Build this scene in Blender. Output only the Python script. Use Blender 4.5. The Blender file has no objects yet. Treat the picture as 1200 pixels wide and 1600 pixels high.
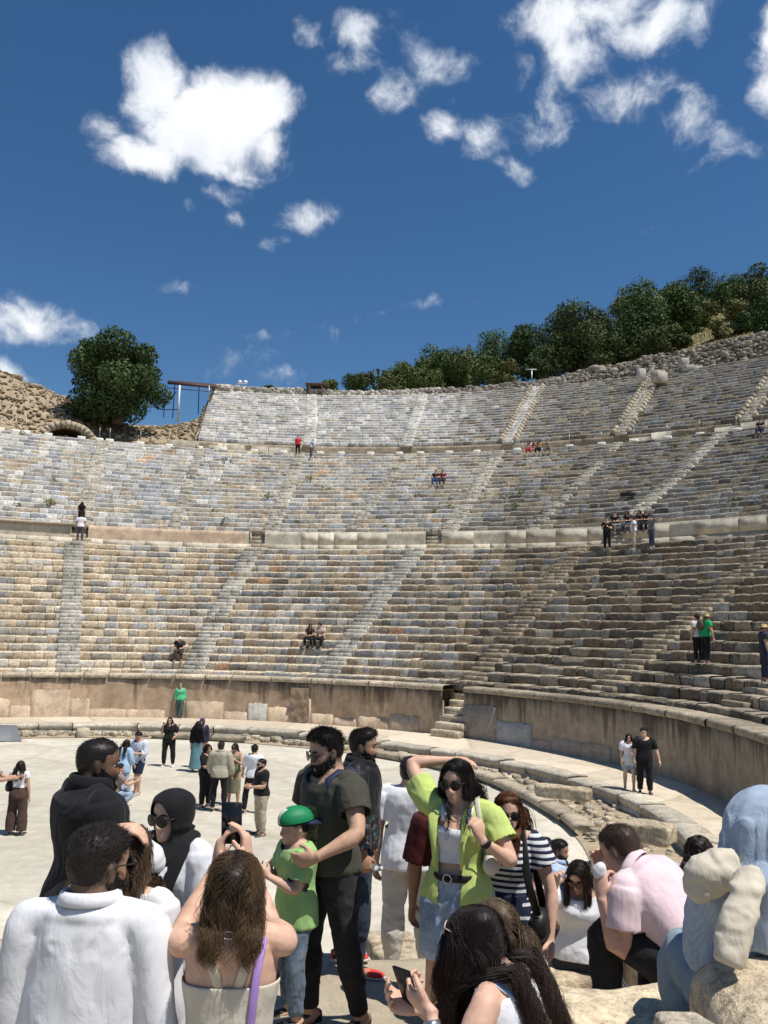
import bpy, math, random
import numpy as np
from mathutils import Vector, Matrix

# ------------------------------------------------------------------ camera, sky, sun
S = bpy.context.scene
COL = S.collection
R_ = math.radians
CAM_H, PITCH, ROLL, FPX = 4.6, R_(8.0), R_(1.0), 1310.0
cam = bpy.data.cameras.new("camera"); camo = bpy.data.objects.new("camera", cam); COL.objects.link(camo)
_f = np.array([0, math.cos(PITCH), math.sin(PITCH)]); _u0 = np.array([0, -math.sin(PITCH), math.cos(PITCH)]); _r0 = np.array([1., 0, 0])
_r = _r0*math.cos(ROLL) + _u0*math.sin(ROLL); _u = _u0*math.cos(ROLL) - _r0*math.sin(ROLL)
CAMP = np.array([0, 0, CAM_H])
camo.matrix_world = Matrix(((_r[0], _u[0], -_f[0], 0), (_r[1], _u[1], -_f[1], 0), (_r[2], _u[2], -_f[2], CAM_H), (0, 0, 0, 1)))
cam.sensor_fit = 'VERTICAL'; cam.sensor_height = 36; cam.lens = FPX/1600*36
cam.clip_start = .05; cam.clip_end = 3000
S.camera = camo
def ray(px, py): return _f + _r*((px-600)/FPX) - _u*((py-800)/FPX)
def at(px, py, Y): d = ray(px, py); return CAMP + d*(Y/d[1])
def atz(px, py, z): d = ray(px, py); return CAMP + d*((z-CAM_H)/d[2])

SUN_EL, SUN_H = R_(65), np.array([.84, -.54])
SUN_H = SUN_H/np.linalg.norm(SUN_H)
sd = np.array([SUN_H[0]*math.cos(SUN_EL), SUN_H[1]*math.cos(SUN_EL), math.sin(SUN_EL)])
sun = bpy.data.lights.new("sun", 'SUN'); suno = bpy.data.objects.new("sun", sun); COL.objects.link(suno)
sun.energy = 4.4; sun.angle = R_(.5); sun.color = (1, .955, .88)
suno.rotation_euler = Vector(sd).to_track_quat('Z', 'Y').to_euler()
S.view_settings.view_transform = 'Standard'; S.view_settings.look = 'None'; S.view_settings.gamma = 1
S.view_settings.exposure = .30
S.cycles.max_bounces = 5; S.cycles.diffuse_bounces = 3; S.cycles.glossy_bounces = 2; S.cycles.transmission_bounces = 4
S.cycles.transparent_max_bounces = 6; S.cycles.use_denoising = True
S.cycles.sample_clamp_indirect = 4

class NT:
    """tiny node-tree helper"""
    def __init__(s, tree): s.t = tree; s.n = tree.nodes; s.l = tree.links
    def new(s, typ, **kw):
        n = s.n.new(typ)
        for k, v in kw.items(): setattr(n, k, v)
        return n
    def put(s, sock, v):
        if hasattr(v, 'is_output') or isinstance(v, bpy.types.NodeSocket): s.l.new(v, sock)
        else: sock.default_value = v
    def math(s, op, a, b=0., c=0., clamp=False):
        n = s.new('ShaderNodeMath', operation=op, use_clamp=clamp)
        s.put(n.inputs[0], a); s.put(n.inputs[1], b); s.put(n.inputs[2], c); return n.outputs[0]
    def vmath(s, op, a, b=(0, 0, 0)):
        n = s.new('ShaderNodeVectorMath', operation=op); s.put(n.inputs[0], a)
        if op == 'SCALE': s.put(n.inputs['Scale'], b)
        else: s.put(n.inputs[1], b)
        return n.outputs['Value'] if op in ('LENGTH', 'DOT_PRODUCT') else n.outputs[0]
    def noise(s, vec, scale, detail=4., rough=.55, dist=0., out='Fac'):
        n = s.new('ShaderNodeTexNoise'); s.put(n.inputs['Vector'], vec); n.inputs['Scale'].default_value = scale
        n.inputs['Detail'].default_value = detail; n.inputs['Roughness'].default_value = rough; n.inputs['Distortion'].default_value = dist
        return n.outputs[out]
    def ramp(s, fac, stops, interp='LINEAR'):
        n = s.new('ShaderNodeValToRGB'); s.put(n.inputs[0], fac); cr = n.color_ramp; cr.interpolation = interp
        while len(cr.elements) < len(stops): cr.elements.new(.5)
        for e, (p, c) in zip(cr.elements, stops):
            e.position = p; e.color = (c, c, c, 1) if not hasattr(c, '__len__') else (*c, 1)
        return n.outputs[0]
    def mix(s, fac, a, b, blend='MIX'):
        n = s.new('ShaderNodeMix', data_type='RGBA', blend_type=blend); s.put(n.inputs[0], fac)
        for k, v in ((6, a), (7, b)):
            if isinstance(v, tuple) and len(v) == 3: v = (*v, 1)
            s.put(n.inputs[k], v)
        return n.outputs[2]
    def mapr(s, v, a, b, c, d, interp='LINEAR'):
        n = s.new('ShaderNodeMapRange', interpolation_type=interp); s.put(n.inputs[0], v)
        for k, x in zip((1, 2, 3, 4), (a, b, c, d)): n.inputs[k].default_value = x
        return n.outputs[0]

W = bpy.data.worlds.new("World"); S.world = W; W.use_nodes = True
w = NT(W.node_tree); w.n.clear()
sky = w.new('ShaderNodeTexSky', sky_type='NISHITA'); sky.sun_disc = False; sky.sun_elevation = SUN_EL
sky.sun_rotation = math.atan2(sd[0], sd[1]); sky.altitude = 300; sky.air_density = 1.0; sky.dust_density = .08; sky.ozone_density = 3.2
gam = w.new('ShaderNodeHueSaturation'); gam.inputs['Saturation'].default_value = 1.22; gam.inputs['Value'].default_value = 1.08
w.l.new(sky.outputs[0], gam.inputs['Color'])
bg = w.new('ShaderNodeBackground'); w.l.new(gam.outputs[0], bg.inputs[0]); bg.inputs[1].default_value = .070
tc = w.new('ShaderNodeTexCoord'); D = tc.outputs['Generated']
warp = w.vmath('SCALE', w.vmath('SUBTRACT', w.noise(D, 11, 3, .5, out='Color'), (.5, .5, .5)), .06)
DW = w.vmath('ADD', D, warp)
# banks of cloud in the sky: centre (as azimuth / elevation), half sizes, density
CLOUDS = [  # px, py, half w, half h, turn in degrees, gain
    (252, 142, 46, 50, 0, 1.0), (388, 168, 56, 46, 0, 1.1), (318, 198, 78, 56, 0, 1.2), (232, 240, 58, 28, 0, .7), (205, 112, 26, 22, 0, .25), (172, 195, 26, 20, 0, .1),
    (335, 256, 70, 20, 0, .6), (412, 226, 36, 32, 0, .6), (345, 304, 46, 16, 0, -.02), (365, 340, 22, 16, 0, .0), (290, 316, 26, 20, 30, -.08),
    (470, 342, 42, 20, 18, .1), (432, 378, 24, 13, 20, -.08), (288, 450, 30, 15, 0, -.22),
    (30, 500, 80, 32, 0, .4), (95, 510, 34, 16, 0, .05), (5, 585, 56, 22, -20, .1),
    (565, 45, 52, 30, 0, .12), (480, 52, 30, 20, 0, .0), (545, 100, 46, 30, 0, -.12),
    (655, 75, 28, 48, 20, .05), (625, 150, 36, 38, 20, .05), (700, 100, 40, 24, 0, -.03),
    (695, 208, 46, 24, 0, .08), (748, 228, 26, 26, 0, .08), (798, 268, 30, 18, -20, -.02), (712, 157, 22, 9, 0, -.22),
    (930, 20, 100, 44, 0, .42), (1030, 35, 76, 36, 0, .5), (900, 82, 66, 54, 0, .14), (975, 145, 54, 30, 0, .10), (868, 160, 32, 58, 12, .0), (838, 205, 54, 24, 0, -.05), (812, 105, 22, 30, 0, .02),
    (1075, 190, 34, 40, 30, .05), (1110, 228, 60, 24, -15, -.12), (1175, 245, 80, 18, 0, -.1),
    (1198, 60, 34, 60, 0, .4), (1202, 140, 30, 38, 0, .2), (995, 357, 34, 12, 0, -.34), (1040, 190, 60, 12, -60, -.3), (610, 490, 110, 12, 10, -.40), (400, 555, 90, 34, 20, -.30), (450, 520, 120, 14, 8, -.38), (420, 590, 120, 24, 0, -.34)]
fac = None
for (px, py, a, b, rot, gain) in CLOUDS:
    d = ray(px, py); d = d/np.linalg.norm(d)
    rgt = np.cross(d, (0, 0, 1)); rgt /= np.linalg.norm(rgt); upv = np.cross(rgt, d)
    c, s_ = math.cos(R_(rot)), math.sin(R_(rot))
    x = rgt*c + upv*s_; y = upv*c - rgt*s_
    m = w.new('ShaderNodeMapping', vector_type='TEXTURE'); w.l.new(DW, m.inputs[0])
    m.inputs[1].default_value = d
    m.inputs[2].default_value = Matrix((x, y, -np.cross(y, x))).transposed().to_euler()
    k = 1.32/math.sqrt(FPX**2 + (px-600)**2 + (py-800)**2)
    m.inputs[3].default_value = (a*k, b*k, .6)
    f = w.math('SUBTRACT', gain+.38, w.math('MULTIPLY', w.math('POWER', w.vmath('LENGTH', m.outputs[0]), 1.45), gain*.62+.62))
    fac = f if fac is None else w.math('SMOOTH_MAX', fac, f, .18)
n1 = w.noise(DW, 17, 10, .64, .25); n2 = w.noise(D, 60, 5, .6, .2)
nn = w.math('ADD', w.math('MULTIPLY', w.math('SUBTRACT', n1, .5), 2.3), w.math('MULTIPLY', w.math('SUBTRACT', n2, .5), .5))
dens = w.math('ADD', fac, nn)
alpha = w.mapr(dens, -.14, .86, 0, 1, 'SMOOTHSTEP')
alpha = w.math('POWER', alpha, 1.15)
# thick parts of a cloud are white where the sun reaches and pale grey-blue in the folds
n3 = w.noise(DW, 12, 6, .58)
lit = w.ramp(w.math('ADD', w.math('MULTIPLY', dens, .28), w.math('MULTIPLY', n3, .75)), [(.34, (.50, .57, .68)), (.54, (.76, .80, .86)), (.76, (.96, .97, .985))])
bg2 = w.new('ShaderNodeBackground'); w.l.new(lit, bg2.inputs[0]); bg2.inputs[1].default_value = .92
mx = w.new('ShaderNodeMixShader'); w.l.new(alpha, mx.inputs[0]); w.l.new(bg.outputs[0], mx.inputs[1]); w.l.new(bg2.outputs[0], mx.inputs[2])
wo = w.new('ShaderNodeOutputWorld'); w.l.new(mx.outputs[0], wo.inputs[0])

# ------------------------------------------------------------------ helpers
rng = np.random.default_rng(7)
def _hash(i, j, k, seed):
    h = (i*374761393 + j*668265263 + k*2147483647 + seed*974711) & 0xFFFFFFFF
    h = ((h ^ (h >> 13))*1274126177) & 0xFFFFFFFF
    h = ((h ^ (h >> 16))*2246822519) & 0xFFFFFFFF
    return ((h ^ (h >> 15)) & 0xFFFFFF)/float(0xFFFFFF)
def vnoise(p, seed=0):
    """smooth value noise in -1..1"""
    p = np.asarray(p, float); i = np.floor(p).astype(np.int64); f = p-i; f = f*f*(3-2*f)
    out = 0
    for a in (0, 1):
        for b in (0, 1):
            for c in (0, 1):
                wgt = (f[:, 0] if a else 1-f[:, 0])*(f[:, 1] if b else 1-f[:, 1])*(f[:, 2] if c else 1-f[:, 2])
                out = out + wgt*_hash(i[:, 0]+a, i[:, 1]+b, i[:, 2]+c, seed)
    return out*2-1
def fbm(p, seed=0, o=3, g=.5):
    p = np.asarray(p, float); s = 0; a = 1; t = 0
    for k in range(o): s = s + a*vnoise(p*(2.03**k), seed+k*17); t += a; a *= g
    return s/t
def sstep(a, b, x): t = np.clip((np.asarray(x, float)-a)/(b-a), 0, 1); return t*t*(3-2*t)

def tag(o, label=None, cat=None, group=None, kind=None):
    if label: o['label'] = label
    if cat: o['category'] = cat
    if group: o['group'] = group
    if kind: o['kind'] = kind
    return o
def empty(name, loc=(0, 0, 0), rz=0, parent=None):
    o = bpy.data.objects.new(name, None); COL.objects.link(o); o.location = loc; o.rotation_euler = (0, 0, rz)
    o.empty_display_size = .1
    if parent: o.parent = parent
    return o
class MB:
    def __init__(s): s.v = []; s.q = []; s.t = []; s.qc = []; s.tc = []; s.qm = []; s.tm = []; s.n = 0
    def add(s, V, Q=None, T=None, c=(1, 1, 1), m=0):
        V = np.asarray(V, float).reshape(-1, 3); s.v.append(V)
        c = np.asarray(c, float)
        for F, L, C, M in ((Q, s.q, s.qc, s.qm), (T, s.t, s.tc, s.tm)):
            if F is None or len(F) == 0: continue
            F = np.asarray(F, np.int64); L.append(F+s.n); C.append(np.broadcast_to(c, (len(F), 3)) if c.ndim == 1 else c[:len(F)])
            M.append(np.full(len(F), m))
        s.n += len(V); return s
    def mesh(s, name):
        V = np.concatenate(s.v) if s.v else np.zeros((0, 3)); me = bpy.data.meshes.new(name)
        q = np.concatenate(s.q) if s.q else np.zeros((0, 4), np.int64); t = np.concatenate(s.t) if s.t else np.zeros((0, 3), np.int64)
        lv = np.concatenate([q.ravel(), t.ravel()]); nq, nt = len(q), len(t)
        me.vertices.add(len(V)); me.vertices.foreach_set('co', V.ravel())
        me.loops.add(len(lv)); me.loops.foreach_set('vertex_index', lv.astype(np.int32))
        me.polygons.add(nq+nt)
        me.polygons.foreach_set('loop_start', np.concatenate([np.arange(nq)*4, nq*4+np.arange(nt)*3]).astype(np.int32))
        col = np.concatenate([np.repeat(np.concatenate(s.qc), 4, 0) if nq else np.zeros((0, 3)), np.repeat(np.concatenate(s.tc), 3, 0) if nt else np.zeros((0, 3))])
        mi = np.concatenate(s.qm+s.tm).astype(np.int32)
        me.polygons.foreach_set('material_index', mi)
        me.update(calc_edges=True)
        at_ = me.color_attributes.new('Col', 'FLOAT_COLOR', 'CORNER')
        at_.data.foreach_set('color', np.c_[col, np.ones(len(col))].ravel().astype(np.float32))
        return me
    def build(s, name, mats, parent=None, smooth=False):
        me = s.mesh(name)
        for m in (mats if isinstance(mats, (list, tuple)) else [mats]): me.materials.append(m)
        if smooth: me.polygons.foreach_set('use_smooth', np.ones(len(me.polygons), bool))
        me.validate()
        o = bpy.data.objects.new(name, me); COL.objects.link(o)
        if parent: o.parent = parent
        return o
def box(cx, cy, cz, sx, sy, sz, rz=0, bev=0):
    """box with chamfered edges: returns V, Q, T"""
    hx, hy, hz = sx/2, sy/2, sz/2; b = min(bev, hx*.9, hy*.9, hz*.9)
    V = []; 
    if b <= 0:
        for z in (-hz, hz):
            for x, y in ((-hx, -hy), (hx, -hy), (hx, hy), (-hx, hy)): V.append((x, y, z))
        Q = [(3, 2, 1, 0), (4, 5, 6, 7), (0, 1, 5, 4), (1, 2, 6, 5), (2, 3, 7, 6), (3, 0, 4, 7)]
    else:
        for z, ins in ((-hz, b), (-hz+b, 0), (hz-b, 0), (hz, b)):
            x0, y0 = hx-ins, hy-ins
            for sxn, syn in ((-1, -1), (1, -1), (1, 1), (-1, 1)):
                p, q = (x0-b if ins == 0 else x0-b*.3, y0), (x0, y0-b if ins == 0 else y0-b*.3)
                a = (sxn*p[0], syn*p[1], z); c = (sxn*q[0], syn*q[1], z)
                V += [a, c] if sxn*syn < 0 else [c, a]
        Q = []
        for k in range(3):
            for i in range(8): Q.append((k*8+i, k*8+(i+1) % 8, k*8+8+(i+1) % 8, k*8+8+i))
        for k, rev in ((0, True), (24, False)):
            for a in ((0, 1, 2, 3), (0, 3, 4, 7), (4, 5, 6, 7)):
                f = tuple(k+i for i in a); Q.append(f[::-1] if rev else f)
    V = np.array(V, float); c, s_ = math.cos(rz), math.sin(rz)
    V = np.c_[V[:, 0]*c-V[:, 1]*s_+cx, V[:, 0]*s_+V[:, 1]*c+cy, V[:, 2]+cz]
    return V, np.array(Q)
def tube(pts, rad, n=8, side=(1, 0, 0), caps=True, shape=1.0):
    """swept ellipse; rad (k,) or (k,2): half size along the side axis and across it"""
    P = np.asarray(pts, float); k = len(P); rad = np.asarray(rad, float)
    if rad.ndim == 0: rad = np.full(k, float(rad))
    if rad.ndim == 1: rad = np.c_[rad, rad]
    T = np.gradient(P, axis=0); T /= np.linalg.norm(T, axis=1)[:, None]+1e-12
    s_ = np.asarray(side, float); A = []; 
    for t in T:
        a = s_-t*(s_@t)
        if np.linalg.norm(a) < 1e-3: a = np.cross(t, (0, 1, .3))
        a /= np.linalg.norm(a); A.append(a); s_ = a
    A = np.array(A); B = np.cross(T, A)
    th = np.arange(n)/n*2*np.pi; c, s2 = np.cos(th), np.sin(th)
    if shape != 1: c = np.sign(c)*abs(c)**shape; s2 = np.sign(s2)*abs(s2)**shape
    V = P[:, None]+A[:, None]*(rad[:, :1]*c)[..., None]+B[:, None]*(rad[:, 1:]*s2)[..., None]
    V = V.reshape(-1, 3); i = np.arange(n); j = (i+1) % n
    Q = np.concatenate([np.c_[r*n+i, r*n+j, r*n+n+j, r*n+n+i] for r in range(k-1)])
    Tt = None
    if caps:
        V = np.concatenate([V, P[:1], P[-1:]]); a, b = k*n, k*n+1
        Tt = np.concatenate([np.c_[j, i, np.full(n, a)], np.c_[(k-1)*n+i, (k-1)*n+j, np.full(n, b)]])
    return V, Q, Tt
_ico = None
def ball(c, r, n=12, m=8):
    """lat-long ellipsoid"""
    r = np.broadcast_to(np.asarray(r, float), (3,)); la = np.linspace(-np.pi/2, np.pi/2, m+1)[1:-1]; lo = np.arange(n)/n*2*np.pi
    V = np.array([(math.cos(a)*math.cos(b), math.cos(a)*math.sin(b), math.sin(a)) for a in la for b in lo]+[(0, 0, -1), (0, 0, 1)])
    i = np.arange(n); j = (i+1) % n
    Q = np.concatenate([np.c_[k*n+i, k*n+j, k*n+n+j, k*n+n+i] for k in range(m-2)])
    T = np.concatenate([np.c_[j, i, np.full(n, (m-1)*n)], np.c_[(m-2)*n+i, (m-2)*n+j, np.full(n, (m-1)*n+1)]])
    return V*r+np.asarray(c, float), Q, T
def grid_faces(nu, nv):
    a = (np.arange(nu-1)[:, None]*nv+np.arange(nv-1)[None]).ravel()
    return np.c_[a, a+nv, a+nv+1, a+1]

# ------------------------------------------------------------------ materials
def mat(name):
    m = bpy.data.materials.new(name); m.use_nodes = True; t = NT(m.node_tree)
    return m, t, t.n['Principled BSDF']
def m_stone(name='stone', bump=.5, fine=1.0, speck=.5, rough=.92, k=1.):
    m, t, p = mat(name)
    g = t.new('ShaderNodeNewGeometry').outputs['Position']
    col = t.new('ShaderNodeAttribute', attribute_name='Col').outputs['Color']
    n1 = t.noise(g, 1.7*fine, 5, .6); n2 = t.noise(g, 9*fine, 6, .7); n3 = t.noise(g, 34*fine, 3, .6)
    c = t.mix(1, col, t.ramp(n1, [(.3, .70), (.5, 1.0), (.72, 1.22)]), 'MULTIPLY')
    c = t.mix(1, c, t.ramp(n2, [(.30, 1-.58*k), (.5, 1.0), (.70, 1+.42*k)]), 'MULTIPLY')
    n0 = t.noise(g, .38*fine, 4, .6); c = t.mix(1, c, t.ramp(n0, [(.34, .80), (.5, 1.0), (.66, 1.12)]), 'MULTIPLY')
    c = t.mix(t.mapr(n3, .60, .72, 0, speck), c, (.10, .085, .065))
    t.put(p.inputs['Base Color'], c); p.inputs['Roughness'].default_value = rough; p.inputs['Specular IOR Level'].default_value = .2
    b = t.new('ShaderNodeBump'); b.inputs['Strength'].default_value = bump; b.inputs['Distance'].default_value = .05/fine
    t.put(b.inputs['Height'], t.math('ADD', n2, t.math('MULTIPLY', n3, .4))); t.l.new(b.outputs[0], p.inputs['Normal'])
    return m
def m_plain(name, c, rough=.6, metal=0., var=.12, scale=6., bump=0., spec=.35):
    m, t, p = mat(name); g = t.new('ShaderNodeTexCoord').outputs['Object']
    n = t.noise(g, scale, 4, .6)
    t.put(p.inputs['Base Color'], t.mix(1, (*c, 1), t.ramp(n, [(.3, 1-var), (.7, 1+var)]), 'MULTIPLY'))
    p.inputs['Roughness'].default_value = rough; p.inputs['Metallic'].default_value = metal; p.inputs['Specular IOR Level'].default_value = spec
    if bump:
        b = t.new('ShaderNodeBump'); b.inputs['Strength'].default_value = bump; b.inputs['Distance'].default_value = .01
        t.put(b.inputs['Height'], n); t.l.new(b.outputs[0], p.inputs['Normal'])
    return m
M_STONE = m_stone()
M_NEAR = m_stone('near_stone', .8, 2.6, .35)
M_MARBLE = m_stone('weathered_marble', .4, 1.2, .2, .92, .45)

# ------------------------------------------------------------------ the theatre's plan
CX, CY = -8.5, 20.0
_TH = np.arange(-90, 131, 1.)
def ring(tab):
    t, r = np.array(tab, float).T; v = np.interp(_TH, t, r); k = np.ones(17)/17
    v = np.convolve(np.pad(v, 8, 'edge'), k, 'valid')
    return lambda th: np.interp(th, _TH, v)
R_base = ring([(-60, 20.3), (-25, 20.1), (-13, 19.7), (0, 19.2), (8, 19.1), (22, 18.5), (40, 18.4), (60, 17.9), (70, 17.9), (85, 17.3), (110, 17)])
R_kerb = ring([(-60, 16.6), (-19, 16.6), (7, 15.8), (36, 14.5), (60, 14.7), (85, 14.95), (110, 15)])
R_orch = ring([(-60, 16.0), (-19, 16.0), (3, 15.2), (37, 14.1), (75, 13.0), (110, 13)])
R_d1 = ring([(-60, 31), (-20, 30.4), (0, 31), (20, 31.1), (30, 32.3), (50, 33.3), (110, 35)])
R_d2 = ring([(-60, 47.5), (-20, 48.1), (0, 49.7), (15, 50.6), (40, 51.8), (110, 54)])
R_top = ring([(-60, 67.4), (0, 67.7), (10, 68.2), (25, 67.6), (110, 68.5)])
Z_WALK, Z_POD, Z_D1, Z_D1W, Z_D2, Z_D2W, Z_TOP = .45, 2.2, 9.2, 10.35, 19.2, 20.5, 29.4
def pt(th, R, z):
    th = np.asarray(th, float); a = np.radians(th)
    return np.stack(np.broadcast_arrays(CX+R*np.sin(a), CY+R*np.cos(a), np.asarray(z, float)), -1)
# ------------------------------------------------------------------ the theatre itself
theatre = tag(empty('ancient_theatre', (CX, CY, 0)), 'curving ruined stone theatre with three banks of seat rows rising behind the round floor', 'theatre')
def sub(o):        # meshes are modelled in world space; parent without moving them
    o.matrix_parent_inverse = Matrix.Translation((-CX, -CY, 0)); return o
PAL = {k: np.array(v) for k, v in dict(blue=(.175, .19, .215), lblue=(.33, .35, .375), brown=(.20, .145, .095), tan=(.42, .33, .22), grey=(.27, .25, .215),
       dark=(.12, .105, .085), orange=(.44, .25, .13), white=(.62, .60, .56), lgrey=(.43, .41, .37), cream=(.55, .47, .35)).items()}
def pick(r, table):
    ks = list(table); wts = np.array([table[k] for k in ks], float); wts /= wts.sum()
    mean = sum(PAL[k]*x for k, x in zip(ks, wts)); c = PAL[ks[int(np.searchsorted(np.cumsum(wts), r.random()).clip(0, len(ks)-1))]]
    return (c*.72+mean*.28)*(.84+.32*r.random())
def mixt(a, b, f): return {k: a.get(k, 0)*(1-f)+b.get(k, 0)*f for k in set(a) | set(b)}
LOW_L = dict(tan=.30, cream=.20, grey=.20, lgrey=.18, lblue=.07, blue=.03, brown=.03)
LOW_C = dict(tan=.16, grey=.24, blue=.13, lblue=.16, brown=.12, orange=.015, lgrey=.14, dark=.03)
LOW_R = dict(brown=.40, grey=.22, tan=.13, dark=.20, lgrey=.05)
MID_L = dict(lgrey=.36, white=.15, lblue=.16, blue=.08, orange=.02, tan=.12, grey=.16)
MID_C = dict(tan=.20, grey=.24, lgrey=.24, lblue=.12, blue=.06, cream=.10, orange=.015)
MID_R = dict(grey=.34, dark=.14, lgrey=.22, brown=.14, tan=.12, lblue=.04)
UP_L = dict(white=.36, lgrey=.34, lblue=.10, blue=.04, cream=.06, grey=.10)
UP_R = dict(grey=.36, dark=.12, brown=.14, lgrey=.22, tan=.10, lblue=.06)
def palette(tier, th):
    if tier == 0: return mixt(mixt(LOW_L, LOW_C, float(sstep(-14, 4, th))), LOW_R, float(sstep(24, 38, th)))
    if tier == 1: return mixt(mixt(MID_L, MID_C, float(sstep(-11, -4, th))), MID_R, float(sstep(16, 30, th)))
    return mixt(UP_L, UP_R, float(sstep(12, 18, th)))

PROF = np.array([(.05, -.03), (.0, .05), (-.004, .42), (.0, .82), (.016, .95), (.07, 1.0), (1.12, 1.0)])   # (depth, height) of one seat block's section
PD = np.array([0, 0, 0, 0, 0, .3, 1.12])
def seat_row(tier, i, n, Rin, Rout, z0, z1, th0, th1, r, wide, rough, broken, parent):
    """one ring of seat blocks, each a worn block of its own colour"""
    mb = MB(); rise = (z1-z0)/n; zb = z0+rise*i; th = th0
    while th < th1:
        Rm = float(Rin(th)+(Rout(th)-Rin(th))*i/n); L = wide*(.55+r.random()*1.0); dth = math.degrees(L/Rm)
        tb = min(th+dth, th1)
        old_shade = float(sstep(14, 30, th)) if tier else float(sstep(22, 36, th))  # older towards the right; also drives the shade painted into the tint
        jit = (rough[0]+(rough[1]-rough[0])*old_shade); br = broken[0]+(broken[1]-broken[0])*old_shade
        ns = 3 if L < 1 else 4
        tt = np.linspace(th, tb, ns); R0 = Rin(tt)+(Rout(tt)-Rin(tt))*i/n; tread = (Rout(tt)-Rin(tt))/n
        off = jit*r.normal()*.7; dz = jit*r.normal()*.45; hs = 1.
        if r.random() < br: off += r.uniform(.05, .22); hs = r.uniform(.45, .9)
        k = len(PROF)
        Rr = R0[:, None]+PROF[None, :, 0]+tread[:, None]*(PD[None]*(1 if True else 0))*0+off
        Rr[:, 5] = R0+.16*tread+off*.6; Rr[:, 6] = R0+tread*1.15
        zz = zb+PROF[None, :, 1]*rise*hs+dz*(PROF[None, :, 1] > .5)+0*Rr
        gap = math.degrees(.014/Rm); t2 = tt.copy(); t2[0] += gap; t2[-1] -= gap
        V = pt(np.repeat(t2, k), Rr.ravel(), zz.ravel())
        nz = np.c_[fbm(V*2.6+i*3.1, 3, 2), fbm(V*2.6+9.7+i, 5, 2), fbm(V*2.3+i*1.7+40, 8, 2)]
        V = V+nz*np.array([1, 1, .5])*(jit*.85)
        # round the ends of the block back into the joint
        for e in (0, ns-1):
            ix = np.arange(k)+e*k; d = np.array([CX, CY, 0])-V[ix]; d[:, 2] = 0; d /= np.linalg.norm(d, axis=1)[:, None]
            V[ix] -= d*np.array([.035, .035, .035, .035, .03, .015, 0])[:, None]
            V[ix, 2] -= np.array([0, 0, 0, .02, .03, .015, 0])
        Q = grid_faces(ns, k)[:, ::-1]
        c = pick(r, palette(tier, th+r.normal()*2.5))
        c = c*((1.22 if tier < 2 else 1.08)-.17*old_shade)
        if tier == 0 and i < 1 and th > 20: c = c*.8
        lit_dust = (PAL['cream']*1.02 if tier == 0 else PAL['lgrey']*1.15+.02) if tier < 2 or th > 15 else PAL['white']
        lit_dust = np.minimum(lit_dust*1.12, .74)*(1-.45*old_shade)*(.88+.24*r.random())  # tint dimmed to the right, painting in the shade of that bank
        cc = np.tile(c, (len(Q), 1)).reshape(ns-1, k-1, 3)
        cc[:, 3] = c*.3+lit_dust*.7; cc[:, 4] = c*.15+lit_dust*.85; cc[:, 5] = c*.12+lit_dust*.88  # tread is dusty; upper lip painted pale as an edge catching the sun
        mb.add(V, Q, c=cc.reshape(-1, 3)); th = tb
    # mortar and core behind the blocks
    tt = np.arange(th0, th1+.01, 1.0); R0 = Rin(tt)+(Rout(tt)-Rin(tt))*i/n; tr = (Rout(tt)-Rin(tt))/n
    pr = [(R0+.075, zb-.05), (R0+.07, zb+rise*.93), (R0+tr*1.1, zb+rise*.95)]
    V = np.concatenate([pt(tt, a, b)[:, None] for a, b in pr], 1).reshape(-1, 3)
    mort = np.array([.42, .35, .25])*(1 if tier == 0 else .82)
    cm = np.array([mort*(1-.5*float(sstep(18, 34, t))) for t in tt[:-1]]); cm = np.repeat(cm, 2, 0)
    mb.add(V, grid_faces(len(tt), 3)[:, ::-1], c=cm)
    return sub(mb.build('seat_row', M_STONE, parent, smooth=False))

TIERS = []
off_ = lambda f, d: (lambda th: f(th)+d)
Rl0, Rl1 = off_(R_base, 1.0), off_(R_d1, -1.5)
Rm0, Rm1 = off_(R_d1, .55), off_(R_d2, .0)
Ru0, Ru1 = off_(R_d2, 2.6), R_top
SPEC = [(0, 19, Rl0, Rl1, Z_POD, Z_D1, -56, 104, .60, (.02, .045), (.02, .06)),
        (1, 22, Rm0, Rm1, Z_D1W, Z_D2, -52, 100, .70, (.018, .055), (.015, .08)),
        (2, 21, Ru0, Ru1, Z_D2W, Z_TOP, -8.6, 92, .66, (.015, .05), (.01, .06))]
for tier, n, a, b, z0, z1, t0, t1, wide, rough, broken in SPEC:
    tb = MB(); tt = np.arange(t0, t1+.1, 2.)      # rubble core of the bank, hidden below its rows
    pr = [(a(tt)+.4, z0-.3+0*tt), (b(tt)+.35, z1-.42+0*tt), (b(tt)+.5, z1-6+0*tt)]
    V = np.concatenate([pt(tt, x, y)[:, None] for x, y in pr], 1).reshape(-1, 3)
    tb.add(V, grid_faces(len(tt), 3)[:, ::-1], c=(.3, .25, .18))
    root = sub(tb.build('seating_bank', M_STONE, theatre)); root.matrix_parent_inverse = Matrix.Translation((-CX, -CY, 0))
    TIERS.append(root)
    r = np.random.default_rng(100+tier)
    for i in range(n):
        te = t1
        o = seat_row(tier, i, n, a, b, z0, z1, t0, te, r, wide, rough, broken, root)
        o.matrix_parent_inverse = Matrix.Identity(4)

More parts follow.
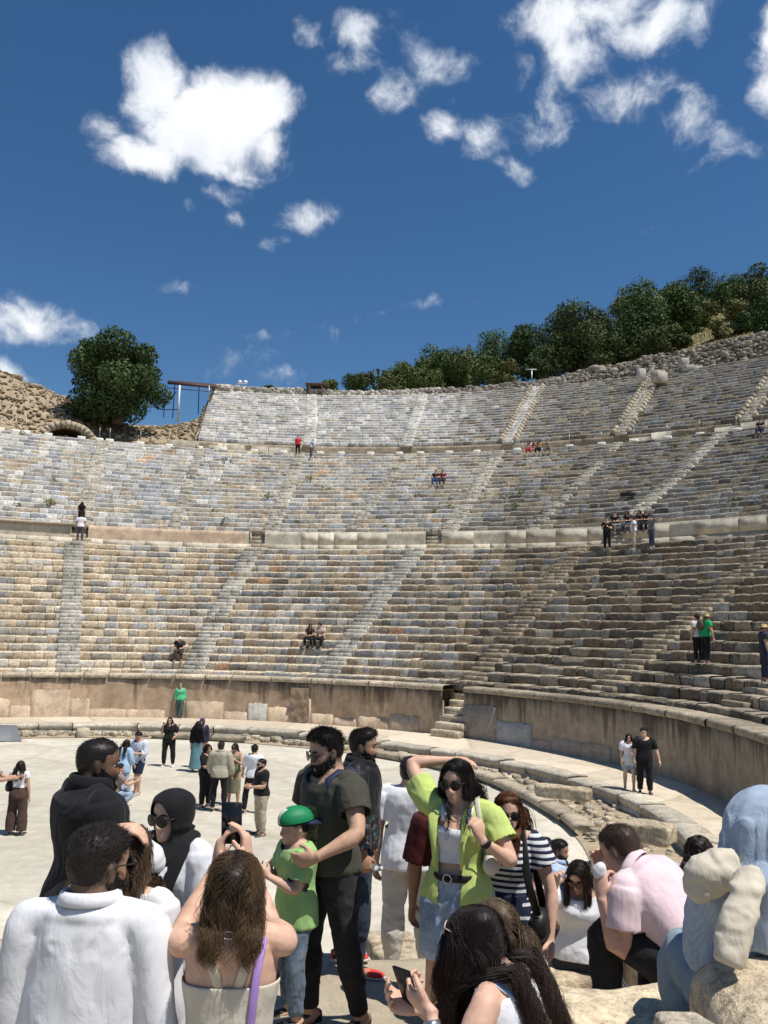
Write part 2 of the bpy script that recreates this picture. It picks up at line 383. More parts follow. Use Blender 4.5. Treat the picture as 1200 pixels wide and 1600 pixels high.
def stairway(tier, ths, width, steps_per=2, col=None, bal=False, worn=0.):
    """a radial flight: two low steps to every seat row, running up between the wedges"""
    _, n, a, b, z0, z1 = SPEC[tier][:6]; ths = ths if hasattr(ths, '__len__') else (ths, ths); r = np.random.default_rng(int(ths[0]*10)+999+tier); mb = MB()
    for i in range(n*steps_per):
        f = i/steps_per; row = int(f); th = ths[0]+(ths[1]-ths[0])*f/n; zb = z0+(z1-z0)/n*row; rise = (z1-z0)/n
        Rr = float(a(th)+(b(th)-a(th))*row/n); tr = float((b(th)-a(th))/n)
        if i % 2 == 0: R0, top, dep = Rr-tr*.42, zb+rise*.5, tr*.6
        else: R0, top, dep = Rr-.03, zb+rise*1.0+.015, tr*.6
        if r.random() < worn: continue
        parts = 2 if r.random() < .5 else 1; xs = np.linspace(-width/2, width/2, parts+1)
        if parts == 2: xs[1] += r.uniform(-.2, .2)
        for x0, x1 in zip(xs[:-1], xs[1:]):
            V, Q = box(0, 0, 0, x1-x0-.02, dep, rise*.62, bev=.025)
            V += np.array([(x0+x1)/2, 0, 0]); V += .018*fbm(V*6+i*7.3, 11, 2)[:, None]
            an = math.radians(th); c, s_ = math.cos(an), math.sin(an)
            rr = R0+dep/2+V[:, 1]+r.normal()*.015
            P = np.c_[CX+V[:, 0]*c+rr*s_, CY-V[:, 0]*s_+rr*c, V[:, 2]+top-rise*.31]
            cc = (PAL['lgrey']*.7+PAL['cream']*.45 if col is None else np.array(col))*(.8+.35*r.random())
            mb.add(P, Q, c=cc)
        if bal:                                                     # upright slabs left and right of the flight
            for sx in (-1, 1):
                V, Q = box(0, 0, 0, .28, tr*1.0, rise*.9, bev=.05); V += .04*fbm(V*5+i*3.1+sx, 4, 2)[:, None]; V += np.array([sx*(width/2+.14), 0, 0])
                rr = Rr+V[:, 1]+tr*.3; an = math.radians(th); c, s_ = math.cos(an), math.sin(an)
                if r.random() < .8: mb.add(np.c_[CX+V[:, 0]*c+rr*s_, CY-V[:, 0]*s_+rr*c, V[:, 2]+zb+rise*1.1], Q, c=PAL['cream']*(.75+.4*r.random()))
    o = mb.build('stairway', M_STONE, TIERS[tier]); return o
LSTAIR = [-37, (-17.2, -18.3), (-1.3, 1.8), (17.6, 20.8), (38.8, 37.8), 57.5, 76.5, 95]
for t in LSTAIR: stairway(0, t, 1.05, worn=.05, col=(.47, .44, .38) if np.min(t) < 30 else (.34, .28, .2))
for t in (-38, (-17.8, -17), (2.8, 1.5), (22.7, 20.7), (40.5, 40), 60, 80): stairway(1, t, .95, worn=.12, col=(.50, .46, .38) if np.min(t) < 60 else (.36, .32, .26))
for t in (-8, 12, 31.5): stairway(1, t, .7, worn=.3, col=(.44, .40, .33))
for t, bb in (((2.0, .4), 0), ((11.3, 10.6), 0), (20.8, 1), (30.8, 1), (40.8, 1), (51, 1)): stairway(2, t, 1.1 if np.min(t) < 15 else .95, bal=bool(bb), col=(.64, .61, .55) if np.min(t) < 25 else (.50, .45, .36))

def m_plaster():
    m, t, p = mat('weathered_plaster')
    col = t.new('ShaderNodeAttribute', attribute_name='Col').outputs['Color']
    g = t.new('ShaderNodeNewGeometry').outputs['Position']
    st = t.vmath('MULTIPLY', g, (1, 1, .12)); n1 = t.noise(st, 1.1, 5, .62, .2); n2 = t.noise(g, 3.2, 6, .7); n3 = t.noise(st, 5.5, 4, .6)
    c = t.mix(1, col, t.ramp(n1, [(.32, .72), (.5, 1.0), (.7, 1.2)]), 'MULTIPLY')
    z = t.new('ShaderNodeSeparateXYZ'); t.l.new(g, z.inputs[0])
    up = t.mapr(z.outputs[2], 1.0, 2.25, -.16, .09); sx_ = t.mapr(z.outputs[0], -14, -4, -.05, .06); up = t.math('ADD', up, sx_)
    soot = t.mapr(t.math('ADD', t.math('ADD', n1, t.math('MULTIPLY', n3, .35)), up), .66, .84, 0, .85)      # black lichen running down from the coping
    c = t.mix(soot, c, (.075, .058, .042)); c = t.mix(1, c, t.ramp(n2, [(.3, .72), (.7, 1.2)]), 'MULTIPLY')
    t.put(p.inputs['Base Color'], c); p.inputs['Roughness'].default_value = .95; p.inputs['Specular IOR Level'].default_value = .15
    b = t.new('ShaderNodeBump'); b.inputs['Strength'].default_value = .45; b.inputs['Distance'].default_value = .03
    t.put(b.inputs['Height'], n2); t.l.new(b.outputs[0], p.inputs['Normal'])
    return m
M_PLASTER = m_plaster()

def wall_ring(R, z0, z1, t0, t1, thick, colf, name, parent, m, step=.35, nv=7, amp=.02):
    """a curved wall: front, top and back as one worn sheet"""
    tt = np.arange(t0, t1+1e-6, step); zs = np.linspace(z0, z1, nv); V = []
    sec = [(0, z) for z in zs]+[(.05, z1+.02), (thick, z1+.02), (thick+.02, z0)]
    k = len(sec); Rr = np.array([s[0] for s in sec]); Zz = np.array([s[1] for s in sec])
    V = pt(np.repeat(tt, k), (R(tt)[:, None]+Rr[None]).ravel(), np.tile(Zz, len(tt)))
    d = fbm(V*1.6, 21, 3)*amp; V[:, :2] += (V[:, :2]-(CX, CY))/np.linalg.norm(V[:, :2]-(CX, CY), axis=1)[:, None]*d[:, None]
    mb = MB(); c = np.repeat(np.array([colf(t) for t in tt[:-1]]), k-1, 0)
    mb.add(V, grid_faces(len(tt), k)[:, ::-1], c=c)
    return sub(mb.build(name, m, parent, smooth=False))
# podium wall round the orchestra, broken by the narrow stair at 38 degrees
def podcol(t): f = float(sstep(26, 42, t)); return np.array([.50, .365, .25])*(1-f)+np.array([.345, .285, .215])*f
PODGAPS = [(-56, 36.9), (40.0, 118)]
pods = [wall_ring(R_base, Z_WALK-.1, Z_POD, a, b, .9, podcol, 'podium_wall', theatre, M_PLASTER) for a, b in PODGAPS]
for pw, (a, b) in zip(pods, PODGAPS):                                                     # coping course and marble facing slabs
    r = np.random.default_rng(int(a)+400); mb = MB(); t = a
    while t < b:
        L = r.uniform(.9, 2.0); dt = math.degrees(L/19); tb = min(b, t+dt); tt = np.linspace(t+.04, tb-.04, 4); h = .16
        sec = np.array([(-.05, -.02), (-.09, .05), (-.07, h), (.0, h+.03), (.5, h+.03), (1.25, h-.01)]); k = len(sec)
        V = pt(np.repeat(tt, k), (R_base(tt)[:, None]+sec[None, :, 0]+r.normal()*.02).ravel(), np.tile(sec[:, 1]+Z_POD+.02, 4))
        V += np.c_[fbm(V*3, 5), fbm(V*3+5, 6), .6*fbm(V*3+9, 7)]*.045
        mb.add(V, grid_faces(4, k)[:, ::-1], c=np.array([.50, .42, .31])*(.8+.4*r.random())*(1-.35*float(sstep(26, 42, t)))); t = tb
    mb.build('coping_course', M_STONE, pw)
    mb = MB(); t = a
    while t < b:
        L = r.uniform(.8, 2.0); tb = min(b, t+math.degrees(L/19)); hh = r.choice([.35, .5, .62, .8, 1.2], p=[.15, .35, .3, .12, .08])*r.uniform(.9, 1.1)
        if abs(t-38) < 3.5: hh = 1.3
        ns = 9; tt = np.linspace(t+.012, tb-.012, ns); top = Z_WALK+hh*(1-.14*abs(np.linspace(-1, 1, ns))**4*r.random()+.07*fbm(np.c_[tt*9, 0*tt, 0*tt], int(t*7) % 97, 2))
        out = r.uniform(.02, .045)
        if r.random() < .86:
            V = np.concatenate([pt(tt, R_base(tt)-out-.02, Z_WALK-.05)[:, None], pt(tt, R_base(tt)-out, top)[:, None], pt(tt, R_base(tt)+.05, top+.01)[:, None]], 1)
            V = np.concatenate([pt(tt[:1], R_base(tt[:1])+.05, np.array([Z_WALK, Z_WALK+.3, Z_WALK+.3]))[None]*0+pt(tt[0]-.01, R_base(tt[0])+.05, np.array([Z_WALK, top[0], top[0]]))[None], V, pt(tt[-1]+.01, R_base(tt[-1])+.05, np.array([Z_WALK, top[-1], top[-1]]))[None]], 0)
            c = (podcol(t)*.45+np.array([.53, .42, .305])*(1-.30*float(sstep(28, 42, t)))*.62)*r.uniform(.9, 1.08); 
            if r.random() < .10: c = np.array([.45, .42, .37])
            mb.add(V.reshape(-1, 3), grid_faces(ns+2, 3)[:, ::-1], c=c)
        t = tb
    mb.build('marble_facing', M_MARBLE, pw)
# rubble filled doorway in the wall, framed in stone
mb = MB(); r = np.random.default_rng(5); tt = np.linspace(13.8, 16.6, 14)
zz = np.linspace(Z_WALK+.05, Z_POD-.22, 14); V = pt(np.repeat(tt, 14), np.repeat(R_base(tt), 14)-.08, np.tile(zz, 14)); V[:, 1] += .06*fbm(V*6, 3, 3)
mb.add(V, grid_faces(14, 14)[:, ::-1], c=(.38, .28, .19)); mb.build('blocked_doorway', M_NEAR, pods[0])
# the stair through the podium wall
mb = MB(); r = np.random.default_rng(8)
for i in range(7):
    V, Q = box(0, 0, 0, 1.35, 1.2, .30, bev=.04); V += .03*fbm(V*4+i*5, 2)[:, None]; an = R_(38.45); rr = 18.25-.55+i*.33+V[:, 1]+.6
    mb.add(np.c_[CX+V[:, 0]*math.cos(an)+rr*math.sin(an), CY-V[:, 0]*math.sin(an)+rr*math.cos(an), V[:, 2]+Z_WALK+.12+i*.27], Q, c=PAL['cream']*(.7+.4*r.random()))
mb.build('stairway', M_STONE, pods[0])
# passage and back wall between the lower and the middle bank
mb = MB(); tt = np.arange(-56, 104, 1.)
V = np.concatenate([pt(tt, R_d1(tt)-1.5, Z_D1-.02)[:, None], pt(tt, R_d1(tt)+.3, Z_D1-.015)[:, None]], 1).reshape(-1, 3)
mb.add(V, grid_faces(len(tt), 2)[:, ::-1], c=PAL['cream']*.9); psg = mb.build('passage_floor', M_STONE, theatre); sub(psg)
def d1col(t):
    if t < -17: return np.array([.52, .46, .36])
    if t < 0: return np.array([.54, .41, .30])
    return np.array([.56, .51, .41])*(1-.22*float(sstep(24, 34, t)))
for a, b in ((-52, -18.6), (-17.0, .8), (2.3, 20.6), (22.2, 38.8), (40.6, 100)):
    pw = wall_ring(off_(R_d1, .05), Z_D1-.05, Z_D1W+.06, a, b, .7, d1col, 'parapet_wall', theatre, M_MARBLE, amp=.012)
    r = np.random.default_rng(int(a)+70); mb = MB(); t = a                                    # lower course of big slabs
    while t < b:
        tb = min(b, t+math.degrees(r.uniform(.9, 2.6)/32)); ns = 4; tt = np.linspace(t+.025, tb-.025, ns)
        for (zl, zh, o_) in ((Z_D1, Z_D1+.44, .05), (Z_D1+.46, Z_D1W+.0, .028)):
            if zl > Z_D1+.1 and (r.random() < .25 or t < -17 or (-17.2 < t < 0)): continue
            sec = [(.1, zl), (0, zl), (0, zh), (.1, zh)]
            V = np.stack([pt(tt, R_d1(tt)+.05-o_+q, z) for q, z in sec], 1); V = V+.012*fbm(V.reshape(-1, 3)*3, 2)[:, None].reshape(ns, 4, 1)
            e0 = V[:1].copy(); e1 = V[-1:].copy()
            for e in (e0, e1):
                dd = e-np.array([CX, CY, 0]); dd[..., 2] = 0; e += dd/np.linalg.norm(dd, axis=-1, keepdims=True)*.07
            V = np.concatenate([e0, V, e1])
            mb.add(V.reshape(-1, 3), grid_faces(ns+2, 4)[:, ::-1], c=d1col(max(t, 5))*(.84+.28*r.random()))
        t = tb
    mb.build('slab_course', M_MARBLE, pw)
    if a < -30:                                                       # framed upper course with a cornice over it
        tt = np.linspace(a, b, 60); sec = [(-.10, Z_D1W+.0), (-.16, Z_D1W+.05), (-.16, Z_D1W+.14), (.5, Z_D1W+.15)]
        V = np.stack([pt(tt, R_d1(tt)+q, z) for q, z in sec], 1).reshape(-1, 3)
        mb = MB().add(V, grid_faces(60, 4)[:, ::-1], c=(.50, .43, .33)); mb.build('cornice', M_MARBLE, pw)
# small flights that climb through that wall
for th in (-17.8, 1.55, 21.4, 39.7):
    mb = MB(); r = np.random.default_rng(int(th)+50)
    for i in range(5):
        V, Q = box(0, 0, 0, 1.25, 1.0, .26, bev=.03); an = R_(th); rr = float(R_d1(th))-.25+i*.24+V[:, 1]+.5
        mb.add(np.c_[CX+V[:, 0]*math.cos(an)+rr*math.sin(an), CY-V[:, 0]*math.sin(an)+rr*math.cos(an), V[:, 2]+Z_D1+.1+i*.245], Q, c=PAL['cream']*(.75+.4*r.random()))
    sub(mb.build('stairway', M_STONE, theatre))
# passage and rubble wall under the upper bank
mb = MB(); tt = np.arange(-52, 100, 1.)
V = np.concatenate([pt(tt, R_d2(tt)-.1, Z_D2+.0)[:, None], pt(tt, R_d2(tt)+1.2, Z_D2+.03)[:, None], pt(tt, R_d2(tt)+2.8, Z_D2+.05)[:, None]], 1).reshape(-1, 3)
mb.add(V, grid_faces(len(tt), 3)[:, ::-1], c=(.36, .31, .22)); sub(mb.build('passage_floor', M_STONE, theatre))
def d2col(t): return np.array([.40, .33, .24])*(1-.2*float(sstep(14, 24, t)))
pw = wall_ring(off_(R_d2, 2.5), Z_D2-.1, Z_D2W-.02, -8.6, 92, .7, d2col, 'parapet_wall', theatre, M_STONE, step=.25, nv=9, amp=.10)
r = np.random.default_rng(91); mb = MB(); t = -8
while t < 60:                                                        # upright slabs still standing along it
    tb = t+math.degrees(r.uniform(.8, 2.2)/53)
    if (t < -1 and r.random() < .75) or (t > 26 and r.random() < .38):
        ns = 3; tt = np.linspace(t+.03, tb-.03, ns); hh = r.uniform(.75, 1.25); sec = [(.3, -.1), (-.1, -.1), (-.1, hh), (.3, hh)]
        V = np.stack([pt(tt, R_d2(tt)+2.4+q, Z_D2+z) for q, z in sec], 1); V = V+.03*fbm(V.reshape(-1, 3)*2, 2)[:, None].reshape(ns, 4, 1)
        Q = grid_faces(ns, 4)[:, ::-1]; n0 = (ns-1)*4
        mb.add(V.reshape(-1, 3), np.concatenate([Q, [[0, 1, 2, 3], [n0+3, n0+2, n0+1, n0]]]), c=np.array([.50, .46, .38])*r.uniform(.75, 1.1))
    t = tb
mb.build('standing_slab', M_MARBLE, pw); bpy.data.objects['standing_slab']['kind'] = 'stuff'
# rough rubble wall that closes the top of the upper bank
mb = MB()
def topz(t): return Z_TOP+.55+.35*fbm(np.c_[t*.5, 0*t, 0*t], 3, 3)+2.3*sstep(14, 36, t)
tt = np.arange(-8.6, 92, .22); nv = 12; V = []
for k in range(nv):
    f = k/(nv-1); V.append(pt(tt, R_top(tt)+.1+f*1.6*sstep(8, 30, tt), Z_TOP-.25+f*(topz(tt)-Z_TOP+.25))[:, None])
V.append(pt(tt, R_top(tt)+3.2, topz(tt)-.05)[:, None]); V = np.concatenate(V, 1).reshape(-1, 3)
dd = fbm(V*np.array([1.3, 1.3, 2.6]), 31, 3)*.30; V[:, 2] += dd*.45; V[:, :2] += (V[:, :2]-(CX, CY))/np.linalg.norm(V[:, :2]-(CX, CY), axis=1)[:, None]*dd[:, None]
Qs = grid_faces(len(tt), nv+1)[:, ::-1]; r = np.random.default_rng(3)
tq = np.repeat(tt[:-1], nv); base = np.where((tq < 13)[:, None], np.array([.46, .42, .36]), np.array([.23, .20, .16]))
mb.add(V, Qs, c=base*(.55+.9*r.random((len(Qs), 1)))); RW = mb.build('rubble_wall', M_STONE, theatre); sub(RW)
# the moulded rim between walk and orchestra
def kerb_ring(name, label, Rf, z0, z1, depth, t0, t1, r, colr, miss, sec):
    mb = MB(); t = t0
    while t < t1:
        L = r.uniform(1.2, 2.6); tb = t+math.degrees(L/15.5); ns = 7; tt = np.linspace(t+.06, tb-.06, ns); k = len(sec)
        if r.random() > miss(t):
            o = r.normal()*.035; dz = r.normal()*.015; s = np.array(sec)
            V = np.stack([pt(tt, Rf(tt)+q*depth+o, z0+(z1-z0)*z+dz) for q, z in s], 1).reshape(-1, 3)
            V += np.c_[fbm(V*2.4, 5), fbm(V*2.4+5, 6), .7*fbm(V*2.4+9, 7)]*.028
            Q = grid_faces(ns, k)[:, ::-1]; c = colr*(.82+.35*r.random()); m_ = len(V); ctr = [V[:k].mean(0), V[-k:].mean(0)]
            i = np.arange(k-1)
            T = np.concatenate([np.c_[i, i+1, np.full(k-1, m_)], np.c_[(ns-1)*k+i+1, (ns-1)*k+i, np.full(k-1, m_+1)]])
            mb.add(np.concatenate([V, ctr]), Q, T, c=c)
        t = tb
    return mb
SEC_K = [(.12, -.6), (.12, .18), (.02, .22), (.0, .42), (.07, .46), (.07, .56), (.0, .62), (-.03, .86), (.02, 1.0), (.5, 1.04), (1.05, 1.0), (1.1, -.5)]
kb = tag(kerb_ring('walk_rim', '', R_kerb, .02, Z_WALK+.03, .62, -58, 128, np.random.default_rng(14), np.array([.50, .45, .36]), lambda t: .02, SEC_K).build('moulded_kerb', M_NEAR), 'long curved rim of moulded grey marble blocks along the inner edge of the walk', 'kerb', kind='thing')
eb = tag(kerb_ring('edge', '', R_orch, -.05, .24, .5, -58, 128, np.random.default_rng(15), np.array([.40, .34, .25]), lambda t: .05 if t > 45 else .55,
     [(.1, -.3), (.05, .3), (-.1, .55), (-.12, .9), (.1, 1.05), (.9, 1.0), (1.0, -.2)]).build('stone_edging', M_NEAR), 'low rough stone edging with a dark undercut around the round floor', 'stone edging')

# ------------------------------------------------------------------ ground
def m_ground(name, col, dark, bump=.3, sc=1., joints=0, jw=.55):
    m, t, p = mat(name); g = t.new('ShaderNodeNewGeometry').outputs['Position']
    n1 = t.noise(g, .35*sc, 5, .6); n2 = t.noise(g, 3*sc, 6, .65); n3 = t.noise(g, 40*sc, 3, .6)
    c = t.mix(t.ramp(n1, [(.35, 0.), (.65, 1.)]), (*col, 1), (*dark, 1))
    c = t.mix(1, c, t.ramp(n2, [(.3, .85), (.7, 1.12)]), 'MULTIPLY'); c = t.mix(1, c, t.ramp(n3, [(.3, .88), (.7, 1.1)]), 'MULTIPLY')
    h = t.math('ADD', n2, t.math('MULTIPLY', n3, .4))
    if joints:
        v = t.new('ShaderNodeTexVoronoi', feature='DISTANCE_TO_EDGE'); v.inputs['Scale'].default_value = joints; t.l.new(t.vmath('ADD', g, t.vmath('SCALE', t.noise(g, 2., 3, out='Color'), .25)), v.inputs['Vector'])
        v2 = t.new('ShaderNodeTexVoronoi', feature='F1'); v2.inputs['Scale'].default_value = joints; t.l.new(v.inputs['Vector'].links[0].from_socket, v2.inputs['Vector'])
        j = t.mapr(v.outputs['Distance'], .005, .03, 1, 0, 'SMOOTHSTEP')
        sv = t.new('ShaderNodeSeparateColor'); t.l.new(v2.outputs['Color'], sv.inputs[0])
        c = t.mix(1, c, t.ramp(sv.outputs[0], [(0, .86), (1, 1.1)]), 'MULTIPLY')
        c = t.mix(t.math('MULTIPLY', j, jw), c, (.30, .25, .17)); h = t.math('SUBTRACT', h, t.math('MULTIPLY', j, jw*1.8))
    t.put(p.inputs['Base Color'], c); p.inputs['Roughness'].default_value = .93; p.inputs['Specular IOR Level'].default_value = .2
    b = t.new('ShaderNodeBump'); b.inputs['Strength'].default_value = bump; b.inputs['Distance'].default_value = .03
    t.put(b.inputs['Height'], h); t.l.new(b.outputs[0], p.inputs['Normal'])
    return m
M_FLOOR = m_ground('swept_floor', (.60, .555, .455), (.49, .45, .365), .2, 1, .17, .25)
M_WALK = m_ground('walk_paving', (.62, .53, .41), (.56, .475, .36), .2, 1, .34, .35)
M_EARTH = m_ground('dusty_earth', (.43, .345, .235), (.33, .26, .18), .9, 1.6)
M_TERR = m_ground('terrace_paving', (.50, .44, .34), (.42, .35, .25), .8, 1.5, .8)
M_DIRT = m_ground('dry_hillside', (.33, .25, .15), (.20, .16, .09), .9, .8)
def disc(Rf, z, name, m, t0=-180, t1=180, Rin=None, step=4.):
    tt = np.arange(t0, t1+.1, step); mb = MB()
    if Rin is None:
        V = np.concatenate([[[CX, CY, z]], pt(tt, Rf(tt), z)]); i = np.arange(1, len(tt)); mb.add(V, T=np.c_[np.zeros(len(i), int), i+1, i])
    else:
        V = np.concatenate([pt(tt, Rin(tt), z)[:, None], pt(tt, Rf(tt), z)[:, None]], 1).reshape(-1, 3); mb.add(V, grid_faces(len(tt), 2)[:, ::-1])
    return tag(mb.build(name, m), kind='structure')
mb = MB(); V, Q = np.array([(-900, -900, -.06), (900, -900, -.06), (900, 900, -.06), (-900, 900, -.06)]), np.array([(0, 1, 2, 3)])
tag(mb.add(V, Q).build('ground', M_DIRT), kind='structure')
disc(lambda t: np.where(abs(t) < 112, R_orch(np.clip(t, -60, 105))+.05, 15.5), 0., 'orchestra_floor', M_FLOOR)
mb = MB(); tt = np.arange(-60, 130, .5); nr = 9                                                 # stony strip between the floor and the rim
fr = np.linspace(0, 1, nr); Rr = (R_orch(tt)-.02)[:, None]*(1-fr)+(R_kerb(tt)+.25)[:, None]*fr
V = pt(np.repeat(tt, nr), Rr.ravel(), 0); V[:, 2] = .02+.12*np.tile(np.sin(fr*np.pi*.6), len(tt))+.07*fbm(V*3, 8, 3)*np.tile(np.minimum(1, fr*4), len(tt)); 
tag(mb.add(V, grid_faces(len(tt), nr)[:, ::-1]).build('stony_ground', M_EARTH, smooth=True), kind='structure')
disc(lambda t: R_base(t)+.3, Z_WALK, 'walkway', M_WALK, -58, 129, off_(R_kerb, .4), 1.)
def rock(r, s, sub_=2, seed=0, rough=.25, flat=.7):
    V, Q, T = ball((0, 0, 0), 1, 12, 8); V = V/np.maximum(abs(V).max(1), .62)[:, None]*.9
    V = V*(1+rough*fbm(V*1.6+seed*13.7, 2, 3))[:, None]*np.array([1, .8, flat])*s; a = r.uniform(0, 6.3)
    return np.c_[V[:, 0]*math.cos(a)-V[:, 1]*math.sin(a), V[:, 0]*math.sin(a)+V[:, 1]*math.cos(a), V[:, 2]], Q, T
# loose stones in the strip: too many to count
r = np.random.default_rng(33); mb = MB()
for i in range(900):
    t = r.uniform(-40, 100); f = r.random(); R0 = R_orch(t)+.2+f*(R_kerb(t)-R_orch(t)-.2); s = r.gamma(2, .03)+.02
    V, Q, T = rock(r, s, seed=i); mb.add(V+pt(t, R0, .11+s*.2), Q, T, c=np.array([.50, .43, .32])*r.uniform(.6, 1.15))
tag(mb.build('rubble', M_NEAR), kind='stuff')
# ------------------------------------------------------------------ hillsides
M_HILL = m_ground('scrubby_hillside', (.27, .225, .105), (.125, .135, .05), .9, 1.3)
def hill_mesh(name, t0, t1, zf, R0, R1, nR, dt, amp, m, seed, fine=1.):
    tt = np.arange(t0, t1, dt); fr = np.linspace(0, 1, nR)**1.3; Rr = R0(tt)[:, None]*(1-fr)+R1*fr
    V = pt(np.repeat(tt, nR), Rr.ravel(), 0); T_ = np.repeat(tt, nR)
    V[:, 2] = zf(T_, Rr.ravel()); V[:, 2] += amp*fbm(V*np.array([.45, .45, .45])*fine, seed, 4, .6)
    return tag(MB().add(V, grid_faces(len(tt), nR)[:, ::-1]).build(name, m, smooth=False), kind='structure')
def z_right(t, R):      # hill behind the upper bank
    k = .08+.47*sstep(2, 34, t)
    return Z_TOP+.3+2.2*sstep(14, 36, t)+np.clip(R-70.5, 0, 60)*k-.004*k*np.clip(R-70.5, 0, 400)**1.6
hill_mesh('hillside', -9, 92, z_right, off_(R_top, 2.2), 230, 40, 1.2, .5, M_HILL, 61)
_lt = np.array([-60, -32, -27, -25.5, -24, -21.5, -18.5, -15.5, -12.5, -10.6, -9.3, -8]); _lz = np.array([33, 30, 28.0, 27.6, 27., 26.2, 24.8, 23.8, 24.0, 24.4, 25.2, 29])
def z_left(t, R):
    f = sstep(2.5, 15, R-R_d2(t)); return Z_D2+.15+(np.interp(t, _lt, _lz)-Z_D2)*f-.15*np.clip(R-R_d2(t)-20, 0, 100)
def m_rubble():
    m, t, p = mat('rubble_slope'); g = t.new('ShaderNodeNewGeometry').outputs['Position']
    q = t.vmath('MULTIPLY', g, (1, 1, 1.7)); v = t.new('ShaderNodeTexVoronoi', feature='F1'); v.inputs['Scale'].default_value = 3.2; t.l.new(q, v.inputs['Vector'])
    sv = t.new('ShaderNodeSeparateColor'); t.l.new(v.outputs['Color'], sv.inputs[0])
    c = t.ramp(sv.outputs[0], [(0, (.22, .17, .11)), (.4, (.36, .29, .19)), (.75, (.44, .36, .25)), (1, (.30, .26, .20))])
    n = t.noise(g, .4, 5, .6); c = t.mix(t.ramp(n, [(.40, 0.), (.58, .9)]), c, (.34, .255, .15)); n2 = t.noise(g, 6, 5, .65)
    c = t.mix(1, c, t.ramp(n2, [(.3, .6), (.7, 1.25)]), 'MULTIPLY'); t.put(p.inputs['Base Color'], c); p.inputs['Roughness'].default_value = .95
    b = t.new('ShaderNodeBump'); b.inputs['Strength'].default_value = 1.; b.inputs['Distance'].default_value = .10
    t.put(b.inputs['Height'], t.math('ADD', t.math('MULTIPLY', v.outputs['Distance'], -1.), t.math('MULTIPLY', n2, .3))); t.l.new(b.outputs[0], p.inputs['Normal'])
    return m
M_RUB = m_rubble()
hill_mesh('rubble_hillside', -60, -8.4, z_left, off_(R_d2, 2.0), 110, 60, .45, .30, M_RUB, 62, 1.6)
r = np.random.default_rng(44); mb = MB()
for i in range(2600):
    t = r.uniform(-33, -8.6); R0 = R_d2(t)+r.uniform(2.4, 17); s = r.gamma(2., .05)+.04; V, Q, T = rock(r, s, seed=i, flat=.45)
    z = z_left(np.array([t]), np.array([R0]))[0]; mb.add(V+pt(t, R0, z+.1), Q, T, c=np.array([.42, .34, .24])*r.uniform(.55, 1.2))
tag(mb.build('rubble', M_STONE), kind='stuff')
r = np.random.default_rng(45); mb = MB()                              # field stones of the rubble wall on top of the upper bank
for i in range(6500):
    t = r.uniform(-8.4, 62); f = r.random()**.8; w8 = float(sstep(8, 30, t)); R0 = float(R_top(t))+.05+f*1.6*w8; zt = float(topz(np.array([t]))[0]); s = r.gamma(2.2, .045)+.06
    V, Q, T = rock(r, s, seed=i, flat=.5); mb.add(V+pt(t, R0, Z_TOP-.2+f*(zt-Z_TOP+.3)), Q, T, c=(np.array([.50, .46, .39]) if t < 12 else np.array([.30, .265, .215]))*r.uniform(.5, 1.35))
o = mb.build('field_stones', M_STONE, RW); o['kind'] = 'stuff'
# broken end wall of the upper bank
mb = MB(); tt = np.linspace(0, 1, 24); nv = 20
V = np.array([pt(-8.65-.5*abs(math.sin(k*1.7))*.4, float(R_d2(-8.6))+2.4+f*17.5, Z_D2+.1+(k/(nv-1))*(1.4+8.8*f)) for f in tt for k in range(nv)])
V[:, 0] += .22*fbm(V*1.6, 9, 3); V[:, 2] += .12*fbm(V*2, 10, 2)
Q = grid_faces(24, nv); mb.add(V, Q, c=np.array([.52, .43, .31])*(.6+.7*np.random.default_rng(1).random((len(Q), 1)))); sub(mb.build('broken_end_wall', M_STONE, theatre))
# vaulted passage mouth in the left hill
arch = tag(empty('vaulted_passage', pt(-20.3, 51.4, 19.2)), 'ruined stone arch over a dark vault at the foot of the rubble slope', 'arch')
A0 = pt(-20.4, float(R_d2(-20.4))+2.9, Z_D2-.15); an = R_(-20.4); ax = np.array([math.cos(an), -math.sin(an), 0]); ay = np.array([math.sin(an), math.cos(an), 0])
mb = MB(); r = np.random.default_rng(2); nv = 17
for k in range(nv):
    a0, a1 = np.pi*k/nv+.012, np.pi*(k+1)/nv-.012; h = r.uniform(-.03, .06); V = []
    for d in (0, 1.1+h):
        for a in (a0, a1):
            for q in (1.95, 2.55+h): V.append(A0+ax*math.cos(a)*q*1.0+np.array([0, 0, 1])*math.sin(a)*q*.86+ay*(d-.35-h))
    mb.add(V, [(0, 1, 3, 2), (4, 6, 7, 5), (0, 4, 5, 1), (2, 3, 7, 6), (1, 5, 7, 3), (0, 2, 6, 4)], c=np.array([.43, .36, .26])*r.uniform(.8, 1.15))
def keep(o, root):
    o.matrix_parent_inverse = Matrix.Translation(root.location).inverted(); return o
keep(mb.build('voussoir_ring', M_STONE, arch), arch)
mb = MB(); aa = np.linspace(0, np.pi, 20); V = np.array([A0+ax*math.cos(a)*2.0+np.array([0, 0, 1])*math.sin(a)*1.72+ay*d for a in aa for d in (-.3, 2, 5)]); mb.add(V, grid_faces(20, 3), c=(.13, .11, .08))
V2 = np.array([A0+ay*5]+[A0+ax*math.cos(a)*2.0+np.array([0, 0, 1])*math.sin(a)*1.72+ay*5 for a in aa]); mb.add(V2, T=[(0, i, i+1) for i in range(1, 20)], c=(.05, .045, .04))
keep(mb.build('vault', M_STONE, arch), arch)
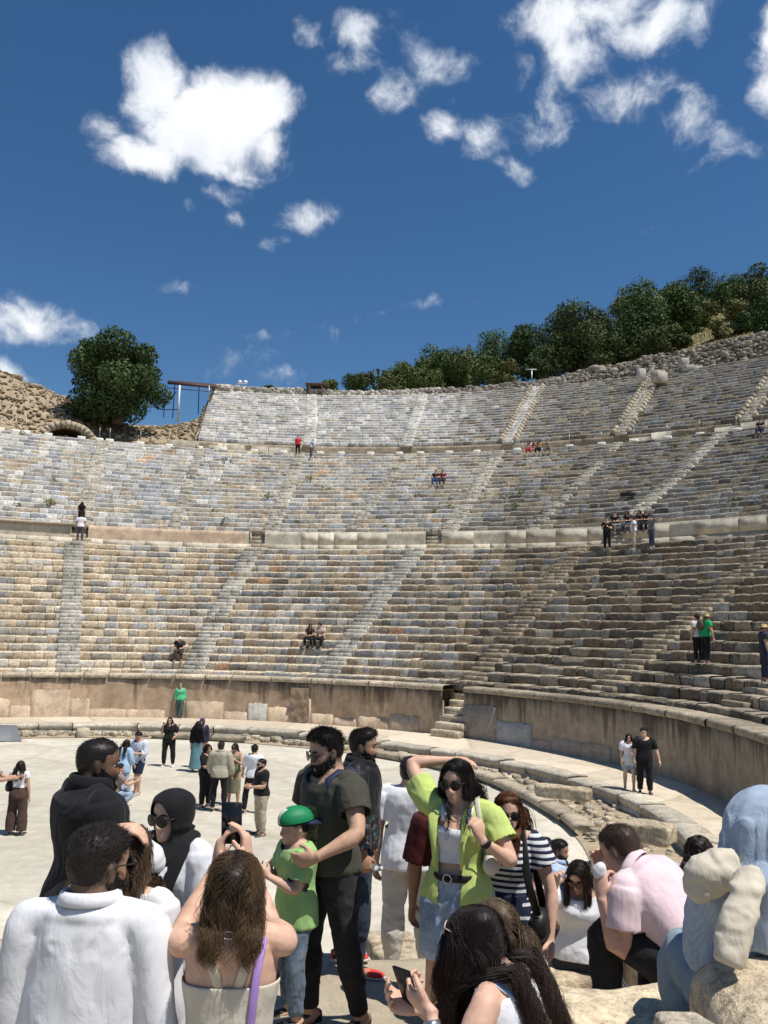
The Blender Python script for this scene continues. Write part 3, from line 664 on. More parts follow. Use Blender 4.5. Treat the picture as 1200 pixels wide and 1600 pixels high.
# blocks along the foot of that slope
for k, (px, w_, h_) in enumerate([(262, 1.5, 1.05), (285, 1.2, 1.05), (205, .9, .6), (236, 1.0, .5), (166, .9, .4), (350, 1.5, .95), (385, 1.4, .9), (318, .9, .8), (60, 1.1, .5)]):
    p_ = at(px, 700, 62); t = math.degrees(math.atan2(p_[0]-CX, p_[1]-CY)); th = t*.99; P0 = pt(th, float(R_d2(th))+1.9, Z_D2+h_/2)
    V, Q = box(0, 0, 0, w_, .7, h_, rz=-R_(th), bev=.06); V += .05*fbm(V*2.2+k*9, 4, 3)[:, None]
    o = MB().add(V, Q, c=np.array([.50, .44, .34])*(.8+.05*k)).build('stone_block', M_MARBLE); o.location = P0
    tag(o, ['square pale block right of the vault mouth, largest of the row', 'pale block next to the darker one below the canopy', 'low grey block between arch and big blocks', 'small weathered block left of the big pale pair',
            'small squat block just right of the arch', 'upright slab at the foot of the upper seat bank left end', 'worn slab beside the far left upper stair', 'narrow slab at the broken end wall', 'low block left of the arch on the upper passage'][k], 'stone block', 'dressed blocks along the upper passage')

for k, (px, py, Y, sx, sy, sz, rz, lb) in enumerate(((1093, 578, 76, 3.4, .8, .55, .28, 'long pale lintel lying at the top of the right seats'), (1068, 568, 76.5, .8, .8, .9, .1, 'squat pale block on the left end of the long lintel'), (1103, 560, 78, .45, .45, 2.0, .0, 'slender upright pale stone standing above the long lintel'), (1118, 566, 77, .9, .7, .8, .4, 'grey boulder shaped block on the right end of the lintel'), (1148, 556, 80, .9, .5, .5, .3, 'small white block right of the lintel on the rubble top'), (1170, 551, 82, 1.6, .6, .6, .3, 'pale squared block on the rubble top near the right edge'), (1030, 590, 74, 1.3, .9, 1.0, .5, 'rough broken block at the head of the balustraded stair'), (1002, 586, 74.5, .7, .6, 1.1, .2, 'stump of stone left of the head of the balustraded stair'))):
    V, Q = box(0, 0, 0, sx, sy, sz, bev=.06); V += .07*fbm(V*1.8+k*9, 4, 3)[:, None]
    o = MB().add(V, Q, c=np.array([.52, .48, .41])*(.78+.06*(k % 5))).build('stone_block', M_MARBLE); o.location = at(px, py, Y); o.rotation_euler = (0, 0, rz); tag(o, lb, 'stone block', 'dressed blocks on the rim of the right seats')

# ------------------------------------------------------------------ trees
def m_leaf(name, c1, c2):
    m, t, p = mat(name); col = t.new('ShaderNodeAttribute', attribute_name='Col').outputs['Color']
    sc = t.new('ShaderNodeSeparateColor'); t.l.new(col, sc.inputs[0])
    rnd = t.new('ShaderNodeObjectInfo').outputs['Random']; hs = t.new('ShaderNodeHueSaturation'); t.put(hs.inputs['Hue'], t.mapr(rnd, 0, 1, .475, .515)); t.put(hs.inputs['Value'], t.mapr(t.math('FRACT', t.math('MULTIPLY', rnd, 7.3)), 0, 1, .85, 1.5)); t.put(hs.inputs['Color'], t.mix(sc.outputs[0], (*c1, 1), (*c2, 1)))
    t.put(p.inputs['Base Color'], hs.outputs[0]); p.inputs['Roughness'].default_value = .65; p.inputs['Specular IOR Level'].default_value = .14
    return m
M_LEAF = [m_leaf('dark_evergreen_leaf', (.026, .044, .016), (.075, .112, .036)), m_leaf('mid_green_leaf', (.040, .064, .019), (.115, .155, .048)), m_leaf('olive_scrub_leaf', (.05, .06, .02), (.15, .16, .06)), m_leaf('dry_grass', (.14, .125, .05), (.28, .23, .10))]
M_BARK = m_plain('bark', (.10, .075, .05), .9, var=.3, scale=5, bump=.5)
M_LIMB = M_BARK
def crown_mesh(r, lobes, n, size, flat=.9, hue=0):
    """leaf sprays spread through the volume of overlapping lobes"""
    L = np.array(lobes); vol = L[:, 3]**2; idx = r.choice(len(L), n, p=vol/vol.sum())
    d = r.normal(size=(n, 3)); d /= np.linalg.norm(d, axis=1)[:, None]
    rad = L[idx, 3]*(.45+.6*r.random(n)**.6); P = L[idx, :3]+d*rad[:, None]*np.array([1, 1, flat])
    P += .18*L[idx, 3:4]*np.c_[fbm(P*1.3, 1, 2), fbm(P*1.3+7, 2, 2), fbm(P*1.3+13, 3, 2)]
    nrm = d+.55*r.normal(size=(n, 3)); nrm /= np.linalg.norm(nrm, axis=1)[:, None]
    a = np.cross(nrm, r.normal(size=(n, 3))); a /= np.linalg.norm(a, axis=1)[:, None]; b = np.cross(nrm, a)
    s = size*(.5+r.random(n))[:, None]
    V = np.stack([P-a*s, P-b*s*.5+nrm*s*.15, P+a*s, P+b*s*.5+nrm*s*.15], 1).reshape(-1, 3)
    lob = r.random(len(L)); c = np.clip(lob[idx]*.5+.5*r.random(n)*.9, 0, 1)
    return V, np.arange(n*4).reshape(-1, 4), np.repeat(c[:, None], 3, 1)
def make_tree(name, label, cat, base, w_, h_, r, kind=0, n=3000, leaf=.3, trunk=.25, group=None, lobes=14, shape='round', core=True):
    root = empty(name, base); tag(root, label, cat, group); L = []
    ch = h_*(1-trunk)
    for k in range(lobes):
        f = r.random(); z = h_*trunk+ch*(.12+.76*f)
        wid = {'round': math.sin(math.pi*(.15+.75*f))**.7, 'cone': (1.08-f)**.8, 'wide': math.sin(math.pi*(.28+.6*f))**.5}[shape]
        a = r.uniform(0, 6.28); q = math.sqrt(r.random())*w_/2*wid*.72; s = min(w_, ch)*r.uniform(.16, .27)
        L.append((q*math.cos(a), q*math.sin(a), z, s))
    L.append((0, 0, h_*trunk+ch*.5, min(w_, ch)*.34))
    V, Q, c = crown_mesh(r, L, n, leaf); mb = MB().add(V, Q, c=c)
    mb.build('crown', M_LEAF[kind], root)
    tr = MB(); hh = h_*trunk+ch*.35; lean = r.normal(size=2)*.06*h_
    P = [(lean[0]*f**2, lean[1]*f**2, -.4+(hh+.4)*f) for f in np.linspace(0, 1, 7)]; rb = max(.05, w_*.035)
    tr.add(*tube(P, np.linspace(rb*1.5, rb*.7, 7), 8))
    for k in range(5):
        l = L[k]; p0 = np.array(P[3+k % 3]); p1 = np.array(l[:3]); mid = (p0+p1)/2+np.array([0, 0, .1*h_*r.random()])
        tr.add(*tube([p0, mid, p1], [rb*.6, rb*.4, rb*.15], 6))
    tr.build('trunk', M_BARK, root, smooth=True)
    return root
r = np.random.default_rng(77)
bp = at(184, 648, 74)
make_tree('broad_tree', 'big lone dark green tree on the rubble slope beside the metal canopy', 'tree', bp+np.array([0, 0, -.5]), 10.0, 7.6, r, 0, 36000, .165, .02, lobes=30, shape='wide')
TREES = [  # px centre, px base, px width, px height, depth, kind, shape, label
 (561, 618, 50, 38, 92, 0, 'round', 'small round tree alone at the rim left of the long bush mass'),
 (640, 622, 86, 56, 93, 1, 'wide', 'broad low leafy bush at the left end of the hill growth'),
 (607, 618, 40, 34, 91, 2, 'round', 'small olive green shrub between the lone tree and the broad bush'),
 (700, 612, 90, 72, 95, 0, 'wide', 'dark spreading tree behind the white seats, second of the hill growth'),
 (742, 604, 72, 52, 93, 1, 'wide', 'mid green bush in front of the spreading tree on the hill'),
 (772, 592, 62, 70, 97, 1, 'round', 'bushy tree at the middle of the hill growth beside the dry grass'),
 (822, 575, 66, 66, 97, 0, 'round', 'dark rounded tree right above the lamp post'),
 (866, 588, 60, 58, 92, 1, 'round', 'lower leafy tree just right of the lamp post'),
 (896, 580, 92, 100, 93, 0, 'round', 'tall dark tree with an uneven top left of the cone shaped one'),
 (935, 566, 58, 82, 95, 0, 'round', 'dark tree squeezed between the uneven one and the cone shaped one'),
 (1004, 556, 92, 116, 93, 0, 'cone', 'tallest dark cone shaped tree on the hill'),
 (1062, 530, 64, 84, 98, 1, 'round', 'mid green tree right of the cone shaped tree'),
 (1102, 488, 76, 66, 104, 0, 'round', 'dark dome shaped tree standing on the skyline above dry grass'),
 (1176, 490, 66, 76, 102, 0, 'round', 'dark tree on the skyline at the right edge'),
 (1195, 530, 50, 60, 92, 0, 'round', 'dark bush low on the slope at the right edge'),
 (1048, 546, 44, 34, 91, 2, 'round', 'olive grey scrub bush at the foot of the mid green tree'),
 (1096, 512, 60, 38, 98, 2, 'wide', 'pale olive scrub on the dry slope below the dome shaped tree'),
 (1150, 506, 46, 34, 96, 2, 'round', 'olive scrub bush on the dry slope, right one of two'),
 (668, 612, 60, 34, 90, 1, 'wide', 'low bush at the foot of the hill growth, third from the left'),
 (790, 598, 56, 30, 89, 2, 'wide', 'low olive bush beside the foot of the lamp post'),
 (846, 594, 64, 40, 89, 0, 'wide', 'dark low bush behind the rubble wall right of the lamp post'),
 (905, 582, 60, 44, 89, 0, 'wide', 'dark low bush in front of the uneven topped tree'),
 (958, 572, 60, 50, 90, 0, 'wide', 'dark bush left of the foot of the cone shaped tree'),
 (1030, 560, 50, 44, 91, 0, 'wide', 'dark bush right of the foot of the cone shaped tree'),
 (985, 520, 56, 66, 97, 1, 'round', 'leafy tree close behind the cone shaped tree'),
 (1138, 476, 54, 44, 104, 1, 'round', 'mid green bush on the skyline between the two dark crowns'),
 (1040, 500, 50, 50, 102, 1, 'round', 'rounded green tree on the skyline right behind the cone shaped tree'),
 (1078, 524, 44, 30, 96, 1, 'wide', 'green bush on the dry slope under the pale olive scrub'),
 (1128, 528, 50, 26, 94, 2, 'wide', 'olive bush low on the dry slope, in its middle'),
 (1166, 520, 40, 30, 95, 0, 'round', 'dark small bush on the dry slope near the right edge'),
 (1112, 494, 46, 28, 101, 1, 'wide', 'green bush under the dome shaped tree'),
 (1060, 546, 40, 24, 92, 0, 'wide', 'dark low bush at the lower left of the dry slope'),
 (1180, 560, 46, 24, 90, 2, 'wide', 'low dry bush at the top of the rubble wall at the right edge'),
 (418, 616, 24, 12, 92, 0, 'wide', 'tiny dark shrub on the rim left of the wooden hut'),
 (516, 620, 36, 24, 92, 1, 'wide', 'small bush behind the wooden hut')]
for px, py, pw_, ph_, Y, kind, shp, lab in TREES:
    r = np.random.default_rng(px); d = ray(px, py)
    for q_ in np.arange(60, 130, .25):                     # where the line of sight meets the hill, if it does
        P = CAMP+d*q_; R0 = math.hypot(P[0]-CX, P[1]-CY); t = math.degrees(math.atan2(P[0]-CX, P[1]-CY))
        if R0 > 71.5 and P[2] <= z_right(np.array([t]), np.array([R0]))[0]: Y = float(P[1]); break
    s = Y/FPX; b0 = at(px, py, Y)
    make_tree('tree' if ph_ > 40 else 'shrub', lab, 'tree' if ph_ > 40 else 'shrub', b0+np.array([0, 0, -.5]), pw_*s*1.25, ph_*s*1.12+.5, r, kind, int(1200+pw_*ph_*1.25), .135+.015*(ph_ > 70), .03, 'trees and scrub on the hill', lobes=int(10+pw_*ph_/420), shape=shp)
# second wood behind them, one mass
r = np.random.default_rng(12); Ls = []
for px, py, s_, Y in [(590, 602, 2.2, 104), (660, 592, 2.8, 106), (720, 575, 3, 108), (790, 552, 3, 110), (850, 540, 3, 110), (905, 530, 3.4, 112), (960, 520, 3.4, 112), (1035, 495, 3.2, 114), (1085, 478, 2.8, 116), (1140, 470, 2.6, 116), (930, 552, 2.6, 104), (860, 566, 2.4, 102), (780, 580, 2.2, 102), (1070, 505, 2.4, 108)]:
    p_ = at(px, py, Y); Ls += [(p_[0]+r.normal(), p_[1], p_[2]+r.normal()*.5, s_*.8), (p_[0]+r.normal()*2, p_[1]+1, p_[2]-1, s_)]
V, Q, c = crown_mesh(r, Ls, 9000, .26); tag(MB().add(V, Q, c=c).build('woodland', M_LEAF[0]), kind='stuff')
# dry grass tufts on the open slope: uncountable
r = np.random.default_rng(13); n = 14000; tt = r.uniform(3, 60, n); RR = 71+r.gamma(2, 6, n); P = pt(tt, RR, z_right(tt, RR)); a = r.uniform(0, 6.28, n); hgt = r.uniform(.08, .34, n)
dx = np.c_[np.cos(a), np.sin(a), 0*a]*.06; up = np.c_[r.normal(size=n)*.12, r.normal(size=n)*.12, hgt]
V = np.stack([P-dx, P+dx, P+dx*.3+up, P-dx*.3+up], 1).reshape(-1, 3)
tag(MB().add(V, np.arange(4*n).reshape(-1, 4), c=np.repeat(r.random((n, 1)), 3, 1)).build('dry_grass', M_LEAF[3]), kind='stuff')
r = np.random.default_rng(14); mb = MB()      # weeds in the joints of the upper passage and seats
for k in range(120):
    t = r.uniform(-25, 50); which = r.integers(3); R0, z = [(R_d2(t)+r.uniform(.2, 2.2), Z_D2+.1), (R_d1(t)+.2+r.uniform(1, 17), 0), (R_d2(t)+2.4, Z_D2+.2)][which]
    if which == 1: f = (R0-Rm0(t))/(Rm1(t)-Rm0(t)); z = Z_D1W+(Z_D2-Z_D1W)*np.ceil(f*22)/22+.02
    V, Q, c = crown_mesh(r, [(0, 0, .1, .16+.15*r.random())], 26, .09); mb.add(V+pt(t, R0, z), Q, c=c)
tag(mb.build('weeds', M_LEAF[2]), kind='stuff')

# ------------------------------------------------------------------ small things on the upper levels
M_WHITE = m_plain('white_painted_concrete', (.74, .70, .62), .8)
M_STEEL = m_plain('galvanised_steel', (.42, .43, .44), .45, .6); M_RUST = m_plain('rusty_red_sheet', (.075, .032, .026), .7, var=.3); M_DKST = m_plain('dark_steel', (.05, .05, .06), .5)
M_WOOD = m_plain('old_boards', (.09, .065, .045), .85, var=.3); M_BULB = m_plain('lamp_housing', (.75, .76, .78), .35)
POSTS = [0, 24, 75, 127, 155, 171, 219, 264, 311, 349, 397, 443, 533, 579, 624, 657, 702, 745, 808, 890, 940, 991, 1043, 1094, 1151, 40, 500]
def bollard():
    root = empty('bollard'); MBb = MB(); MBb.add(*box(0, 0, .17, .62, .34, .34, bev=.05)); MBb.build('base', M_WHITE, root)
    m2 = MB(); m2.add(*tube([(0, 0, .3), (0, 0, 1.25)], .018, 6)); m2.build('post', M_STEEL, root)
    return root
b0 = bollard()
def copy_tree(o, parent=None):
    c = o.copy(); COL.objects.link(c)
    if parent: c.parent = parent
    for ch in list(o.children): copy_tree(ch, c)
    return c
_near = {0: 'at the left edge of the picture', 24: 'left of the ruined arch, near the picture edge', 75: 'in front of the left jamb of the ruined arch', 127: 'in the mouth of the ruined arch', 155: 'at the right jamb of the ruined arch', 171: 'just right of the ruined arch', 219: 'below the big lone tree',
 264: 'below the square pale blocks', 311: 'at the broken end of the upper seats', 349: 'in front of the leftmost upright slab', 397: 'below the left part of the white seats', 443: 'left of the person in red', 533: 'second right of the person in light blue', 579: 'midway between the two white upper stairs', 624: 'at the foot of the right white stair', 657: 'just right of the right white stair',
 702: 'above the pair seated on the middle bank', 745: 'left of the four people seated in a row', 808: 'beside the four people seated in a row', 890: 'right of the four people seated in a row', 940: 'left of the balustraded upper stair', 991: 'at the foot of the balustraded upper stair', 1043: 'right of the pale square slab', 1094: 'midway between the two balustraded stairs', 1151: 'beside the person seated at the right edge', 40: 'between the picture edge and the arch', 500: 'right of the person in light blue'}
for k, px in enumerate(POSTS):
    o = b0 if k == 0 else copy_tree(b0)
    lo, hi = -40., 60.
    for _ in range(40):
        m_ = (lo+hi)/2; P_ = pt(m_, float(R_d2(m_))+.28, Z_D2); dd = P_-CAMP; x_ = 600+FPX*(dd@_r)/(dd@_f)
        if x_ < px: lo = m_
        else: hi = m_
    o.location = pt(lo, float(R_d2(lo))+.28, Z_D2+.02); o.rotation_euler = (0, 0, -R_(lo))
    tag(o, 'white bollard base with thin post '+_near[px], 'bollard', 'bollards along the upper passage')
# canopy with a red sheet roof over the left corner
cn = tag(empty('canopy', at(300, 640, 84)), 'steel frame canopy with dark red sheet roof beside the big lone tree', 'canopy')
def W2(px, py, Y): return at(px, py, Y)-np.array(cn.location)
mb = MB()
A_, B_, C_, D_ = W2(262, 596, 82), W2(338, 603, 82), W2(338, 600, 88), W2(262, 594, 88)
for q in range(2):
    V = np.array([A_, B_, C_, D_, A_-(0, 0, .28), B_-(0, 0, .28), C_-(0, 0, .28), D_-(0, 0, .28)])
mb.add(V, [(0, 1, 2, 3), (7, 6, 5, 4), (0, 4, 5, 1), (1, 5, 6, 2), (2, 6, 7, 3), (3, 7, 4, 0)]); mb.build('roof', M_RUST, cn)
for px, py, Y, rr, mt in ((278, 652, 81.9, .09, M_WHITE), (326, 618, 82, .05, M_STEEL), (270, 646, 88, .05, M_DKST), (310, 640, 88, .05, M_DKST), (256, 645, 86, .05, M_DKST)):
    p0 = W2(px, py, Y); top = W2(px+(3 if px < 300 else 1), 602, Y); mb = MB(); mb.add(*tube([p0-(0, 0, .5), top], rr, 8)); mb.build('post', mt, cn)
for (a, b) in ((W2(262, 606, 82), W2(330, 612, 82)), (W2(256, 632, 87), W2(276, 612, 87)), (W2(250, 640, 87), W2(280, 640, 87))): mb = MB(); mb.add(*tube([a, b], .045, 6)); mb.build('brace', M_DKST, cn)
None
rl = tag(empty('handrail', at(400, 612, 88)), 'thin dark railing along the top left rim right of the canopy', 'railing')
mb = MB(); P_ = [at(x, 604+(x-340)*.066, 88.5)-np.array(rl.location) for x in range(338, 481, 18)]
mb.add(*tube(P_, .04, 6)); mb.add(*tube(np.array(P_)-(0, 0, .5), .03, 6)); mb.build('rail', M_DKST, rl)
for p in P_: mb = MB(); mb.add(*tube([p-np.array([0, 0, 1.1]), p+np.array([0, 0, .03])], .035, 6)); mb.build('post', M_DKST, rl)
fl = tag(empty('floodlight', at(379, 608, 88)), 'white floodlight on a short stand on the top left rim', 'floodlight')
mb = MB(); mb.add(*tube([(0, 0, -.6), (0, 0, .55)], .05, 6)); mb.add(*box(0, 0, -.2, .5, .4, .3, bev=.05)); mb.build('stand', M_WHITE, fl)
for sx in (-1, 1): mb = MB(); mb.add(*ball((sx*.3, -.1, .75), (.24, .2, .22), 12, 8)); mb.add(*tube([(0, 0, .55), (sx*.3, 0, .75)], .04, 6)); mb.build('lamp_head', M_BULB, fl)
lp = tag(empty('lamp_post', at(831, 596, 86)), 'T shaped steel lamp post on the rubble wall below the hill trees', 'lamp post')
mb = MB(); mb.add(*tube([(0, 0, -.6), (0, 0, 1.25)], .07, 8)); mb.build('pole', M_STEEL, lp); mb = MB(); mb.add(*box(-.05, 0, 1.3, 1.2, .16, .1, bev=.03)); mb.build('arm', M_STEEL, lp)
hu = tag(empty('hut', at(496, 622, 88)), 'small dark wooden hut with flat roof on the top rim', 'hut'); s = 88/FPX
mb = MB(); mb.add(*box(0, 0, 1.35, 38*s, 2.0, .14, bev=.03)); mb.build('roof', M_WOOD, hu)
mb = MB(); mb.add(*box(0, .8, .55, 34*s, .1, 1.4, bev=.02)); mb.add(*box(-16*s, 0, .4, .1, 1.5, 1.0, bev=.02)); mb.build('wall', M_WOOD, hu)
for sx in (-12*s, 8*s): mb = MB(); mb.add(*tube([(sx, -.9, -.5), (sx, -.9, 1.3)], .06, 6)); mb.build('post', M_BARK, hu)
# ramp of steel sheet over the orchestra rim, far left
mb = MB(); P0 = atz(-10, 1152, .03); V = np.array([atz(-40, 1158, .05), atz(34, 1157, .05), atz(26, 1133, Z_WALK+.12), atz(-40, 1132, Z_WALK+.12)]); V = np.concatenate([V, V-(0, 0, .05)])
tag(mb.add(V, [(0, 1, 2, 3), (7, 6, 5, 4), (0, 4, 5, 1), (1, 5, 6, 2), (2, 6, 7, 3), (3, 7, 4, 0)]).build('access_ramp', m_plain('grey_ramp_sheet', (.17, .18, .19), .6)), 'grey sheet metal ramp over the stone rim at the far left', 'ramp')

# ------------------------------------------------------------------ near terrace, steps and boulders
_ty = np.array([-12, 0, .9, 1.3, 1.9, 2.1, 4.75, 4.9, 6.45, 6.55, 7.4, 7.6, 30]); _tz = np.array([3.0, 3.0, 3.0, 2.7, 2.7, 2.31, 2.31, 2.32, 2.31, 1.95, 1.93, .0, 0])
def terr(x, y):
    z = np.interp(y+.22*np.sin(x*1.3)*sstep(4, 6, y)*0+.12*np.sin(x*3.1+1), _ty, _tz)
    st = np.interp(y+.05*x, [-12, 2.2, 3.4, 3.6, 4.9, 5.1, 6.2, 6.4, 7.1, 7.3, 8.0, 8.2, 11.6, 11.8, 30], [3.0, 3.0, 2.75, 2.5, 2.4, 1.95, 1.40, 1.36, 1.33, .97, .93, .62, .58, .0, 0])
    f = sstep(.85, 1.2, x/np.maximum(y, 1.)*6.3)     # stepped way down on the right
    return z*(1-f)+st*f
xs = np.linspace(-9, 9, 150); ys = np.linspace(-5, 13.2, 220); X, Y = np.meshgrid(xs, ys, indexing='ij'); Z = terr(X.ravel(), Y.ravel())
V = np.c_[X.ravel(), Y.ravel(), Z]; V[:, 2] += .035*fbm(V*np.array([1.5, 1.5, .2]), 5, 4)-.01; V[:, 2] = np.where(Z < .03, -.04, V[:, 2])
tag(MB().add(V, grid_faces(150, 220)).build('stone_terrace', M_TERR, smooth=False), kind='structure')
M_BOULDER = m_stone('boulder', .9, 1.6, .45)
def slab(name, label, cat, c, size, rz, col, seed, tilt=(0, 0), rough=.09, group=None):
    n = 22; u = np.linspace(-1, 1, n); V = []; Q = []; r = np.random.default_rng(seed); mb = MB()
    for ax_ in range(3):
        for sg in (-1, 1):
            a, b = np.meshgrid(u, u, indexing='ij'); P = np.zeros((n*n, 3)); P[:, ax_] = sg; P[:, (ax_+1) % 3] = a.ravel(); P[:, (ax_+2) % 3] = b.ravel()
            m4 = (abs(P)**7).sum(1)**(1/7.); P = P/m4[:, None]
            P = P*np.array(size)/2; P += np.c_[fbm(P*2.2+seed, 1, 4), fbm(P*2.2+seed+31, 2, 4), fbm(P*2.2+seed+57, 3, 4)]*rough
            q = grid_faces(n, n); mb.add(P, q if sg > 0 else q[:, ::-1], c=col)
    o = mb.build(name, M_BOULDER, smooth=True); o.location = c; o.rotation_euler = (tilt[0], tilt[1], rz); tag(o, label, cat, group); return o
# ------------------------------------------------------------------ people: materials
_mc = {}
def m_skin(c):
    k = ('skin', c)
    if k in _mc: return _mc[k]
    m, t, p = mat('skin'); g = t.new('ShaderNodeTexCoord').outputs['Object']; col = t.new('ShaderNodeAttribute', attribute_name='Col').outputs['Color']
    n = t.noise(g, 22, 4, .6); n2 = t.noise(g, 160, 2, .5)
    cc = t.mix(1, col, t.ramp(n, [(.28, (.84, .76, .72)), (.5, (1., .97, .96)), (.72, (1.12, 1.08, 1.05))]), 'MULTIPLY')
    t.put(p.inputs['Base Color'], cc); p.inputs['Roughness'].default_value = .6; p.inputs['Specular IOR Level'].default_value = .4
    p.inputs['Subsurface Weight'].default_value = .06; p.inputs['Subsurface Radius'].default_value = (.012, .005, .003); p.inputs['Subsurface Scale'].default_value = .6
    b = t.new('ShaderNodeBump'); b.inputs['Strength'].default_value = .12; b.inputs['Distance'].default_value = .002; t.put(b.inputs['Height'], n2); t.l.new(b.outputs[0], p.inputs['Normal'])
    _mc[k] = m; return m
def m_cloth(c, kind='plain', c2=None):
    """woven cloth; kinds: plain, denim, stripe (sailor), pin (fine upright stripe), floral, leather, knit"""
    k = (kind, c, c2)
    if k in _mc: return _mc[k]
    m, t, p = mat(kind+'_cloth'); g = t.new('ShaderNodeTexCoord').outputs['Object']
    n = t.noise(g, 7, 5, .6); fine = t.noise(g, 260, 2, .6); fold = t.noise(t.vmath('MULTIPLY', g, (1, 1, .45)), 13, 4, .55, .6)
    col = (*c, 1); rough = .88; h = t.math('ADD', t.math('MULTIPLY', fold, 1.), t.math('MULTIPLY', fine, .06)); bs = .35
    sp = t.new('ShaderNodeSeparateXYZ'); t.l.new(g, sp.inputs[0])
    if kind == 'denim':
        n4 = t.noise(g, 3.4, 5, .7, .4); sc = t.noise(t.vmath('MULTIPLY', g, (1, 1, .12)), 190, 2, .6)
        f = t.ramp(t.math('ADD', t.math('MULTIPLY', n4, .8), t.math('MULTIPLY', sc, .25)), [(.40, 0.), (.66, 1.)])
        col = t.mix(f, (*c, 1), (*(c2 or tuple(min(1, x*2.2+.05) for x in c)), 1))
    if kind == 'stripe':
        s_ = t.math('FRACT', t.math('ADD', t.math('MULTIPLY', sp.outputs[2], 30.), t.math('MULTIPLY', n, .3)))
        col = t.mix(t.mapr(s_, .48, .52, 0, 1), (*c, 1), (*c2, 1))
    if kind == 'pin':
        a = t.math('SINE', t.math('MULTIPLY', t.math('ADD', sp.outputs[0], t.math('MULTIPLY', sp.outputs[1], .6)), 730.))
        col = t.mix(t.mapr(a, -.6, .6, .34, .66), (*c, 1), (*c2, 1)); bs = .5
    if kind == 'floral':
        v = t.new('ShaderNodeTexVoronoi'); v.inputs['Scale'].default_value = 48; t.l.new(t.vmath('ADD', g, t.vmath('SCALE', t.noise(g, 22, 2, out='Color'), .06)), v.inputs['Vector'])
        hs = t.new('ShaderNodeHueSaturation'); hs.inputs['Saturation'].default_value = 1.3; hs.inputs['Value'].default_value = .28; t.l.new(v.outputs['Color'], hs.inputs['Color'])
        blot = t.mapr(t.noise(g, 34, 4, .7), .55, .58, 0, 1)
        low = t.mapr(sp.outputs[2], .98, 1.12, 1, 0)
        col = t.mix(t.math('MULTIPLY', blot, low), (*c, 1), hs.outputs[0]); rough = .5
    if kind == 'leather': rough = .42
    if kind == 'print':       # faded gold print on the chest
        x = t.math('ABSOLUTE', t.math('SUBTRACT', sp.outputs[0], .02)); blot = t.mapr(t.noise(g, 60, 3, .7), .47, .53, 0, 1)
        msk = t.math('MULTIPLY', t.mapr(x, .055, .06, 1, 0), t.math('MULTIPLY', t.mapr(sp.outputs[2], .98, .99, 0, 1), t.mapr(sp.outputs[2], 1.27, 1.28, 1, 0)))
        front = t.mapr(sp.outputs[1], -.06, -.07, 0, 1)
        col = t.mix(t.math('MULTIPLY', t.math('MULTIPLY', msk, blot), t.math('MULTIPLY', front, .8)), (*c, 1), (*c2, 1))
    cc = t.mix(1, col, t.ramp(n, [(.3, .88), (.7, 1.08)]), 'MULTIPLY')
    t.put(p.inputs['Base Color'], cc); p.inputs['Roughness'].default_value = rough; p.inputs['Specular IOR Level'].default_value = .22
    p.inputs['Sheen Weight'].default_value = .05
    b = t.new('ShaderNodeBump'); b.inputs['Strength'].default_value = bs; b.inputs['Distance'].default_value = .025; t.put(b.inputs['Height'], h); t.l.new(b.outputs[0], p.inputs['Normal'])
    _mc[k] = m; return m
def m_hair():
    if 'hair' in _mc: return _mc['hair']
    m, t, p = mat('hair'); col = t.new('ShaderNodeAttribute', attribute_name='Col').outputs['Color']
    t.put(p.inputs['Base Color'], col); p.inputs['Roughness'].default_value = .5; p.inputs['Specular IOR Level'].default_value = .28
    _mc['hair'] = m; return m
def m_attr(rough=.6, spec=.3, key='attr'):
    if key in _mc: return _mc[key]
    m, t, p = mat(key); col = t.new('ShaderNodeAttribute', attribute_name='Col').outputs['Color']; g = t.new('ShaderNodeTexCoord').outputs['Object']
    n = t.noise(g, 30, 4, .6); t.put(p.inputs['Base Color'], t.mix(1, col, t.ramp(n, [(.3, .86), (.7, 1.1)]), 'MULTIPLY'))
    p.inputs['Roughness'].default_value = rough; p.inputs['Specular IOR Level'].default_value = spec; _mc[key] = m; return m
M_LENS = m_plain('dark_lens', (.010, .010, .012), .16, var=.05, spec=.35)
M_FRAME = m_plain('black_frame', (.02, .018, .016), .3, var=.05)
M_METAL = m_plain('polished_metal', (.55, .54, .52), .25, .9)

# ------------------------------------------------------------------ people: shapes
def rx(a): a = R_(a); c, s = math.cos(a), math.sin(a); return np.array([[1, 0, 0], [0, c, -s], [0, s, c]])
def ry(a): a = R_(a); c, s = math.cos(a), math.sin(a); return np.array([[c, 0, s], [0, 1, 0], [-s, 0, c]])
def rz_(a): a = R_(a); c, s = math.cos(a), math.sin(a); return np.array([[c, -s, 0], [s, c, 0], [0, 0, 1]])
def nrm(v): v = np.asarray(v, float); return v/(np.linalg.norm(v)+1e-12)

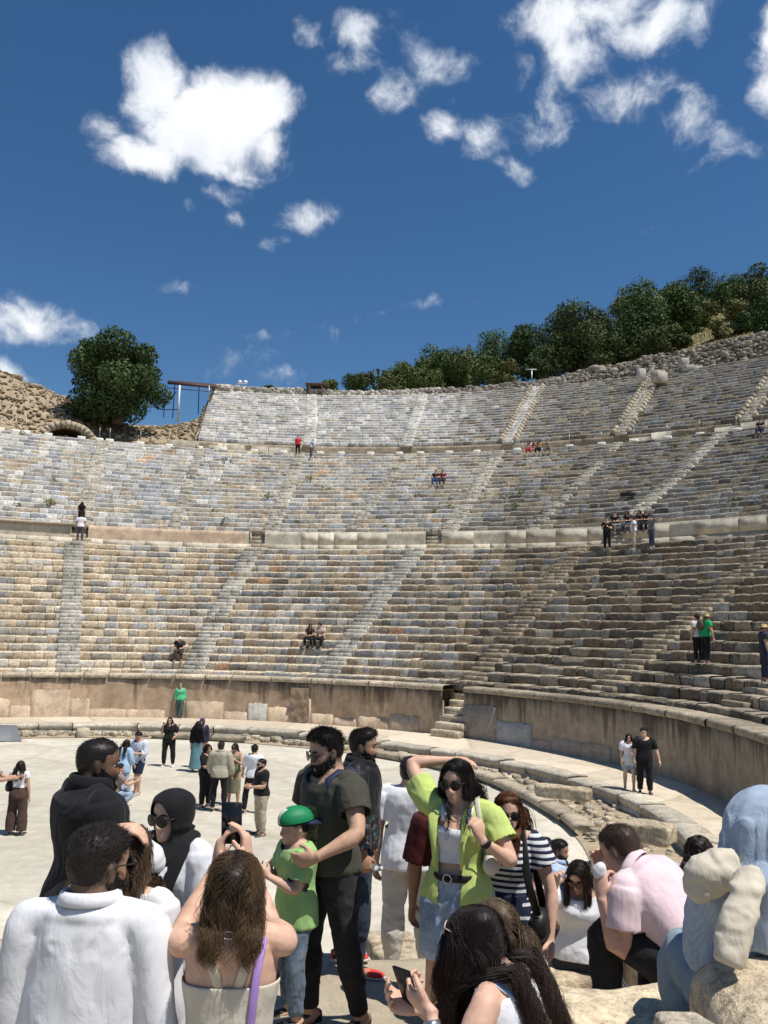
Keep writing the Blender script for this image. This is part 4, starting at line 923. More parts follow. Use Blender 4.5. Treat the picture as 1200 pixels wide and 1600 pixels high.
def fuse(pieces, vox, smooth=3, sf=.5):
    """fuse overlapping closed pieces into one continuous surface"""
    mb = MB()
    for p in pieces: mb.add(*p)
    me = mb.mesh('tmp'); o = bpy.data.objects.new('tmp', me); COL.objects.link(o)
    m = o.modifiers.new('r', 'REMESH'); m.mode = 'VOXEL'; m.voxel_size = vox
    if smooth: s_ = o.modifiers.new('s', 'SMOOTH'); s_.factor = sf; s_.iterations = smooth
    dg = bpy.context.evaluated_depsgraph_get(); ev = o.evaluated_get(dg); m2 = bpy.data.meshes.new_from_object(ev)
    n = len(m2.vertices); V = np.empty(n*3); m2.vertices.foreach_get('co', V); N = np.empty(n*3); m2.vertices.foreach_get('normal', N)
    nl = len(m2.loops); L = np.empty(nl, np.int32); m2.loops.foreach_get('vertex_index', L)
    nf = len(m2.polygons); st = np.empty(nf, np.int32); m2.polygons.foreach_get('loop_start', st); tot = np.diff(np.append(st, nl))
    Q = L[(st[tot == 4][:, None]+np.arange(4)).ravel()].reshape(-1, 4); T = L[(st[tot == 3][:, None]+np.arange(3)).ravel()].reshape(-1, 3)
    bpy.data.objects.remove(o); bpy.data.meshes.remove(me); bpy.data.meshes.remove(m2)
    return V.reshape(-1, 3), N.reshape(-1, 3), Q, T
def compact(V, Q, T):
    used = np.zeros(len(V), bool); used[Q.ravel()] = True; used[T.ravel()] = True; ix = np.cumsum(used)-1
    return V[used], ix[Q], ix[T]

_hz = np.array([-.50, -.475, -.43, -.37, -.30, -.22, -.14, -.05, .05, .15, .25, .34, .41, .46, .485, .50])
_hf = np.array([.27, .33, .375, .385, .385, .385, .385, .385, .385, .40, .395, .355, .285, .19, .11, .0])
_hb = np.array([.02, .05, .09, .15, .26, .37, .43, .465, .485, .49, .475, .425, .345, .24, .14, .0])
_hw = np.array([.09, .14, .195, .235, .265, .285, .30, .315, .328, .335, .328, .295, .24, .17, .10, .0])
def head_grid(hh, n=40, m=44, off=0., fem=False, detail=True):
    """head centred between chin and crown; -Y is the face"""
    z = -.5+(1-np.cos(np.linspace(0, np.pi, m)))/2*1.0; z = np.clip(z*.9995, -.5, .5)
    f, b, w = (np.interp(z, _hz, a) for a in (_hf, _hb, _hw))
    k = np.array([.25, .5, .25])
    for a in (f, b, w): a[1:-1] = np.convolve(a, k, 'valid')
    if fem: w = w*np.interp(z, [-.5, -.3, 0], [.86, .90, .97])
    ph = np.arange(n)/n*2*np.pi; c, s = np.cos(ph), np.sin(ph); pw_ = .86
    cx, sx = np.sign(c)*abs(c)**pw_, np.sign(s)*abs(s)**pw_
    X = w[:, None]*sx[None]; Y = -np.where(c > 0, f[:, None]*cx[None], b[:, None]*cx[None]); Z = z[:, None]+0*X
    if detail:
        ax_ = abs(X); fr = (Y < -.05)
        d = np.interp(Z, [-.225, -.19, -.15, -.02, .05], [0, .105, .12, .035, 0])*np.exp(-(X/np.interp(Z, [-.2, 0], [.058, .034]))**2)
        d += .035*np.exp(-((ax_-.058)/.03)**2-((Z+.178)/.03)**2)
        d -= .05*np.exp(-((ax_-.145)/.085)**2-((Z-.0)/.05)**2)
        d += .022*np.exp(-((Z-.085)/.035)**2-(X/.23)**2)+.022*np.exp(-((ax_-.2)/.08)**2-((Z+.1)/.07)**2)
        d += .034*np.exp(-(X/.085)**2-((Z+.283)/.02)**2)+.038*np.exp(-(X/.075)**2-((Z+.335)/.024)**2)-.03*np.exp(-(X/.11)**2-((Z+.308)/.011)**2)
        d += .03*np.exp(-(X/.10)**2-((Z+.44)/.05)**2)
        Y = Y-np.where(fr, d, 0)
    V = np.stack([X, Y, Z], -1)
    if np.ndim(off) or off:
        nn = np.stack([X/.34**2, (Y-.04)/.45**2, (Z-.02)/.5**2], -1); nn /= np.linalg.norm(nn, axis=-1)[..., None]+1e-9
        V = V+nn*(off if np.ndim(off) == 0 else np.asarray(off)[..., None])
    V = V.reshape(-1, 3)*hh; i = np.arange(n); j = (i+1) % n
    Q = np.concatenate([np.c_[r*n+j, r*n+i, r*n+n+i, r*n+n+j] for r in range(m-1)])
    T = np.concatenate([np.c_[i[:-2]*0, i[1:-1], i[2:]], np.c_[i[:-2]*0, i[2:], i[1:-1]]+(m-1)*n])
    return V, Q, T

def hand_pieces(w_, d, n, side, hl, curl=.25, spread=.0, thumb=.3, fat=1.):
    """palm, four fingers of unequal length with three bends each, and a thumb from the side of the palm"""
    d = nrm(d); n = nrm(np.asarray(n, float)-d*np.dot(n, d)); l = np.cross(d, n)*(-side); out = []
    P = [w_-d*.12*hl, w_, w_+d*.14*hl, w_+d*.32*hl, w_+d*.47*hl, w_+d*.53*hl]
    out.append(tube(P, np.array([(.135, .105), (.15, .11), (.20, .125), (.235, .12), (.225, .10), (.18, .06)])*hl*fat, 12, side=l))
    cu = curl if hasattr(curl, '__len__') else [curl*.85, curl, curl*1.08, curl*1.15]
    for k, (o_, ln, r0) in enumerate(((.17, .44, .052), (.058, .49, .055), (-.055, .45, .052), (-.16, .35, .045))):
        p = w_+d*(.47-.02*abs(k-1.2))*hl+l*o_*hl; a = l*(.10-.075*k+spread*(1.2-k)*.5); dd = nrm(d+a); pts = [p-dd*.06*hl, p]; ang = 0
        for seg, mx in ((.45, 75), (.31, 95), (.24, 60)):
            ang += cu[k]*mx; q = nrm(dd*math.cos(R_(ang))+n*math.sin(R_(ang)))
            pts += [pts[-1]+q*seg*ln*hl*.5, pts[-1]+q*seg*ln*hl]
        out.append(tube(pts, np.array([1, 1.02, .95, 1.0, .9, .92, .82, .6])*r0*hl*fat, 8, side=l))
    p = w_+d*.10*hl+l*.13*hl+n*.03*hl; q = nrm(d*.62+l*.72+n*.25); q2 = nrm(d*(.9-.3*thumb)+l*(.35-.55*thumb)+n*(.15+.8*thumb))
    out.append(tube([p-q*.04*hl, p+q*.14*hl, p+q*.26*hl, p+q*.26*hl+q2*.13*hl, p+q*.26*hl+q2*.24*hl], np.array([.08, .078, .062, .058, .035])*hl*fat, 8, side=n))
    return out

TORSO = {  # station along hip..neck (0..1): half width, depth in front, depth behind
    'm': [(-.17, .040, .045, .045), (-.12, .086, .058, .066), (-.04, .096, .062, .074), (.08, .096, .063, .068), (.22, .090, .062, .056), (.32, .087, .061, .052), (.46, .092, .064, .054), (.62, .101, .068, .060), (.76, .106, .064, .063), (.86, .098, .052, .060), (.93, .070, .040, .050), (.98, .044, .034, .042), (1.04, .036, .034, .037), (1.14, .034, .034, .034)],
    'f': [(-.17, .040, .045, .045), (-.12, .090, .056, .070), (-.04, .101, .058, .080), (.08, .098, .060, .070), (.22, .083, .056, .052), (.34, .073, .052, .046), (.46, .077, .056, .047), (.58, .085, .074, .051), (.66, .088, .078, .053), (.76, .088, .060, .054), (.86, .082, .044, .052), (.93, .060, .035, .044), (.98, .036, .029, .036), (1.04, .029, .029, .031), (1.14, .028, .029, .029)]}
CHAINS = []
class Person:
    def __init__(s, loc, yaw, H=1.72, sex='m', pose=None, vox=.012, skin=(.52, .34, .25), fat=1., child=False, label='', group=None, seed=0, hand_fat=1.):
        s.H, s.sex, s.vox, s.skin, s.fat, s.seed = H, sex, vox, np.array(skin), fat, seed; p = s.p = dict(pose or {})
        g = lambda k, d: p.get(k, d)
        hh = s.hh = H*(.16 if child else .1285); Lt = .30*H if not child else .29*H
        hipw = (.052 if sex == 'm' else .055)*H; shw = (.112 if sex == 'm' else .098)*H*(1 if not child else .93)
        s.Lu, s.Lf, s.hl, Lth, Lsh = .172*H, .148*H, .108*H, .246*H, .246*H
        pl, ln, tw, sl, pt_ = g('plean', 0), g('lean', 0), g('twist', 0), g('side', 0), g('ptwist', 0)
        s.rot = lambda t: rz_(pt_+(tw-pt_)*np.clip(t, 0, 1))@rx(pl+(ln-pl)*float(np.clip(t, 0, 1))**.8)@ry(sl*float(np.clip(t, 0, 1)))
        st = np.linspace(0, 1.2, 25); pos = [np.zeros(3)]
        for a, b in zip(st[:-1], st[1:]): pos.append(pos[-1]+s.rot((a+b)/2)[:, 2]*(b-a)*Lt)
        pos = np.array(pos)
        def spine(t):
            if t < 0: return s.rot(0)[:, 2]*t*Lt
            return np.array([np.interp(t, st, pos[:, k]) for k in range(3)])
        legs = {}
        for side, k in ((1, 'L'), (-1, 'R')):
            v = lambda q: nrm((q[0]*side, -q[1], q[2]))
            hip = s.rot(0)@np.array([side*hipw, 0, 0]); th = v(g('thigh'+k, (.06, .02, -1))); sh = v(g('shin'+k, (.02, -.05, -1)))
            kn = hip+th*Lth; an = kn+sh*Lsh; fy = g('foot'+k, 10)*side; fp = g('fpitch'+k, 0)
            fd = rz_(fy)@rx(fp)@np.array([0, -1, 0]); legs[k] = (hip, kn, an, nrm(fd))
        s.an_h = .042*H
        z0 = -min(legs[k][2][2] for k in 'LR')+s.an_h if 'hipz' not in p else p['hipz']
        s.O = np.array([0, 0, z0]); s.legs = {k: (a+s.O, b+s.O, c+s.O, d) for k, (a, b, c, d) in legs.items()}
        s.spine = lambda t: spine(t)+s.O
        Rc = s.rot(.85); s.Rc = Rc; s.arms = {}
        s.Rh = rz_(g('hyaw', 0))@rx(g('hpitch', 0))@ry(g('hroll', 0))
        nt = s.spine(1.0); s.hc = nt+s.Rh@np.array([0, -.012*H, .0])+s.Rh@np.array([0, 0, .38*hh])
        if g('headat', None) is not None: loc = np.array(p['headat'])-rz_(yaw)@s.hc
        for side, k in ((1, 'L'), (-1, 'R')):
            ua = np.array(g('ua'+k, (.16, .0, -1)), float); fa = np.array(g('fa'+k, (.06, .22, -1)), float); v = lambda q: nrm((q[0]*side, -q[1], q[2]))
            ua, fa = v(ua), v(fa); up = max(0, ua[2])
            shp = s.spine(.86)+Rc@np.array([side*(shw-.02*H*up), .004*H-.02*H*max(0, -ua[1])*0, .03*H*up])
            if g('w'+k, None) is not None:                                 # reach for a point: two-bone solution with the elbow towards the pole
                tg = rz_(-yaw)@(np.array(p['w'+k])-np.array(loc)); dv = tg-shp; L_ = min(np.linalg.norm(dv), .985*(s.Lu+s.Lf)); dv = nrm(dv); ca = (s.Lu**2+L_**2-s.Lf**2)/(2*s.Lu*L_); po = v(g('pole'+k, (.5, -.1, -1))); po = nrm(po-dv*(po@dv))
                ua = dv*ca+po*math.sqrt(max(0, 1-ca*ca)); fa = nrm(shp+dv*L_-(shp+ua*s.Lu))
            el = shp+ua*s.Lu; wr = el+fa*s.Lf; hd = v(g('hd'+k, None)) if g('hd'+k, None) is not None else nrm(fa+np.array([0, -.05, -.1]))
            hn = g('hn'+k, None); hn = v(hn) if hn is not None else np.array([-side*1., .25, 0])
            s.arms[k] = (shp, el, wr, hd, hn, side)
        s.child = child; s.hfat = hand_fat
        s.root = None; s.loc = loc; s.yaw = yaw; s.label = label; s.group = group; s.parts = []
        s.make_body()
    def tor(s, t0, t1, infl=0., flare=0., n=26, drop=None, bulk=1.):
        """closed piece of the trunk between two stations"""
        st = np.array(TORSO[s.sex]); ts = np.unique(np.concatenate([[t0, t1], st[(st[:, 0] > t0) & (st[:, 0] < t1), 0], np.arange(t0, t1, .06)])); P = []
        ph = np.arange(n)/n*2*np.pi; c, q = np.cos(ph), np.sin(ph); c2 = np.sign(c)*abs(c)**.84; q2 = np.sign(q)*abs(q)**.84
        for t in ts:
            w_, f, b = (np.interp(max(t, -.05) if t < -.05 and t0 < -.13 else t, st[:, 0], st[:, k])*s.H*(s.fat if t < .9 else 1) for k in (1, 2, 3)); fl = infl*s.H+flare*s.H*max(0, (.35-t))
            if t > .9: fl = fl*max(.25, 1-(t-.9)*5)
            R = s.rot(t); p0 = s.spine(t) if (t >= 0 or drop is None) else s.spine(0)+np.array([0, 0, t*.30*s.H])*1.0
            P.append(p0+np.outer(c2*(w_+fl), R[:, 0])+np.outer(np.where(q > 0, q2*(b+fl), q2*(f+fl)), R[:, 1]))
        V = np.concatenate(P+[s_.mean(0)[None] for s_ in (P[0], P[-1])]); i = np.arange(n); j = (i+1) % n; k = len(ts)
        Q = np.concatenate([np.c_[r*n+i, r*n+j, r*n+n+j, r*n+n+i] for r in range(k-1)])
        T = np.concatenate([np.c_[j, i, np.full(n, k*n)], np.c_[(k-1)*n+i, (k-1)*n+j, np.full(n, k*n+1)]])
        return V, Q, T
    def arm(s, k, t0=0., t1=2., infl=0., taper=0., n=14):
        sh, el, wr, hd, hn, side = s.arms[k]; H = s.H; A = (1.08 if s.sex == 'm' else .94)*H*(.5+.5*s.fat)
        ts = np.unique(np.concatenate([[t0, t1], np.linspace(t0, t1, 13)])); P = []
        for t in ts:
            b = .16; 
            if abs(t-1) < b:                                            # rounded elbow
                u = (t-1+b)/(2*b); p0 = sh+(el-sh)*(1-b); p2 = el+(wr-el)*b; P.append((1-u)**2*p0+2*u*(1-u)*el+u*u*p2)
            else: P.append(sh+(el-sh)*t if t < 1 else el+(wr-el)*(t-1))
        r = np.interp(ts, [0, .15, .45, .85, 1, 1.15, 1.35, 1.7, 2], [.0295, .0325, .030, .0245, .0245, .0255, .0245, .0185, .0158])*A
        r2 = r*np.interp(ts, [0, 1.2, 2], [1, 1, .82]); fl = infl*H+taper*H*(ts-t0)/(t1-t0+1e-9)
        return tube(P, np.c_[r+fl, r2+fl], n, side=np.cross(nrm(wr-el+1e-4), hn)), P[-1], nrm(P[-1]-P[-2]), float(r[-1]+fl[-1] if np.ndim(fl) else r[-1]+fl)
    def delt(s, k, infl=0.):
        sh, el, wr, hd, hn, side = s.arms[k]; H = s.H; nb = s.spine(.92)
        return [ball(sh, (.031*H*(.5+.5*s.fat) if s.sex == 'm' else .0275*H)+infl*H*.5, 14, 10), tube([nb, (nb+sh)/2+s.Rc[:, 2]*.000*H, sh], np.array([.030, .028, .029])*H+infl*H*.7, 12)]
    def leg(s, k, t0=0., t1=2., infl=0., prof=None, n=16):
        hip, kn, an, fd = s.legs[k]; H = s.H; ts = np.unique(np.concatenate([[t0, t1], np.linspace(t0, t1, 15)])); P = []
        for t in ts:
            b = .16
            if abs(t-1) < b: u = (t-1+b)/(2*b); p0 = hip+(kn-hip)*(1-b); p2 = kn+(an-kn)*b; P.append((1-u)**2*p0+2*u*(1-u)*kn+u*u*p2)
            else: P.append(hip+(kn-hip)*t if t < 1 else kn+(an-kn)*(t-1))
        r = np.interp(ts, [0, .2, .5, .85, 1, 1.15, 1.35, 1.7, 1.92, 2], [.053, .053, .045, .034, .0325, .0325, .0345, .024, .021, .022])*H*(.4+.6*s.fat)*(1.04 if s.sex == 'f' else 1)
        fl = infl*H if prof is None else np.interp(ts, *prof)*H
        rr = r+fl
        return tube(P, rr, n, side=(1, 0, 0)), P[-1], nrm(P[-1]-P[-2]), float(rr[-1])
    def make_body(s):
        H = s.H; pc = [s.tor(-.17, 1.14)]
        for k in 'LR':
            pc.append(s.arm(k)[0]); pc += s.delt(k); pc.append(s.leg(k)[0])
            sh, el, wr, hd, hn, side = s.arms[k]; c = s.p.get('curl'+k, .28)
            pc += hand_pieces(wr, hd, hn, side, s.hl, c, s.p.get('spread'+k, 0.), s.p.get('thumb'+k, .3), s.hfat)
            hip, kn, an, fd = s.legs[k]; pc.append(tube([an-fd*.03*H+(0, 0, 0), an+fd*.0*H-np.array([0, 0, .02*H]), an+fd*.06*H-np.array([0, 0, .026*H]), an+fd*.10*H-np.array([0, 0, .030*H])], np.array([(.02, .022), (.024, .02), (.025, .014), (.02, .009)])*H, 10))
        b = s.spine(.95); nt = s.hc-s.Rh[:, 2]*.25*s.hh+s.Rh[:, 1]*.06*s.hh
        nr = (.037 if s.sex == 'm' else .029)*H*(.85 if s.child else 1)
        pc.append(tube([b, (b+nt)/2, nt], np.array([nr*1.1, nr, nr*1.02]), 14))
        V, Q, T = head_grid(s.hh, fem=s.sex == 'f'); s.toH = lambda P: ((np.asarray(P)-s.hc)@s.Rh)/s.hh
        s.frH = lambda P: np.asarray(P)@s.Rh.T*s.hh+s.hc
        pc.append((V@s.Rh.T+s.hc, Q, T))
        for sg in (-1, 1):
            e = s.frH([[sg*.325, .05, -.04]])[0]; V, Q, T = ball((0, 0, 0), np.array([.045, .085, .145])*s.hh, 10, 8); pc.append((V@(s.Rh@rz_(sg*-22)@rx(-10)).T+e, Q, T))
        V, N, Q, T = fuse(pc, s.vox, 2 if s.vox < .01 else 1)
        h = s.toH(V); c = np.tile(s.skin, (len(V), 1)); near = (abs(h) < .75).all(1)
        lip = near*np.exp(-(h[:, 0]/.095)**4-((h[:, 2]+.308)/.05)**4)*(h[:, 1] < -.2)
        blush = near*np.exp(-((abs(h[:, 0])-.2)/.1)**2-((h[:, 2]+.12)/.1)**2)*(h[:, 1] < -.1)
        lc = s.skin*np.array([.78, .42, .42]); c = c+(lc-c)*(lip*(.5 if s.sex == 'f' else .35))[:, None]; c = c*(1+blush[:, None]*np.array([.05, -.10, -.10]))
        stub = s.p.get('stubble', 0)
        if stub: m_ = near*sstep(-.12, -.22, h[:, 2])*(h[:, 1] < .15)*sstep(.55, .4, abs(h[:, 2]+.1)); c = c*(1-m_*stub*.55)[:, None]
        fade = s.p.get('fade', None)
        if fade is not None: m_ = near*sstep(-.30, .12, h[:, 2]+.25*sstep(-.1, .3, h[:, 1]))*sstep(-.16, -.02, h[:, 1]); c = c+(np.array(fade)-c)*(m_*.85)[:, None]
        s.root = s.surf('person', V, Q, T, m_skin(tuple(s.skin)), None, c)
        s.root.location = s.loc; s.root.rotation_euler = (0, 0, R_(s.yaw)); tag(s.root, s.label, 'person', s.group)
    def surf(s, name, V, Q, T, m, parent='root', c=None):
        mb = MB(); 
        if c is not None and len(c) == len(V): cq = c[Q].mean(1) if len(Q) else None; ct = c[T].mean(1) if len(T) else None
        else: cq = ct = np.array((1, 1, 1) if c is None else c)
        mb.v.append(V); mb.n = len(V)
        for F, L, C, M, cc in ((Q, mb.q, mb.qc, mb.qm, cq), (T, mb.t, mb.tc, mb.tm, ct)):
            if len(F): L.append(np.asarray(F, np.int64)); C.append(np.broadcast_to(cc, (len(F), 3))); M.append(np.zeros(len(F)))
        o = mb.build(name, m, s.root if parent == 'root' else parent, smooth=True); s.parts.append(o); return o
    def garment(s, name, pieces, m, cuts=(), fold=.006, fs=(9, 9, 5), hole=None, seed=None, smooth=6, vox=None, label=None, lift=None):
        """a piece of clothing: fused shell, opened at neck, cuffs and hem, with folds pushed into it"""
        vox = vox or s.vox*1.15; V, N, Q, T = fuse(pieces, vox, smooth); sd = s.seed*7+len(s.parts)
        n1 = fbm(V*np.array(fs)+sd*3.7+.35*fbm(V*6, sd, 2)[:, None], sd, 3, .5); rid = 1-2.2*abs(n1)
        w1 = 1 if hole is None else 1
        V = V+N*(fold*rid+fold*.5*fbm(V*4, sd+5, 2))[:, None]
        if lift is not None: V = lift(V)
        for F_ in (0, 1):
            F = (Q, T)[F_]
            if not len(F): continue
            C = V[F].mean(1); kill = np.zeros(len(F), bool)
            for p, d, r in cuts:
                q = C-p; h_ = q@d; slab_ = (h_ > -vox*.75) & (h_ < vox*3.5+.012)
                if isinstance(r, tuple): l_ = q@r[2]; kill |= slab_ & ((l_[:, 0]/r[0])**2+(l_[:, 1]/r[1])**2 < 1)
                else: kill |= slab_ & (np.linalg.norm(q-np.outer(h_, d), axis=1) < r)
            if hole is not None: kill |= hole(C)
            if F_ == 0: Q = F[~kill]
            else: T = F[~kill]
        V, Q, T = compact(V, Q, T)
        o = s.surf(name, V, Q, T, m)
        sm = o.modifiers.new('thickness', 'SOLIDIFY'); sm.thickness = .004 if s.vox < .015 else .008; sm.offset = -1
        if label: o['label'] = label
        return o
    def ell(s, t, infl):
        st = np.array(TORSO[s.sex]); w_, f, b = (np.interp(t, st[:, 0], st[:, k])*s.H*s.fat+infl*s.H for k in (1, 2, 3)); return (w_*1.14+.008, max(f, b)*1.22+.008, s.rot(max(t, 0)))
    def top(s, name, m, sleeve=.6, hem=-.05, infl=.008, neck=.955, loose=.0, flare=.02, fold=.006, cuff=.0, hole=None, extra=(), arms='LR', label=None, sl_infl=None, nslope=.45, nr=.085, **k):
        pc = [s.tor(hem, neck, infl+loose*.5, flare, drop=1)]+list(extra); cuts = []; R0 = s.rot(hem); b = s.spine(hem) if hem >= 0 else s.spine(0)+np.array([0, 0, hem*.30*s.H])
        cuts.append((b, -R0[:, 2] if hem >= 0 else np.array([0, 0, -1.]), s.ell(hem, infl+loose*.5+flare*max(0, .35-hem)))); cuts.append((s.spine(neck), s.rot(1)@nrm((0, -nslope, 1)), nr*s.H))
        for a in arms:
            if sleeve > 0:
                si = infl if sl_infl is None else sl_infl
                (pv, e, d, r) = s.arm(a, 0, sleeve, si+loose*.4, cuff); pc.append(pv); pc += s.delt(a, infl); cuts.append((e, d, r*1.18+.004))
            else: pc += s.delt(a, infl*.6)[1:]
        return s.garment(name, pc, m, cuts, fold, hole=hole, label=label, **k)
    def bottom(s, name, m, length=1.9, infl=.007, prof=None, waist=.12, fold=.006, label=None, **k):
        pc = [s.tor(-.19, waist, infl+.002)]; cuts = [(s.spine(waist), s.rot(waist)[:, 2], s.ell(waist, infl+.002))]
        for a in 'LR':
            pv, e, d, r = s.leg(a, -.02, length, infl, prof); pc.append(pv); cuts.append((e, d, r*1.2+.006))
        return s.garment(name, pc, m, cuts, fold, fs=(8, 8, 9), label=label, **k)
    def skirt(s, name, m, top=.12, z1=.12, w1=.11, infl=.008, fold=.008, chest=None, neck=.9, sleeve=0, label=None):
        pc = [s.tor(-.10, top if chest is None else neck, infl)]; R = s.rot(0); zt = s.spine(0)[2]; P = []; r = []
        for f in np.linspace(0, 1, 9): P.append(s.spine(0)*(1-f)+np.array([s.spine(0)[0]*.5+.5*(s.legs['L'][2][0]+s.legs['R'][2][0])/2, (s.legs['L'][2][1]+s.legs['R'][2][1])/2, z1])*f+np.array([0, .004*s.H, 0])); r.append((np.interp(f, [0, .15, 1], [.102, .106, w1])*s.H*s.fat, np.interp(f, [0, .2, 1], [.078, .08, w1*.85])*s.H))
        pc.append(tube(P, r, 22)); cuts = [(P[-1], np.array([0, 0, -1.]), .4), (s.spine(top if chest is None else neck), s.rot(.9)[:, 2], .3 if chest is None else .12)]
        return s.garment(name, pc, m, cuts, fold, fs=(13, 13, 2.2), label=label)
    def shoes(s, col=(.05, .05, .05), sole=(.6, .58, .55), hi=0., name='shoe', strap=None):
        for k in 'LR':
            hip, kn, an, fd = s.legs[k]; L = .158*s.H; up = nrm(np.array([0, 0, 1.])-fd*fd[2]); sd = np.cross(fd, up); o = an-up*s.an_h-fd*.042*s.H; mb = MB()
            U = np.array([(0, .020, .058+hi), (.06, .031, .068+hi), (.22, .033, .070+hi), (.36, .034, .060), (.55, .039, .045), (.78, .044, .036), (.93, .036, .030), (1.0, .012, .018)])*np.array([1, s.H/1.72, s.H/1.72])
            n = 14; ph = np.arange(n)/n*2*np.pi; R = []
            for lo in (0, 1):
                P = []
                for u, w_, t in U:
                    zc, zr = (t/2+.010, t/2) if lo == 0 else (.011, .011); ww = w_*(1 if lo == 0 else 1.10)
                    c, q = np.cos(ph), np.sin(ph); P.append(o+fd*(u*L*(1.0 if lo == 0 else 1.02))+np.outer(np.sign(c)*abs(c)**.7*ww, sd)+np.outer(zc+np.sign(q)*abs(q)**.8*zr, up))
                V = np.concatenate(P+[P[0].mean(0)[None], P[-1].mean(0)[None]]); i = np.arange(n); j = (i+1) % n; kk = len(U)
                Q = np.concatenate([np.c_[r*n+i, r*n+j, r*n+n+j, r*n+n+i] for r in range(kk-1)]); T = np.concatenate([np.c_[j, i, np.full(n, kk*n)], np.c_[(kk-1)*n+i, (kk-1)*n+j, np.full(n, kk*n+1)]])
                cc = np.tile(np.array(col if lo == 0 else sole, float), (len(Q), 1))
                if lo == 0 and strap is not None: rr = np.arange(len(Q))//n; cc[(rr == 3) & (np.arange(len(Q)) % n > 2) & (np.arange(len(Q)) % n < 6)] = strap; cc[rr == 1] = np.array(strap)
                mb.add(V, Q, T, c=np.array(col if lo == 0 else sole)); mb.qc[-1] = cc
            s.parts.append(mb.build(name, m_attr(.55), s.root, smooth=True))
    # ---- head dress
    def scalp(s, style, off=.03, n=72, m=60, seed=0):
        """hair cap as a shell over the scalp; returns also points and normals for strands"""
        V, Q, T = head_grid(1., n, m, 0, s.sex == 'f', False); x, y, z = V.T
        front = .30-.9*np.clip(abs(x)-.16, 0, 1)**1.3; side = np.interp(y, [-.30, -.17, -.04, .06, .20, .5], [.34, .12, -.02, .02, -.20, -.36 if style != 'short' else -.30])
        lim = np.where(y < -.12, np.maximum(front, side), side); mk = z-lim; return V, Q, mk
    def hair_cap(s, style='short', col=(.02, .016, .013), off=.05, top=.03, vol=None):
        V, Q, mk = s.scalp(style); x, y, z = V.T; o_ = off*sstep(-.02, .16, mk)+top*sstep(.1, .42, z)
        nn = np.c_[x/.34**2, (y-.04)/.45**2, (z-.02)/.5**2]; nn /= np.linalg.norm(nn, axis=1)[:, None]
        if vol is not None: o_ = o_+vol(x, y, z)
        o_ = o_+.012*fbm(V*9+s.seed, 3, 3)*sstep(0, .1, mk)
        P = V+nn*(o_-.012)[:, None]; keep_ = (mk[Q] > -.01).all(1); Vc, Qc, _ = compact(P, Q[keep_], np.zeros((0, 3), int))
        s.sV, s.sN, s.sm = V, nn, mk; s.sO = o_
        c = np.array(col)*(.8+.4*np.random.default_rng(s.seed).random((len(Vc), 1)))
        return s.frH(Vc), Qc, c
    def short_hair(s, col=(.018, .015, .012), n=2200, L=.16, off=.03, top=.06, lift=.3, comb=(0, .5, .1), vol=None, r0=.0022, gray=0.):
        """short hair: a cap plus strands combed over it"""
        if n > 1200: n = int(n*2.4); L *= .6; r0 *= .55; lift *= .4
        r = np.random.default_rng(s.seed+5); Vc, Qc, cc = s.hair_cap('short', col, off, top, vol); mb = MB(); mb.add(Vc, Qc, c=(1, 1, 1)); mb.qc[-1] = cc[Qc].mean(1)
        ix = np.flatnonzero(s.sm > .0); ix = r.choice(ix, n, p=(lambda w_: w_/w_.sum())(1+0*ix)); P = s.sV[ix]+s.sN[ix]*(s.sO[ix]-.03)[:, None]+.018*r.normal(size=(n, 3)); N = s.sN[ix]
        z = s.sV[ix][:, 2]; ln = L*(.25+.75*sstep(-.1, .4, z))*(.6+.7*r.random(n)); cd = np.array(comb, float); tang = cd-N*(N@cd)[:, None]+.16*r.normal(size=(n, 3)); tang /= np.linalg.norm(tang, axis=1)[:, None]
        pts = [P]
        for k in range(3): d = N*(lift*(1-k*.36))+tang*(.5+.3*k); d /= np.linalg.norm(d, axis=1)[:, None]; pts.append(pts[-1]+d*(ln/3)[:, None])
        pts = np.stack(pts, 1); cols = np.array(col)*(.6+.9*r.random((n, 1)))+gray*(r.random((n, 1)) < .12)
        s.strands(mb, s.frH(pts.reshape(-1, 3)).reshape(n, 4, 3), r0*s.hh/.23, cols, cols)
        s.parts.append(mb.build('hair', m_hair(), s.root, smooth=True))
    def strands(s, mb, P, r0, c0, c1, tip=.25):
        n, k, _ = P.shape; T = np.gradient(P, axis=1); T /= np.linalg.norm(T, axis=2)[..., None]+1e-9; A = np.cross(T, [.31, .52, .8]); A /= np.linalg.norm(A, axis=2)[..., None]+1e-9; B = np.cross(T, A)
        w_ = r0*np.interp(np.arange(k)/(k-1), [0, .1, .7, 1], [.8, 1, .9, tip]); V = []
        for j in range(3): a = j*2*np.pi/3; V.append(P+(A*math.cos(a)+B*math.sin(a))*w_[None, :, None])
        V = np.stack(V, 2); base = (np.arange(n)*k*3)[:, None, None]; i = np.arange(k-1)[None, :, None]*3; j = np.arange(3)[None, None]; j2 = (j+1) % 3
        Q = np.stack([base+i+j, base+i+j2, base+i+3+j2, base+i+3+j], -1).reshape(-1, 4); f = (np.arange(k-1)/(k-2+1e-9))[None, :, None, None]**1.3
        c = np.asarray(c0)[:, None, None]*(1-f)+np.asarray(c1)[:, None, None]*f; c = np.broadcast_to(c, (n, k-1, 3, 3)).reshape(-1, 3)
        mb.add(V.reshape(-1, 3), Q, c=c)
